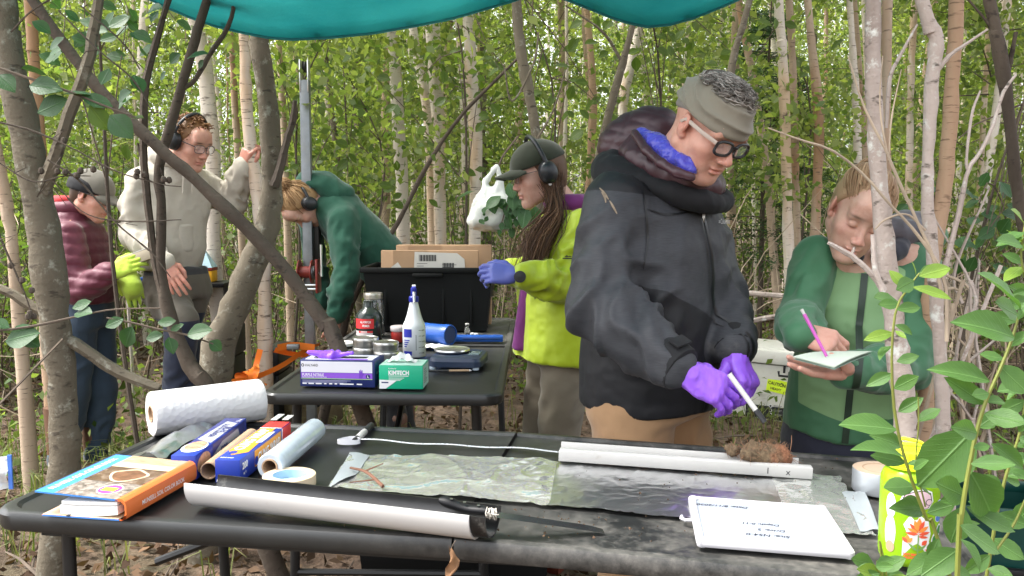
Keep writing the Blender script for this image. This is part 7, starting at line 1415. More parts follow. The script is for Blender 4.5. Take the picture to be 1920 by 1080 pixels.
    for i in range(130):
        u_ = nrm(rgp.normal(size=3)); v_ = nrm(np.cross(u_, rgp.normal(size=3))); rr_ = rgp.uniform(.022, .040); pth.append(np.array([bc+rr_*(math.cos(t)*u_+math.sin(t)*v_) for t in np.linspace(0, rgp.uniform(2, 4.5), 10)]))
    strands(pth, .0022, HB, 'bun', r); S = SDF(); S.ell(bc, (.030, .030, .030), .01); V, Q = S.surf(.006); addmesh('bun_core', V, Q, HB, r); return tips, wL
tipsW, wLw = writer()
pa_, pb_ = P(1552, 672, 2.03), P(1503, 580, 2.07); r_ = root('pencil', tuple(pa_), 'magenta mechanical pencil held over the notebook', 'pencil'); dv = pb_-pa_
for nm, t0_, t1_, r0_, m_ in (('tip', -.08, .04, .0015, M_alu), ('barrel', .04, .90, .0045, mat('pencil_magenta', (.52, .10, .42), .35)), ('eraser', .90, 1.0, .0042, M_white)):
    mb = MB(); mb.tube([pa_+dv*t0_, pa_+dv*t1_], [r0_*.8, r0_], 10); mb.build(nm, m_, r_)
na, nb2, nc, nd = P(1486, 670, 2.06), P(1564, 690, 1.98), P(1636, 660, 2.03), P(1560, 660, 2.10); r_ = root('field_notebook', tuple((na+nc)/2), 'small pale green notebook held open in the hand', 'notebook')
M_note = mat('notebook_paper', (.56, .62, .52), .7, var=.05)
for nm, dz, m_ in (('cover', -.004, mat('notebook_cover', (.30, .40, .33), .6)), ('pages', 0.0, M_note), ('top_page', .002, M_note)):
    mb = MB(); rows_ = []
    for i in range(10):
        t = i/9; a = na*(1-t)+nb2*t if False else None; u_ = na*(1-t)+nd*t; v_ = nb2*(1-t)+nc*t; rows_.append([tuple(u_*(1-s_)+v_*s_+np.array([0, 0, dz+.004*math.sin(t*3.1)*(1 if dz >= 0 else .3)])) for s_ in np.linspace(0, 1, 6)])
    mb.grid(rows_); mb.build(nm, m_, r_, True, None)

# ---------------------------------------------------------------- generic smaller figures
def figure(label, skin, psi, base, hem, nb, H, arms, feet, pel, jack, rows, trs, jcol, tcol, res=.011, female=False, sl=(.066, .058, .046), jseed=1, mask=None, mcol=None, folds_=.010, legr=(.088, .064, .052), knees=None, fdir=None, bare=(), base_f=.010, bsc=7):
    fw = fwdv(psi) if fdir is None else fdir; f0 = fwdv(psi); r = root('person', (base[0], base[1], gh(base[0], base[1])), label, 'person'); S = head_sdf(H, female, nb, .052); V, Q, red, brow = head_mesh(S, H, .004); hp = [(V, Q, {'red': red, 'brow': brow})]
    for fn in bare: Sx = SDF(); fn(Sx); v, q = Sx.surf(.0035); hp.append((v, q, {'red': .4*np.ones(len(v))}))
    rt = np.array([f0[1], -f0[0], 0]); caps = [(nb, pel, .06, .10)]
    for (s_, e_, w_) in arms: caps += [(s_, e_, .042, .035), (e_, w_, .034, .025), (s_, nb, .03, .04)]
    for i, sd in enumerate((1, -1)): kk = (pel+feet[i])/2 if knees is None else knees[i]; caps += [(pel+rt*sd*.07, kk, .06, .045), (kk, feet[i]+[0, 0, .08], .045, .033)]
    body_mesh(r, skin, hp, caps, .014)
    S = SDF(); sg = legs(S, pel, f0, feet, .16, .125, .05, legr, knees); garment('trousers', S, .013, tcol, r, sg, .006, jseed+1); o = hem; ax = nrm(nb-hem); S = SDF(); S.loft(o, ax, fw, rows, .04)
    for (s_, e_, w_) in arms: S.cap(s_, e_, sl[0], sl[1], .04); S.cap(e_, w_-nrm(w_-e_)*.0, sl[1], sl[2], .03)
    sgs = [x for (s_, e_, w_) in arms for x in ((s_, e_, folds_, 15), (e_, w_, folds_*1.2, 22))]; V, Q, bv, jo = garment(jack, S, res, jcol, r, sgs, base_f, jseed, mask, bsc); return r, jo, bv, torso_fn(o, ax, fw)
# woman in the lime jacket
def lime():
    psi = -74; fw = fwdv(psi); rt = np.array([fw[1], -fw[0], 0]); base = np.array([.17, 3.38]); hem = P(1045, 672, 3.38); nb = P(1066, 395, 3.38); H = hmat(P(1012, 326, 3.32), -74, 14, 0, .95)
    sL = nb-rt*.165+[.0, 0, -.06]; sR = nb+rt*.165+[0, 0, -.06]; eL = P(1058, 528, 3.18); wL = P(982, 518, 3.10); eR = P(1030, 525, 3.56); wR = P(960, 508, 3.42); pel = np.array([hem[0], hem[1], .84]); feet = [gp(hem[0]-.02, 3.50), gp(hem[0]+.05, 3.30)]
    FJ = add_mask(fabric('rain_lime', (.36, .46, .012), .5, 600, .12, 5, .8, .08, spec=.45), (.008, .008, .01)); fl, _, _ = torso_fn(hem, nrm(nb-hem), fw)
    mk = lambda V: np.clip(np.minimum(np.minimum((-.035-fl(V)[:, 1]), .28-fl(V)[:, 2]), .1+fl(V)[:, 2])/.01+.5, 0, 1)
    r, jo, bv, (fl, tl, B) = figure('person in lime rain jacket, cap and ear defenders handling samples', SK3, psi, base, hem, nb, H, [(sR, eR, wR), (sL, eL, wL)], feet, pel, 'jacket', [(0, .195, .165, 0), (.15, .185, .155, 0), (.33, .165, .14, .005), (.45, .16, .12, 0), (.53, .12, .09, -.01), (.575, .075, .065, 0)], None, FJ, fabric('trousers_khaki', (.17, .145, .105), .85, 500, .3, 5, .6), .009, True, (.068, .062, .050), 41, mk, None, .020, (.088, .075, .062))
    # open front with purple midlayer
    M_pu = fabric('midlayer_purple', (.14, .018, .13), .7); S = SDF(); S.loft(hem, nrm(nb-hem), fw, [(.03, .05, .170, .016), (.3, .05, .150, .016), (.52, .05, .10, .016), (.59, .055, .070, 0)], .02); S.chain([nb+np.array([0, 0, .03])+rt*.07*math.sin(a)+fw*.07*math.cos(a) for a in np.linspace(.4, 5.9, 13)], [.028]*13, .02); V, Q = S.surf(.009); addmesh('midlayer', V, Q, M_pu, r)
    for w_, e_ in ((wL, eL), (wR, eR)):
        d = nrm(w_-e_); mb = MB(); mb.tube([w_-d*.02, w_+d*.008], .040, 16); mb.build('inner_cuff', M_pu, r)
    d = nrm(wL-eL); mb = MB(); mb.tube([wL+d*.004, wL+d*.030], .036, 18); mb.build('watch_strap', mat('watch_grey', (.10, .10, .10), .4), r); mb = MB(); mb.lathe([(0, 0), (.02, 0), (.021, .008), (0, .010)], 16, M=frame(wL+d*.016+np.array([0, -.036, .0]), (1, 0, 0), (0, -1, 0))); mb.build('watch_face', M_ink, r)
    S = SDF(); hand(S, wL+d*.03, np.array([-.98, -.05, .10]), np.array([.0, -.90, .42]), 1, [(28, 42, 30), (32, 46, 30), (36, 48, 32), (38, 50, 34)], .95, None, .03); V, Q = S.surf(.0035); addmesh('glove', V, Q, NITB, r)
    S = SDF(); hand(S, wR, np.array([-.85, -.45, .05]), np.array([-.1, .5, .8]), -1, [(30, 45, 30)]*4, .95, None, .03); V, Q = S.surf(.0035); addmesh('glove', V, Q, NITB, r)
    cap_hat(r, H, fabric('cap_olive', (.022, .026, .014), .85), .085, .040, 1.10, .012); earmuffs(H, r, M_muff, M_steel, -.02, 1.1); spectacles(r, H, mat('frame_wire', (.10, .06, .05), .35), mat('frame_wire', (.10, .06, .05), .35), .044, .034, .0012)
    HD = hair_mat('hair_brown', (.045, .022, .013), (.15, .075, .035)); hair_cap(H, HD, r, (0, .04, .05), (0, .9, -.3), 1.02); pth = []
    for i in range(620):
        a = rgp.normal(size=3)*.014; x = -1; p0 = hw(H, (-.070+rgp.normal()*.006, -.02+rgp.normal()*.022, -.02+rgp.normal()*.02)); p1 = P(1040, 400, 3.24)+a; p2 = P(1015, 440, 3.19)+a*1.4+[rgp.normal()*.012, 0, 0]; p3 = P(995, 490, 3.17)+a*1.3+[rgp.normal()*.014, 0, rgp.normal()*.03]; pth.append(smooth_path([p0, p1, p2, p3], 9)+np.cumsum(rgp.normal(size=(9, 3))*.0012, 0))
    strands(pth, .0013, HD, 'hair', r)
    mb = MB(); mb.lathe([(0, 0), (.006, 0), (.006, .002), (0, .003)], 12, M=frame(hw(H, (-.093, -.002, -.043)), (1, 0, 0), (0, -1, 0))); mb.build('earring', M_white, r)
    lgp = bv.ray_cast(V3(tl((-.5, .075, .40))), V3(B[:, 0]))
    if lgp[0]: text('outdoor', .02, frame(np.array(lgp[0])-B[:, 0]*.006, (1, .1, 0), (0, -1, 0)), M_ink, jo, 0, world=True, width=.04) if False else rectw(jo, np.array(lgp[0])-B[:, 0]*.006)
def rectw(jo, p):
    mb = MB(); mb.add([p+np.array(q) for q in ((-.02, 0, 0), (.02, 0, 0), (.02, 0, .004), (-.02, 0, .004))], [(0, 1, 2, 3)], 0, False); mb.add([p+np.array(q) for q in ((-.014, 0, .007), (.016, 0, .007), (.006, 0, .011), (.0, 0, .009), (-.004, 0, .014))], [(0, 1, 2, 3, 4)], 0, False); mb.build('emblem', M_ink, jo, True, None)
lime()
# man in the cream hoodie
def hoodie():
    psi = 52; fw = fwdv(psi); rt = np.array([fw[1], -fw[0], 0]); hem = P(318, 472, 4.45); nb = P(325, 300, 4.42); H = hmat(P(356, 268, 4.36), 62, 22, 0, 1.0); base = hem[:2]
    sR = P(262, 338, 4.30); eR = P(250, 440, 4.28); wR = P(306, 492, 4.12); sL = P(378, 342, 4.58); eL = P(436, 384, 4.56); wL = P(455, 312, 4.50); pel = np.array([hem[0]+.03, hem[1], .98]); kn = [P(340, 600, 4.18), P(345, 610, 4.5)]; feet = [gp(*P(325, 735, 4.28)[:2]), gp(*P(350, 735, 4.55)[:2])]
    FJ = fabric('hoodie_cream', (.43, .395, .335), .9, 500, .3, 5, .7, .06, dirt=((.26, .21, .16), 5, .54, .8)); sl = fabric
    b1 = lambda S: hand(S, wR, np.array([.55, -.25, -.75]), np.array([.25, -.9, .2]), -1, [(8, 14, 10)]*4, 1.0, None, .08); b2 = lambda S: hand(S, wL, np.array([.35, -.2, .9]), np.array([-.5, -.85, .1]), 1, [(40, 55, 40)]*4, .95, None, .05)
    TR = add_mask(fabric('trousers_grey', (.045, .045, .05), .8, 500, .3, 6, .6), (.12, .105, .085))
    r, jo, bv, (fl, tl, B) = figure('person in cream hoodie and ear defenders gripping a birch trunk', SK1, psi, base, hem, nb, H, [(sR, eR, wR), (sL, eL, wL)], feet, pel, 'hoodie', [(-.08, .155, .125, 0), (.03, .170, .135, .01), (.2, .168, .130, .005), (.36, .172, .120, 0), (.43, .135, .10, -.01), (.48, .08, .075, 0)], None, FJ, TR, .010, False, (.068, .058, .045), 61, None, None, .020, (.10, .078, .066), kn, None, (b1, b2))
    S = SDF(); S.chain([nb+np.array([0, 0, .015])+rt*.095*math.sin(a)+fw*(.09*math.cos(a)+.01)+np.array([0, 0, -.03*math.cos(a)]) for a in np.linspace(.2, 6.08, 15)], [.032]*15, .03); S.ell(nb-fw*.10+[0, 0, -.02], (.10, .07, .09), .05); V, Q = S.surf(.010); V = folds(V, Q, [], .006, 2, 14); addmesh('hood', V, Q, FJ, jo)
    S = SDF(); S.loft(hem, nrm(nb-hem), fw, [(.02, .11, .140, .012), (.16, .08, .142, .010)], .02); S.plane(tl((0, .09, 0)), -B[:, 1]); V, Q = S.surf(.010); addmesh('front_pocket', V, Q, FJ, jo)
    for x in (-.02, .03): mb = MB(); q = tl((x, .135, .43)); mb.tube([q, q+[.005, -.01, -.05], q+[0, -.012, -.12]], .004, 6); mb.build('drawcord', FJ, jo)
    tz = [c for c in r.children if c.name.startswith('trousers')][0].data; co = np.zeros(len(tz.vertices)*3, np.float32); tz.vertices.foreach_get('co', co); z_ = co.reshape(-1, 3)[:, 2]; kz = kn[0][2]
    fattr(tz, 'mask', np.clip(np.minimum(z_-kz-.0, kz+.20-z_)/.02+.5, 0, 1)); fattr(tz, 'mask2', np.clip((kz-z_)/.02+.5, 0, 1)); add_mask(TR, (.02, .026, .05), 'mask2')
    boots(r, feet, fw, M_bootb, M_sole); HR = hair_mat('hair_ginger', (.12, .055, .022), (.30, .16, .07)); hair_cap(H, HR, r, (0, .072, .085), (0, .85, -.5), 1.04, .006); pth = []
    for i in range(300):
        a = rgp.uniform(0, 6.283); el = rgp.uniform(-.1, 1.5); d = np.array([math.cos(a)*math.cos(el), math.sin(a)*math.cos(el)-.15, math.sin(el)]); 
        if nrm(d)[1] > .6 and nrm(d)[2] < .55: continue
        p0 = skull(H, d, 1.03); nd = nrm(p0-H[1]); t_ = H[0]@np.array([rgp.normal()*.4, .5, .1]); pth.append(np.array([p0+nd*.016*math.sin(t*2)+t_*.03*t+rgp.normal(size=3)*.002 for t in np.linspace(0, 1, 6)]))
    strands(pth, .003, HR, 'hair', r); earmuffs(H, r, M_muff, M_steel, .0, 1.05); spectacles(r, H, mat('goggle_dark', (.05, .055, .055), .3), M_muff, .056, .040, .0016)
hoodie()
# person in the maroon puffer
def maroon():
    psi = 82; fw = fwdv(psi); rt = np.array([fw[1], -fw[0], 0]); hem = P(158, 572, 4.35); nb = P(136, 398, 4.36); H = hmat(P(172, 366, 4.30), 80, 20, 0, .95); base = hem[:2]
    sR = P(128, 442, 4.17); eR = P(150, 545, 4.12); wR = P(206, 512, 4.06); sL = P(150, 440, 4.52); eL = P(185, 540, 4.50); wL = P(232, 505, 4.32); pel = np.array([hem[0], hem[1], .84]); feet = [gp(*P(118, 893, 4.30)[:2]), gp(*P(155, 888, 4.42)[:2])]
    feet = [gp(hem[0]-.12, 4.28), gp(hem[0]+.0, 4.40)]
    FJ = fabric('puffer_maroon', (.105, .014, .032), .55, 400, .12, 8, .5, .12, spec=.4)
    r, jo, bv, (fl, tl, B) = figure('person in maroon puffer jacket and lime gloves holding a pale slab', SK1, psi, base, hem, nb, H, [(sR, eR, wR), (sL, eL, wL)], feet, pel, 'puffer_jacket', [(0, .155, .135, 0), (.05, .165, .15, 0), (.2, .16, .14, .01), (.36, .165, .13, 0), (.43, .13, .10, -.01), (.48, .08, .075, 0)], None, FJ, fabric('trousers_blue', (.035, .055, .085), .8, 500, .3, 6, .6), .010, True, (.070, .062, .052), 71, None, None, .004, (.095, .075, .060))
    me = jo.data; n = len(me.vertices); co = np.zeros(n*3, np.float32); me.vertices.foreach_get('co', co); V = co.reshape(-1, 3).astype(float); no = np.zeros(n*3, np.float32); me.vertex_normals.foreach_get('vector', no); V += no.reshape(-1, 3)*(.009*np.sqrt(np.abs(np.sin(V[:, 2]*62+V[:, 0]*6)))-.006)[:, None]; me.vertices.foreach_set('co', V.astype(np.float32).ravel()); me.update()
    S = SDF(); S.chain([nb+np.array([0, 0, .02])+rt*.08*math.sin(a)+fw*.08*math.cos(a) for a in np.linspace(.3, 5.98, 13)], [.032]*13, .02); V, Q = S.surf(.010); addmesh('collar', V, Q, FJ, jo); S = SDF(); S.chain([nb+np.array([0, 0, .055])-fw*.01+rt*.07*math.sin(a)+fw*.06*math.cos(a) for a in np.linspace(1.0, 5.28, 11)], [.022]*11, .02); V, Q = S.surf(.008); addmesh('hood_lining', V, Q, fabric('lining_red', (.42, .02, .025), .7), jo)
    M_lg = fabric('glove_lime', (.40, .56, .06), .85, 300, .4, 20, .3)
    S = SDF(); hand(S, wR+[.01, 0, 0], np.array([.86, -.1, .40]), np.array([-.2, -.95, .2]), -1, [(24, 40, 30)]*4, 1.05, None, .05); V, Q = S.surf(.0045); addmesh('glove', V, Q, M_lg, r); S = SDF(); hand(S, P(236, 505, 4.16), np.array([.35, -.1, -.9]), np.array([.5, -.85, .2]), 1, [(10, 20, 15)]*4, 1.02, None, .05); S.cap(P(232, 498, 4.2), P(248, 540, 4.14), .036, .046, .02); V, Q = S.surf(.0045); addmesh('glove', V, Q, M_lg, r)
    cap_hat(r, H, fabric('cap_grey', (.13, .12, .10), .9), .075, .035, 1.09, .02); S = SDF(); S.ell(hw(H, (0, -.02, .03)), np.array([.088, .112, .085]), .01, 'u', H[0]); S.plane(hw(H, (0, 0, .075)), H[0]@np.array([0, .1, 1])); S.plane(hw(H, (0, 0, .015)), H[0]@np.array([0, .1, -1])); V, Q = S.surf(.006); addmesh('cap_band', V, Q, M_blkfab, r)
    spectacles(r, H, mat('goggle_dark', (.05, .055, .055), .3), M_muff, .052, .040, .0016); HD = hair_mat('hair_dark', (.05, .03, .02), (.14, .08, .05)); hair_cap(H, HD, r, (0, .02, .02), (0, .95, .1), 1.02, .006)
    for i, ft in enumerate(feet):
        mb = MB(); mb.tube([ft+[0, 0, .05], ft+[0, 0, .36]], [.052, .064], 16); mb.build('boot_shaft', M_bootb, r)
    boots(r, feet, fw, M_bootb, M_sole, 1.1)
    p = P(262, 482, 4.08); sb = root('core_slab', tuple(p), 'pale flat core slab held in lime gloves', 'slab'); mb = MB(); mb.box((0, 0, 0), (.16, .03, .05), bev=.004, M=Matrix.Translation(V3(p)) @ Matrix.Rotation(R(-20), 4, 'Y')); mb.build('slab', mat('slab_cream', (.50, .43, .32), .7), sb); mb = MB(); mb.box((0, -.001, .0262), (.158, .028, .003), M=Matrix.Translation(V3(p)) @ Matrix.Rotation(R(-20), 4, 'Y')); mb.build('top_face', M_wpaper, sb)
maroon()
# woman bending over the drill
def bent():
    psi = -80; pelv = P(742, 545, 4.85); pel = np.array([pelv[0], pelv[1], .86]); hem = P(725, 500, 4.80); nb = P(600, 362, 4.62); H = hmat(P(566, 384, 4.55), -50, 76, 0, .95); fw0 = fwdv(psi)
    ax = nrm(nb-hem); fwd = nrm(np.array([-.62, -.1, -.78])); sN = P(640, 412, 4.50); eN = P(650, 510, 4.44); wN = P(630, 588, 4.42); sF = P(580, 345, 4.80); eF = P(590, 470, 4.86); wF = P(600, 570, 4.75); feet = [gp(pel[0]+.03, 5.02), gp(pel[0]+.02, 4.72)]
    FJ = fabric('hoodie_green', (.016, .075, .048), .9, 500, .3, 5, .7, .08); L = np.linalg.norm(nb-hem); b1 = lambda S: hand(S, wN, np.array([-.25, -.1, -.95]), np.array([.3, -.9, .2]), 1, [(20, 30, 20)]*4, .92, None, .05)
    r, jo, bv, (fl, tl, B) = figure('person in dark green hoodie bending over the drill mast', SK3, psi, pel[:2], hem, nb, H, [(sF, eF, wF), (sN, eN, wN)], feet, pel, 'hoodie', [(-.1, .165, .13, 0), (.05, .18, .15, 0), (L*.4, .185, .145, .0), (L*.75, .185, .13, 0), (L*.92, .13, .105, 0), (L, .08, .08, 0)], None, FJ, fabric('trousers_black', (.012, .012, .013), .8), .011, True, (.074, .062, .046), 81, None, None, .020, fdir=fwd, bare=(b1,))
    S = SDF(); S.ell(nb+[.02, 0, .045], (.085, .10, .07), .05); S.ell(nb+[.09, 0, .0], (.09, .09, .06), .05); S.chain([nb+np.array([-.05+.03*math.cos(a), .085*math.sin(a), -.0+.085*math.cos(a)]) for a in np.linspace(0, 6.28, 13)], [.026]*13, .02); S.ell(hw(H, (0, -.02, .0)), (.075, .09, .09), .02, 's', H[0]); V, Q = S.surf(.009); V = folds(V, Q, [], .007, 3, 13); addmesh('hood', V, Q, FJ, jo)
    d = nrm(wN-eN); mb = MB(); mb.tube([wN-d*.015, wN+d*.012], .034, 16); mb.build('watch_strap', M_blackp, r); boots(r, feet, fw0, M_bootb, M_sole)
    HB = hair_mat('hair_honey', (.20, .105, .045), (.50, .32, .16)); hair_cap(H, HB, r, (0, .065, .085), (0, .85, -.5), 1.04, .006); st = [rgp.normal(size=3)+[0, .1, .3] for _ in range(260)]; st = [s_ for s_ in st if not (nrm(s_)[1] > .65 and nrm(s_)[2] < .5)]; strands(swept_hair(H, st, (0, -.55, .85), rgp, 1.06, 8, .06), .0028, HB, 'hair', r); bc = skull(H, (0, -.55, .85), 1.2); pth = []
    for i in range(110): u_ = nrm(rgp.normal(size=3)); v_ = nrm(np.cross(u_, rgp.normal(size=3))); rr_ = rgp.uniform(.02, .042); pth.append(np.array([bc+rr_*(math.cos(t)*u_+math.sin(t)*v_) for t in np.linspace(0, rgp.uniform(1.5, 4), 8)]))
    strands(pth, .003, HB, 'bun', r); earmuffs(H, r, M_muff, M_steel, .10, .35)
bent()
# ================================================================ TREES AND PLANTS ROUND THE CAMP, TARP
L_shape = [(0, 0), (.10, .22), (.28, .42), (.50, .50), (.72, .42), (.90, .20), (1, 0)]
def leaf_mesh(name, asp, fold, bend, m, wavy=0.0, seed=0):
    """one leaf, base at origin, tip at +y, face up; ~36 triangles"""
    rl = np.random.default_rng(seed); ys = [0, .08, .2, .36, .54, .72, .88, 1.0]; ws = [.02, .30, .62, .92, 1.0, .80, .42, .01]; mb = MB(); rows_ = []
    for y, w_ in zip(ys, ws): rows_.append([(s_*w_*asp*.5, y, fold*abs(s_)*w_*asp*.5-bend*y*y+wavy*math.sin(y*14+s_*3)*abs(s_)) for s_ in (-1, -.5, 0, .5, 1)])
    mb.grid(rows_); me = mb.mesh(name, None); me.materials.append(m)
    return me
def veinleaf(name, c1, c2, trans):
    m = leafmat(name, c1, c2, trans, .36); nt = m.node_tree; b = nt.nodes['Principled BSDF']; tc = N(nt, 'ShaderNodeTexCoord'); sp_ = N(nt, 'ShaderNodeSeparateXYZ'); nt.links.new(tc.outputs['Generated'], sp_.inputs[0])
    ab = N(nt, 'ShaderNodeMath', operation='SUBTRACT'); nt.links.new(sp_.outputs['X'], ab.inputs[0]); ab.inputs[1].default_value = .5; a2 = N(nt, 'ShaderNodeMath', operation='ABSOLUTE'); nt.links.new(ab.outputs[0], a2.inputs[0])
    mid = rampn(nt, a2.outputs[0], [(.0, (1, 1, 1)), (.035, (0, 0, 0))]); s1 = N(nt, 'ShaderNodeMath', operation='MULTIPLY_ADD'); nt.links.new(a2.outputs[0], s1.inputs[0]); s1.inputs[1].default_value = -.7; nt.links.new(sp_.outputs['Y'], s1.inputs[2])
    s2 = N(nt, 'ShaderNodeMath', operation='MULTIPLY'); nt.links.new(s1.outputs[0], s2.inputs[0]); s2.inputs[1].default_value = 62; s3 = N(nt, 'ShaderNodeMath', operation='SINE'); nt.links.new(s2.outputs[0], s3.inputs[0]); sec = rampn(nt, s3.outputs[0], [(.86, (0, 0, 0)), (1, (.16,)*3)])
    vv = mixc(nt, 1.0, mid, sec, 'ADD'); src = b.inputs['Base Color'].links[0].from_socket; nt.links.new(mixc(nt, vv, src, tuple(min(1, c*1.35+.015) for c in c2)), b.inputs['Base Color']); bump(nt, b, vv, .5, .003, bump(nt, b, noise(nt, 60, 4), .25, .002)); return m
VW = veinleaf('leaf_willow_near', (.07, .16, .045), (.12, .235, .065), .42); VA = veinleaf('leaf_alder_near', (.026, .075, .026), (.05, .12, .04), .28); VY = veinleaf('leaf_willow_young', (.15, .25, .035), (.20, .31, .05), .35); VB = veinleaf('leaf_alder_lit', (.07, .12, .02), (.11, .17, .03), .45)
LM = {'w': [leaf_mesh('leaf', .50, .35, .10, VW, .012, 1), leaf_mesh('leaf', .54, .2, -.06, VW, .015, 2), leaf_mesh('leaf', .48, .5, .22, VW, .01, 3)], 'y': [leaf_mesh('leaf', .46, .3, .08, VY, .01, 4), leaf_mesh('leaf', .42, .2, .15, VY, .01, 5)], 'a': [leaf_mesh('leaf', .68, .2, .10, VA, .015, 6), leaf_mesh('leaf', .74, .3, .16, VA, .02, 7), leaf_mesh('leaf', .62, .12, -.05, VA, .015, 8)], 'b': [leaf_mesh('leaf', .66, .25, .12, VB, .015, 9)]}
rq = np.random.default_rng(77)
def put_leaf(parent, base, tip, kind, i=0, facing=None, wscale=1.0):
    base = np.asarray(base, float); tip = np.asarray(tip, float); y = tip-base; L = np.linalg.norm(y); y = y/L; fc = np.array([rq.normal()*.35, -.75+rq.normal()*.35, .55]) if facing is None else np.asarray(facing, float); z = nrm(fc-y*np.dot(fc, y)); x = np.cross(y, z)
    o = bpy.data.objects.new('leaf', LM[kind][i % len(LM[kind])]); COL.objects.link(o); o.parent = parent; Mw = Matrix(((x[0]*L*wscale, y[0]*L, z[0]*L, base[0]), (x[1]*L*wscale, y[1]*L, z[1]*L, base[1]), (x[2]*L*wscale, y[2]*L, z[2]*L, base[2]), (0, 0, 0, 1))); o.matrix_parent_inverse = parent.matrix_basis.inverted(); o.matrix_basis = Mw; return o
def leaf_px(parent, q, kind, d, i):
    u0, v0, u1, v1 = q[:4]; dz = rq.uniform(-.02, .02); return put_leaf(parent, P(u0, v0, d), P(u1, v1, d+dz-.01), kind, i, None, q[4] if len(q) > 4 else 1.0)

# ---- left: alders
r_, A = trunk_tree('alder_tree', 'big smooth grey alder trunk beside the front table', [(2, -20, 46), (10, 60, 47), (26, 150, 52), (52, 270, 57), (74, 380, 60), (90, 500, 64), (104, 600, 58), (114, 700, 54), (120, 800, 55), (122, 880, 58), (108, 1000, 60)], 2.45, B_GREY, 4.2, n=44, seed=2, sides=18, crown=crn(1), cz=2.6,
  branches=[([(188, -20, 18), (176, 60, 20), (163, 125, 21), (135, 200, 22), (112, 270, 24), (92, 330, 28, 2.42), (70, 400, 30, 2.47)], 2.4), ([(300, 728, 18), (240, 706, 21), (200, 685, 22), (150, 650, 24), (118, 632, 26)], 2.45), ([(110, 600, 20), (60, 575, 19), (20, 550, 18), (-30, 530, 17)], 2.5)])
up_leaves = [(40, 128, 92, 138), (-5, 140, 26, 168), (70, 212, 128, 186, 1.1), (112, 178, 168, 172, 1.1), (55, 160, 110, 164, .8), (150, 178, 212, 202, .8), (168, 198, 204, 244), (206, 216, 246, 256), (240, 300, 236, 272), (246, 222, 268, 218), (222, 190, 240, 170), (205, 128, 190, 160), (120, 70, 90, 92), (60, 40, 96, 60), (150, 40, 120, 20), (250, 60, 282, 72), (275, 25, 300, 10), (18, 615, -18, 598), (10, 640, 70, 622, 1.1), (75, 650, 42, 632), (135, 578, 172, 566), (140, 588, 170, 584)]
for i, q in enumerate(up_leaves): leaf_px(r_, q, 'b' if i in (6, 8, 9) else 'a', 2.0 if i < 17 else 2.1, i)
mb, _ = limb([(-30, 118, 4), (20, 135, 5), (70, 152, 5), (130, 172, 5), (200, 200, 4), (260, 222, 3)], 2.0, None, False, 14, 5, .03); mb.build('twig', TWIG, r_)
mb, _ = limb([(-20, 622, 4), (60, 612, 5), (150, 592, 4), (215, 580, 3), (300, 578, 3)], 2.1, None, False, 14, 5, .03); mb.build('twig', TWIG, r_)
r_, A = trunk_tree('alder_tree', 'slender twin stemmed dark alder in front of the cream hoodie', [(395, -20, 15), (370, 60, 17), (345, 150, 18), (318, 240, 19), (298, 320, 19), (303, 400, 18), (301, 500, 19), (312, 565, 24), (335, 640, 27), (368, 705, 30), (395, 745, 34)], 3.1, B_DARK, 4.4, n=34, seed=5, crown=crn(2), cz=2.8,
  branches=[([(322, -20, 12), (290, 85, 13), (272, 165, 14), (269, 250, 14), (272, 330, 14), (280, 410, 14), (289, 480, 15), (308, 560, 18)], 3.1), ([(442, -20, 7), (430, 45, 8), (395, 100, 9), (365, 150, 9), (345, 165, 9)], 3.1), ([(268, 300, 8), (262, 285, 6), (258, 268, 4)], 3.1)])
for i, q in enumerate([(232, 598, 196, 612), (248, 612, 232, 652, 1.1), (330, 602, 296, 606), (306, 628, 272, 634), (316, 632, 326, 662), (340, 610, 320, 620), (350, 628, 396, 616, 1.05), (392, 640, 416, 656, 1.2), (330, 614, 345, 608)]): leaf_px(r_, q, 'a', 2.7, i)
for i, q in enumerate([(350, 110, 388, 96), (338, 100, 316, 118), (372, 128, 382, 112), (245, 60, 262, 74), (236, 190, 222, 180), (300, 150, 312, 135), (250, 140, 268, 172), (222, 205, 246, 176), (330, 60, 312, 48), (296, 20, 282, 40)]): leaf_px(r_, q, 'a', 2.9, i)
mb, _ = limb([(200, 596, 3), (250, 606, 4), (300, 618, 4), (350, 628, 4), (400, 645, 3)], 2.7, None, False, 12, 5, .03); mb.build('twig', TWIG, r_)
r_, A = trunk_tree('alder_tree', 'thick crooked grey alder trunk with dark dead stub', [(478, -20, 32), (488, 80, 35), (502, 190, 36), (510, 290, 38), (508, 375, 40), (496, 440, 45), (470, 505, 50), (440, 575, 54), (412, 650, 60), (402, 720, 66), (400, 760, 70)], 3.3, B_GREY, 4.6, n=40, seed=8, sides=16, crown=crn(3), cz=3.0, branches=[([(553, 188, 8), (548, 230, 12), (536, 270, 15), (524, 320, 17), (514, 350, 20)], 3.25, B_DARK)])
r_, A = trunk_tree('leaning_alder', 'long dark alder stem leaning across in front of the cream hoodie', [(55, -10, 19), (120, 82, 20), (178, 158, 20), (250, 232, 21), (310, 288, 23), (355, 325, 24), (425, 392, 25), (470, 436, 26), (532, 502, 26), (575, 560, 28), (610, 610, 30), (630, 640, 32)], 3.0, B_DARK, 2.35, n=36, seed=9, sides=12)
r_, A = trunk_tree('birch_tree', 'white leaning birch held by the raised hand', [(456, -10, 18), (458, 80, 19), (461, 160, 21), (468, 260, 22), (478, 330, 25), (487, 395, 27), (493, 470, 26), (496, 560, 27), (497, 650, 28), (497, 700, 30)], 4.5, B_WHITE, 7, n=40, seed=12, sides=14, crown=crn(0), cz=.8)
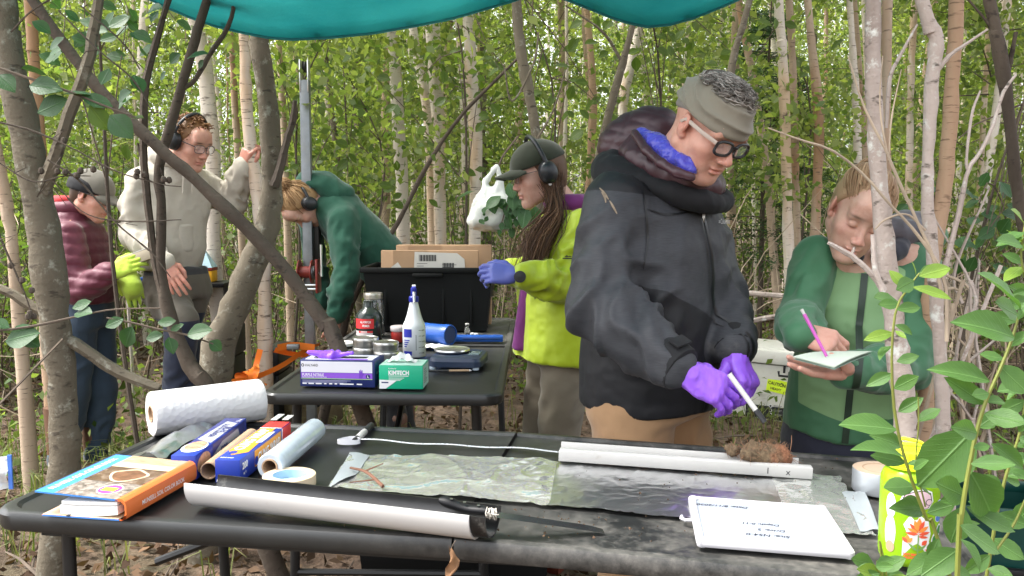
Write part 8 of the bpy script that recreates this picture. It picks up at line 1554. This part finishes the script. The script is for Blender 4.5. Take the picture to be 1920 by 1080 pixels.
r_, A = trunk_tree('leaning_stick', 'thin dark branch leaning up from the tote towards the tarp', [(972, 108, 5), (920, 160, 6), (860, 222, 7), (800, 312, 8), (745, 420, 9), (705, 480, 10), (672, 540, 12), (650, 590, 15), (642, 625, 18)], 4.7, B_DARK, None, n=26, seed=13, cat='branch')
r_, A = trunk_tree('alder_tree', 'dark grey curved stem rising behind the cap', [(966, -20, 19), (972, 60, 20), (982, 130, 21), (996, 200, 20), (1006, 270, 18), (1012, 420, 18)], 4.6, B_GREY, 5, n=28, seed=14, crown=crn(4), cz=2.6, branches=[([(1010, 60, 4), (1000, 120, 5), (960, 190, 4), (945, 120, 3)], 4.5), ([(1060, 130, 3), (1040, 200, 4), (1008, 260, 6)], 4.5)])
for i in range(34):
    u_ = 955+rq.normal()*28; v_ = 385+rq.normal()*26; leaf_px(r_, (u_, v_, u_+rq.normal()*18, v_+abs(rq.normal())*16+8), 'a', 4.2, i)
for (pth, w) in (([(1000, 300, 4), (975, 350, 4), (950, 390, 3), (940, 420, 2)], 1), ([(1000, 330, 3), (985, 380, 3), (962, 415, 2)], 1)): mb, _ = limb(pth, 4.2, None, False, 10, 5, .03); mb.build('twig', TWIG, r_)
r_, A = trunk_tree('alder_tree', 'dark forked stem behind the maroon hood', [(1188, 40, 12), (1170, 110, 14), (1150, 180, 16), (1135, 240, 17), (1118, 330, 18), (1100, 480, 20)], 5.0, B_GREY, 5, n=24, seed=15, crown=crn(2), cz=2.4, branches=[([(1060, 10, 3), (1130, 60, 5), (1168, 120, 7)], 5.0)])
r_, A = trunk_tree('alder_tree', 'slim grey stem leaning out from behind the headband', [(1408, -10, 12), (1395, 40, 12), (1380, 90, 13), (1368, 150, 13), (1350, 300, 14)], 4.0, B_GREY, 4.5, n=24, seed=16, crown=crn(1), cz=2.6)
r_, A = trunk_tree('alder_tree', 'dark forked stem at the far right behind the willows', [(1850, -20, 20), (1868, 60, 22), (1880, 130, 24), (1892, 220, 22), (1905, 340, 22), (1930, 480, 24)], 3.4, B_DARK, 4.8, n=28, seed=17, crown=crn(3), cz=2.8, branches=[([(1905, 60, 7), (1895, 110, 9), (1885, 150, 12)], 3.4), ([(1812, -5, 4), (1850, 40, 5), (1872, 70, 7)], 3.4)])

# ---- right: pale trunks in front of the person writing
r_, A = trunk_tree('willow_tree', 'pale lichen spotted trunk in front of the green jacket with broken stub', [(1637, -20, 26), (1637, 120, 27), (1641, 240, 30), (1650, 360, 34), (1660, 460, 36), (1672, 570, 38), (1684, 670, 40), (1696, 770, 42), (1703, 840, 44), (1712, 960, 46)], 1.95, B_PALE, 3.8, n=44, seed=21, sides=16, crown=crn(2), cz=2.6, branches=[([(1553, 455, 7), (1572, 466, 10), (1600, 482, 11), (1632, 512, 12), (1658, 545, 15)], 1.9, B_PALE), ([(1602, 463, 5), (1598, 474, 6), (1594, 479, 6)], 1.9, B_PALE), ([(1636, 440, 8), (1640, 500, 10), (1656, 548, 12)], 1.88, B_PALE)])
r_, A = trunk_tree('birch_tree', 'brown barked trunk close behind the lichen spotted trunk', [(1664, -20, 19), (1662, 120, 19), (1660, 260, 18), (1666, 420, 18), (1676, 600, 19)], 2.9, B_TAN, 4.5, n=28, seed=22, crown=crn(3), cz=2.7)
r_, A = trunk_tree('willow_tree', 'pale kinked trunk beside the golden barked trunk', [(1724, -20, 25), (1740, 40, 25), (1755, 75, 27), (1748, 150, 25), (1742, 250, 23), (1739, 370, 22), (1748, 470, 24), (1757, 580, 24), (1764, 690, 25), (1768, 780, 27), (1774, 900, 30)], 2.05, B_PALE, 3.8, n=44, seed=23, sides=14, crown=crn(1), cz=2.6, branches=[([(1852, 55, 4), (1815, 80, 6), (1780, 105, 8), (1752, 138, 11)], 2.05), ([(1905, 140, 5), (1880, 175, 6), (1860, 240, 7), (1838, 285, 7), (1815, 320, 8), (1800, 390, 9), (1780, 470, 10), (1762, 540, 12)], 2.05), ([(1838, 170, 4), (1822, 215, 5), (1812, 300, 5), (1815, 320, 6)], 2.05), ([(1720, 46, 4), (1690, 100, 6), (1668, 150, 7), (1662, 240, 6)], 2.05)])
r_, A = trunk_tree('birch_tree', 'golden tan barked birch trunk right of the green jacket', [(1795, -20, 26), (1790, 90, 27), (1783, 200, 29), (1775, 310, 28), (1762, 410, 27), (1748, 500, 26), (1742, 600, 27), (1736, 690, 28), (1735, 820, 30)], 2.3, B_GLD, 4.2, n=40, seed=24, sides=14, crown=crn(4), cz=2.7)
# pale bare twigs arching across
ta = root('bare_twigs', tuple(A[-1, :3]*np.array([1, 1, 0])), 'thin pale leafless twigs arching in front of the blond hair', 'twigs')
for pth in ([(1440, 240, 3), (1500, 262, 4), (1560, 282, 5), (1620, 328, 5), (1670, 385, 5), (1712, 430, 6), (1770, 520, 7), (1775, 640, 8)], [(1590, 105, 2), (1620, 200, 4), (1660, 280, 5), (1690, 350, 6), (1722, 420, 6), (1752, 490, 7), (1768, 560, 7)], [(1655, 105, 2), (1650, 200, 3), (1665, 290, 4), (1690, 350, 5)], [(1690, 130, 2), (1672, 220, 3), (1666, 300, 3)], [(1640, 430, 3), (1660, 412, 4), (1700, 402, 4), (1735, 432, 5)]): mb, _ = limb(pth, 1.9, None, False, 18, 6, .04); mb.build('twig', TWIGP, ta)
ls = root('dead_willow_shoots', tuple(P(1800, 700, 2.3)*np.array([1, 1, 0])), 'tangle of pale broken willow shoots beside the trunks', 'shoots')
for k in range(26):
    u_ = rq.uniform(1760, 1850); v0 = rq.uniform(560, 900); pth = [(u_+rq.normal()*30, v0-rq.uniform(60, 220), rq.uniform(3, 6)), (u_+rq.normal()*14, v0-60, 6), (u_, v0, 8)]; mb, _ = limb(pth, rq.uniform(2.1, 2.6), None, k % 3 == 0, 10, 5, .06); mb.build('shoot', B_PALE if k % 2 else TWIGP, ls)
# ---- foreground willows
def willow(label, stems, leaves, d, name='willow_shrub'):
    b_ = P(stems[0][-1][0], stems[0][-1][1], d); r = root(name, (b_[0], b_[1], gh(b_[0], b_[1])), label, 'shrub'); M_st = mat('willow_stem', (.16, .18, .035), .5, var=.25)
    for st in stems: mb, _ = limb([(q[0], q[1], q[2]*.72) for q in st], d, None, st is stems[0], 20, 7, .03); mb.build('stem', M_st, r)
    for i, q in enumerate(leaves): leaf_px(r, q, 'y' if (len(q) > 5 and q[5]) else 'w', d+rq.uniform(-.04, .05), i)
    for st in stems[:1]:
        for i in range(12): t = rq.integers(1, len(st)-1) if len(st) > 3 else 1; a = rq.uniform(); q = np.array(st[t-1][:2])*(1-a)+np.array(st[t][:2])*a; leaf_px(r, (q[0], q[1], q[0]+rq.choice([-1, 1])*rq.uniform(28, 52), q[1]+rq.uniform(-26, 30)), 'w', d+rq.uniform(-.03, .08), i)
    return r
S1 = [(1724, 512, 4), (1706, 536, 5), (1680, 582, 6), (1672, 677, 7), (1680, 789, 8), (1706, 890, 9), (1742, 985, 10), (1780, 1075, 11)]
willow('young willow shoot with light green leaves in front of the green bottle', [S1, [(1722, 745, 3), (1722, 800, 4), (1718, 870, 4), (1735, 950, 5)]], [(1723, 518, 1784, 500, 1.1, 1), (1710, 538, 1788, 555, .8, 1), (1700, 542, 1668, 506, 1, 1), (1718, 520, 1714, 488, .8, 1), (1688, 568, 1636, 560, 1, 0), (1676, 624, 1622, 634, 1.0, 1), (1678, 620, 1700, 634, 1, 1), (1681, 678, 1724, 668, 1, 0), (1684, 772, 1730, 746, 1.1, 0), (1682, 806, 1577, 790, .95, 0), (1720, 790, 1764, 768, 1, 0), (1695, 858, 1608, 826, .8, 0), (1698, 868, 1634, 852, 1, 0), (1716, 912, 1656, 916, 1.4, 0), (1734, 958, 1680, 948, 1, 0), (1712, 880, 1738, 862, 1, 0), (1738, 962, 1790, 946, 1, 0), (1760, 1010, 1742, 1050, 1.2, 0), (1770, 1040, 1700, 1075, 1, 0), (1776, 1060, 1820, 1082, 1, 0)], 1.18)
S2 = [(1915, 575, 6), (1898, 635, 8), (1874, 695, 9), (1850, 748, 10), (1832, 807, 11), (1817, 878, 12), (1806, 943, 13), (1798, 1010, 14), (1795, 1080, 15)]
willow('large leaved willow stem rising at the right end of the table', [S2], [(1826, 806, 1722, 915, 1.3, 0), (1846, 776, 1925, 796, 1.1, 0), (1856, 716, 1754, 682, .8, 0), (1846, 758, 1776, 708, .8, 0), (1872, 684, 1926, 738, 1.2, 0), (1902, 634, 1808, 592, 1.0, 0), (1915, 580, 1845, 504, 1.0, 0), (1908, 600, 1940, 560, 1, 0), (1818, 884, 1876, 980, 1.3, 0), (1806, 950, 1784, 1020, 1.4, 0), (1812, 950, 1900, 1000, 1.0, 0), (1858, 832, 1930, 878, .9, 0), (1820, 870, 1905, 868, .9, 0), (1808, 930, 1750, 905, 1.1, 0), (1800, 1010, 1850, 1068, 1.2, 0), (1798, 1030, 1730, 1078, 1.1, 0), (1836, 800, 1880, 770, 1, 0), (1890, 650, 1930, 620, 1, 0), (1832, 812, 1790, 800, 1, 0), (1800, 985, 1870, 1040, 1, 0)], 1.12)
S3 = [(1930, 700, 6), (1915, 800, 7), (1890, 880, 8), (1870, 960, 9), (1850, 1080, 10)]
willow('willow stem with glossy leaves beside the green bin', [S3, [(1925, 930, 5), (1900, 985, 7), (1862, 1040, 8)]], [(1910, 810, 1940, 770, 1, 0), (1892, 880, 1935, 900, 1, 0), (1880, 915, 1842, 890, 1, 0), (1868, 965, 1930, 985, 1.1, 0), (1860, 1010, 1920, 1050, 1.1, 0), (1856, 1040, 1810, 1076, 1.1, 0), (1902, 985, 1940, 940, 1.1, 0), (1905, 840, 1860, 812, 1, 0), (1886, 890, 1920, 850, 1, 0), (1852, 1066, 1900, 1080, 1.2, 0)], 1.3)
S4 = [(1925, 400, 4), (1915, 480, 5), (1930, 560, 6), (1950, 700, 7)]
willow('bright willow spray at the edge of the camp', [S4], [(1916, 470, 1960, 440, 1, 1), (1918, 500, 1884, 520, 1, 1), (1915, 455, 1890, 428, 1, 1), (1922, 530, 1965, 560, 1, 1), (1920, 420, 1900, 390, 1, 1), (1926, 560, 1890, 575, 1, 0)], 1.3)
S5 = [(1690, 1070, 3), (1680, 1085, 4), (1670, 1110, 5)]
willow('low willow sprig at the near table corner', [[(1640, 1060, 3), (1655, 1082, 4), (1668, 1110, 5)]], [(1655, 1082, 1612, 1066, 1, 1), (1660, 1090, 1650, 1052, 1.2, 1), (1664, 1094, 1700, 1078, 1, 1)], 1.15)
# leaf sprays of mid distance saplings framing the camp
def spray(label, u, v, d, n, su, sv, kind='b', size=30):
    b_ = P(u, v, d); r = root('sapling', (b_[0], b_[1], gh(b_[0], b_[1])), label, 'sapling'); mb = MB(); A_ = smooth_path([[b_[0]+rq.normal()*.1, b_[1], gh(b_[0], b_[1])-.05], b_*np.array([1, 1, .5])+[rq.normal()*.05, 0, 0], b_, b_+[rq.normal()*.2, 0, .6]], 12); mb.tube(A_, np.linspace(.012, .003, 12), 6); mb.build('stem', B_DARK, r)
    for i in range(n):
        uu, vv = u+rq.normal()*su, v+rq.normal()*sv; p0 = P(uu, vv, d+rq.normal()*.12); dv = np.array([rq.normal(), rq.normal()*.5, -.45+rq.normal()*.3]); put_leaf(r, p0, p0+nrm(dv)*size/FPX*d*rq.uniform(.7, 1.2), kind, i)
        if i % 3 == 0: t_ = A_[min(11, 5+i % 7)]; mb = MB(); mb.tube([t_, (t_+p0)/2+[0, 0, .04], p0], [.004, .003, .0015], 4, caps=False); mb.build('twig', TWIG, r)
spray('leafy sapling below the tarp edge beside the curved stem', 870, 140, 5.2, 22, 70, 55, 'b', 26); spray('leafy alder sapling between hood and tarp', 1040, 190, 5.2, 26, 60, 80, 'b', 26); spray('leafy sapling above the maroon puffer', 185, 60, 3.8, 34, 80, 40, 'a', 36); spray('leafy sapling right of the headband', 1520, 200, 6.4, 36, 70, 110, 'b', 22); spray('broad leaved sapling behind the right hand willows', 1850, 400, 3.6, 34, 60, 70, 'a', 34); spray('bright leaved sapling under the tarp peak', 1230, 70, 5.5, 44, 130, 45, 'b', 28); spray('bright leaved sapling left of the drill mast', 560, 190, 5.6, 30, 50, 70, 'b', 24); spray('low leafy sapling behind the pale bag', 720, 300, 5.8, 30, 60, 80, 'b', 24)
# dark thin twigs with cones hanging in front of the maroon jacket
tr = root('alder_twigs', tuple(P(110, 600, 2.6)*np.array([1, 1, 0])), 'thin dark alder twigs with small cones in front of the maroon jacket', 'twigs')
for pth in ([(-20, 225, 4), (60, 245, 4), (140, 280, 3), (215, 320, 3), (300, 345, 2), (340, 350, 2)], [(90, 300, 4), (150, 340, 4), (220, 420, 3), (280, 470, 3), (320, 520, 2)], [(-20, 400, 4), (20, 490, 4), (50, 560, 3), (60, 600, 2)], [(100, 340, 3), (160, 400, 2), (240, 415, 3), (340, 412, 2)], [(-10, 300, 3), (60, 340, 3), (120, 330, 3), (170, 330, 2)], [(110, 20, 3), (180, 90, 3), (250, 150, 3), (285, 210, 2)], [(150, 10, 3), (230, 80, 3), (262, 130, 3)], [(20, 60, 4), (60, 20, 3), (110, -10, 3)]):
    mb, A2 = limb(pth, 2.2, None, False, 18, 5, .08); mb.build('twig', B_DARK, tr)
    for k in range(3):
        q = A2[rq.integers(2, 17), :3]; mb = MB(); mb.tube([q, q+rq.normal(size=3)*.018, q+rq.normal(size=3)*.03], [.0016, .0014, .0006], 4); mb.build('twig', B_DARK, tr)
    if pth[0][0] < 0:
        for k in range(6):
            q = A2[rq.integers(6, 18), :3]+rq.normal(size=3)*.006; mb = MB(); mb.lathe([(0, 0), (.007, .004), (.008, .010), (.005, .016), (0, .018)], 8, c=tuple(q)); mb.build('cone', B_DARK, tr)
# ---- tarp: near edge cut short above the front table to admit sky light, far edge hanging in two swags
M_tarp, nt, b = newmat('tarp_teal'); tcol = rampn(nt, noise(nt, 3, 5, .6), [(.3, (.055, .27, .30)), (.7, (.095, .35, .375))]); tcol = mixc(nt, rampn(nt, noise(nt, 7, 6, .7, (1, .4, 1)), [(.66, (0, 0, 0)), (.74, (.6,)*3)]), tcol, (.01, .05, .06)); nt.links.new(tcol, b.inputs['Base Color']); b.inputs['Roughness'].default_value = .38
bump(nt, b, noise(nt, 260, 2), .2, .001, bump(nt, b, noise(nt, 6, 6, .65, (1, 3, 1)), .8, .04)); trs = N(nt, 'ShaderNodeBsdfTranslucent'); nt.links.new(mixc(nt, 1.0, tcol, (1.6, 1.5, 1.4), 'MULTIPLY'), trs.inputs['Color']); mx = N(nt, 'ShaderNodeMixShader'); mx.inputs[0].default_value = .72; nt.links.new(b.outputs[0], mx.inputs[1]); nt.links.new(trs.outputs[0], mx.inputs[2]); nt.links.new(mx.outputs[0], nt.nodes['Material Output'].inputs['Surface'])
eu = np.array([180, 240, 300, 350, 400, 450, 500, 550, 620, 700, 780, 850, 905, 960, 1010, 1060, 1110, 1160, 1210, 1255, 1300, 1350, 1400, 1450]); ev = np.array([-60, -22, 8, 30, 48, 60, 70, 74, 70, 62, 48, 34, 18, 2, -16, -2, 18, 38, 50, 46, 34, 14, -8, -40]); nx_t = 60; uu = np.linspace(180, 1450, nx_t); vv = np.interp(uu, eu, ev); D0 = 3.2; rows_ = []
e_ = np.array([P(u, v, D0) for u, v in zip(uu, vv)])
for k in range(26):
    t = k/25; y = D0-(D0-1.7)*t; rise = .42*(1-(1-t)**2.2); rows_.append([tuple(np.array([p[0]*(1+.10*t)+.05*t, y, p[2]*(1-.35*min(1, t*2.5))+(.35*min(1, t*2.5))*(e_[:, 2].mean()+.02)+rise+.025*math.sin(p[0]*5+t*6)*t])) for p in e_])
mb = MB(); mb.grid(rows_); tp = root('tarp', tuple(P(900, 60, D0)), 'teal tarp strung overhead with its edge sagging in two swags', 'tarp'); sh = mb.build('sheet', M_tarp, tp, True, None); sd2 = sh.modifiers.new('t', 'SOLIDIFY'); sd2.thickness = .0015
mb = MB(); mb.tube(rows_[0], .006, 6); mb.build('hem', M_tarp, tp)
for k in range(3, 60, 8): mb = MB(); mb.lathe([(.006, -.002), (.012, -.002), (.012, .002), (.006, .002), (.006, -.002)], 14, c=(rows_[1][k][0], rows_[1][k][1]+.05, rows_[1][k][2]-.004)); mb.build('eyelet', M_alu, tp)
for a, b_ in ((rows_[0][0], P(40, -120, 3.6)), (rows_[0][-1], P(1600, -90, 3.9)), (rows_[0][38], P(975, -30, 4.5)), (rows_[-1][0], (-2.4, .6, 2.7)), (rows_[-1][-1], (2.4, .6, 2.7))): mb = MB(); mb.tube([a, b_], .003, 6); mb.build('guy_rope', M_steel_blk, tp)
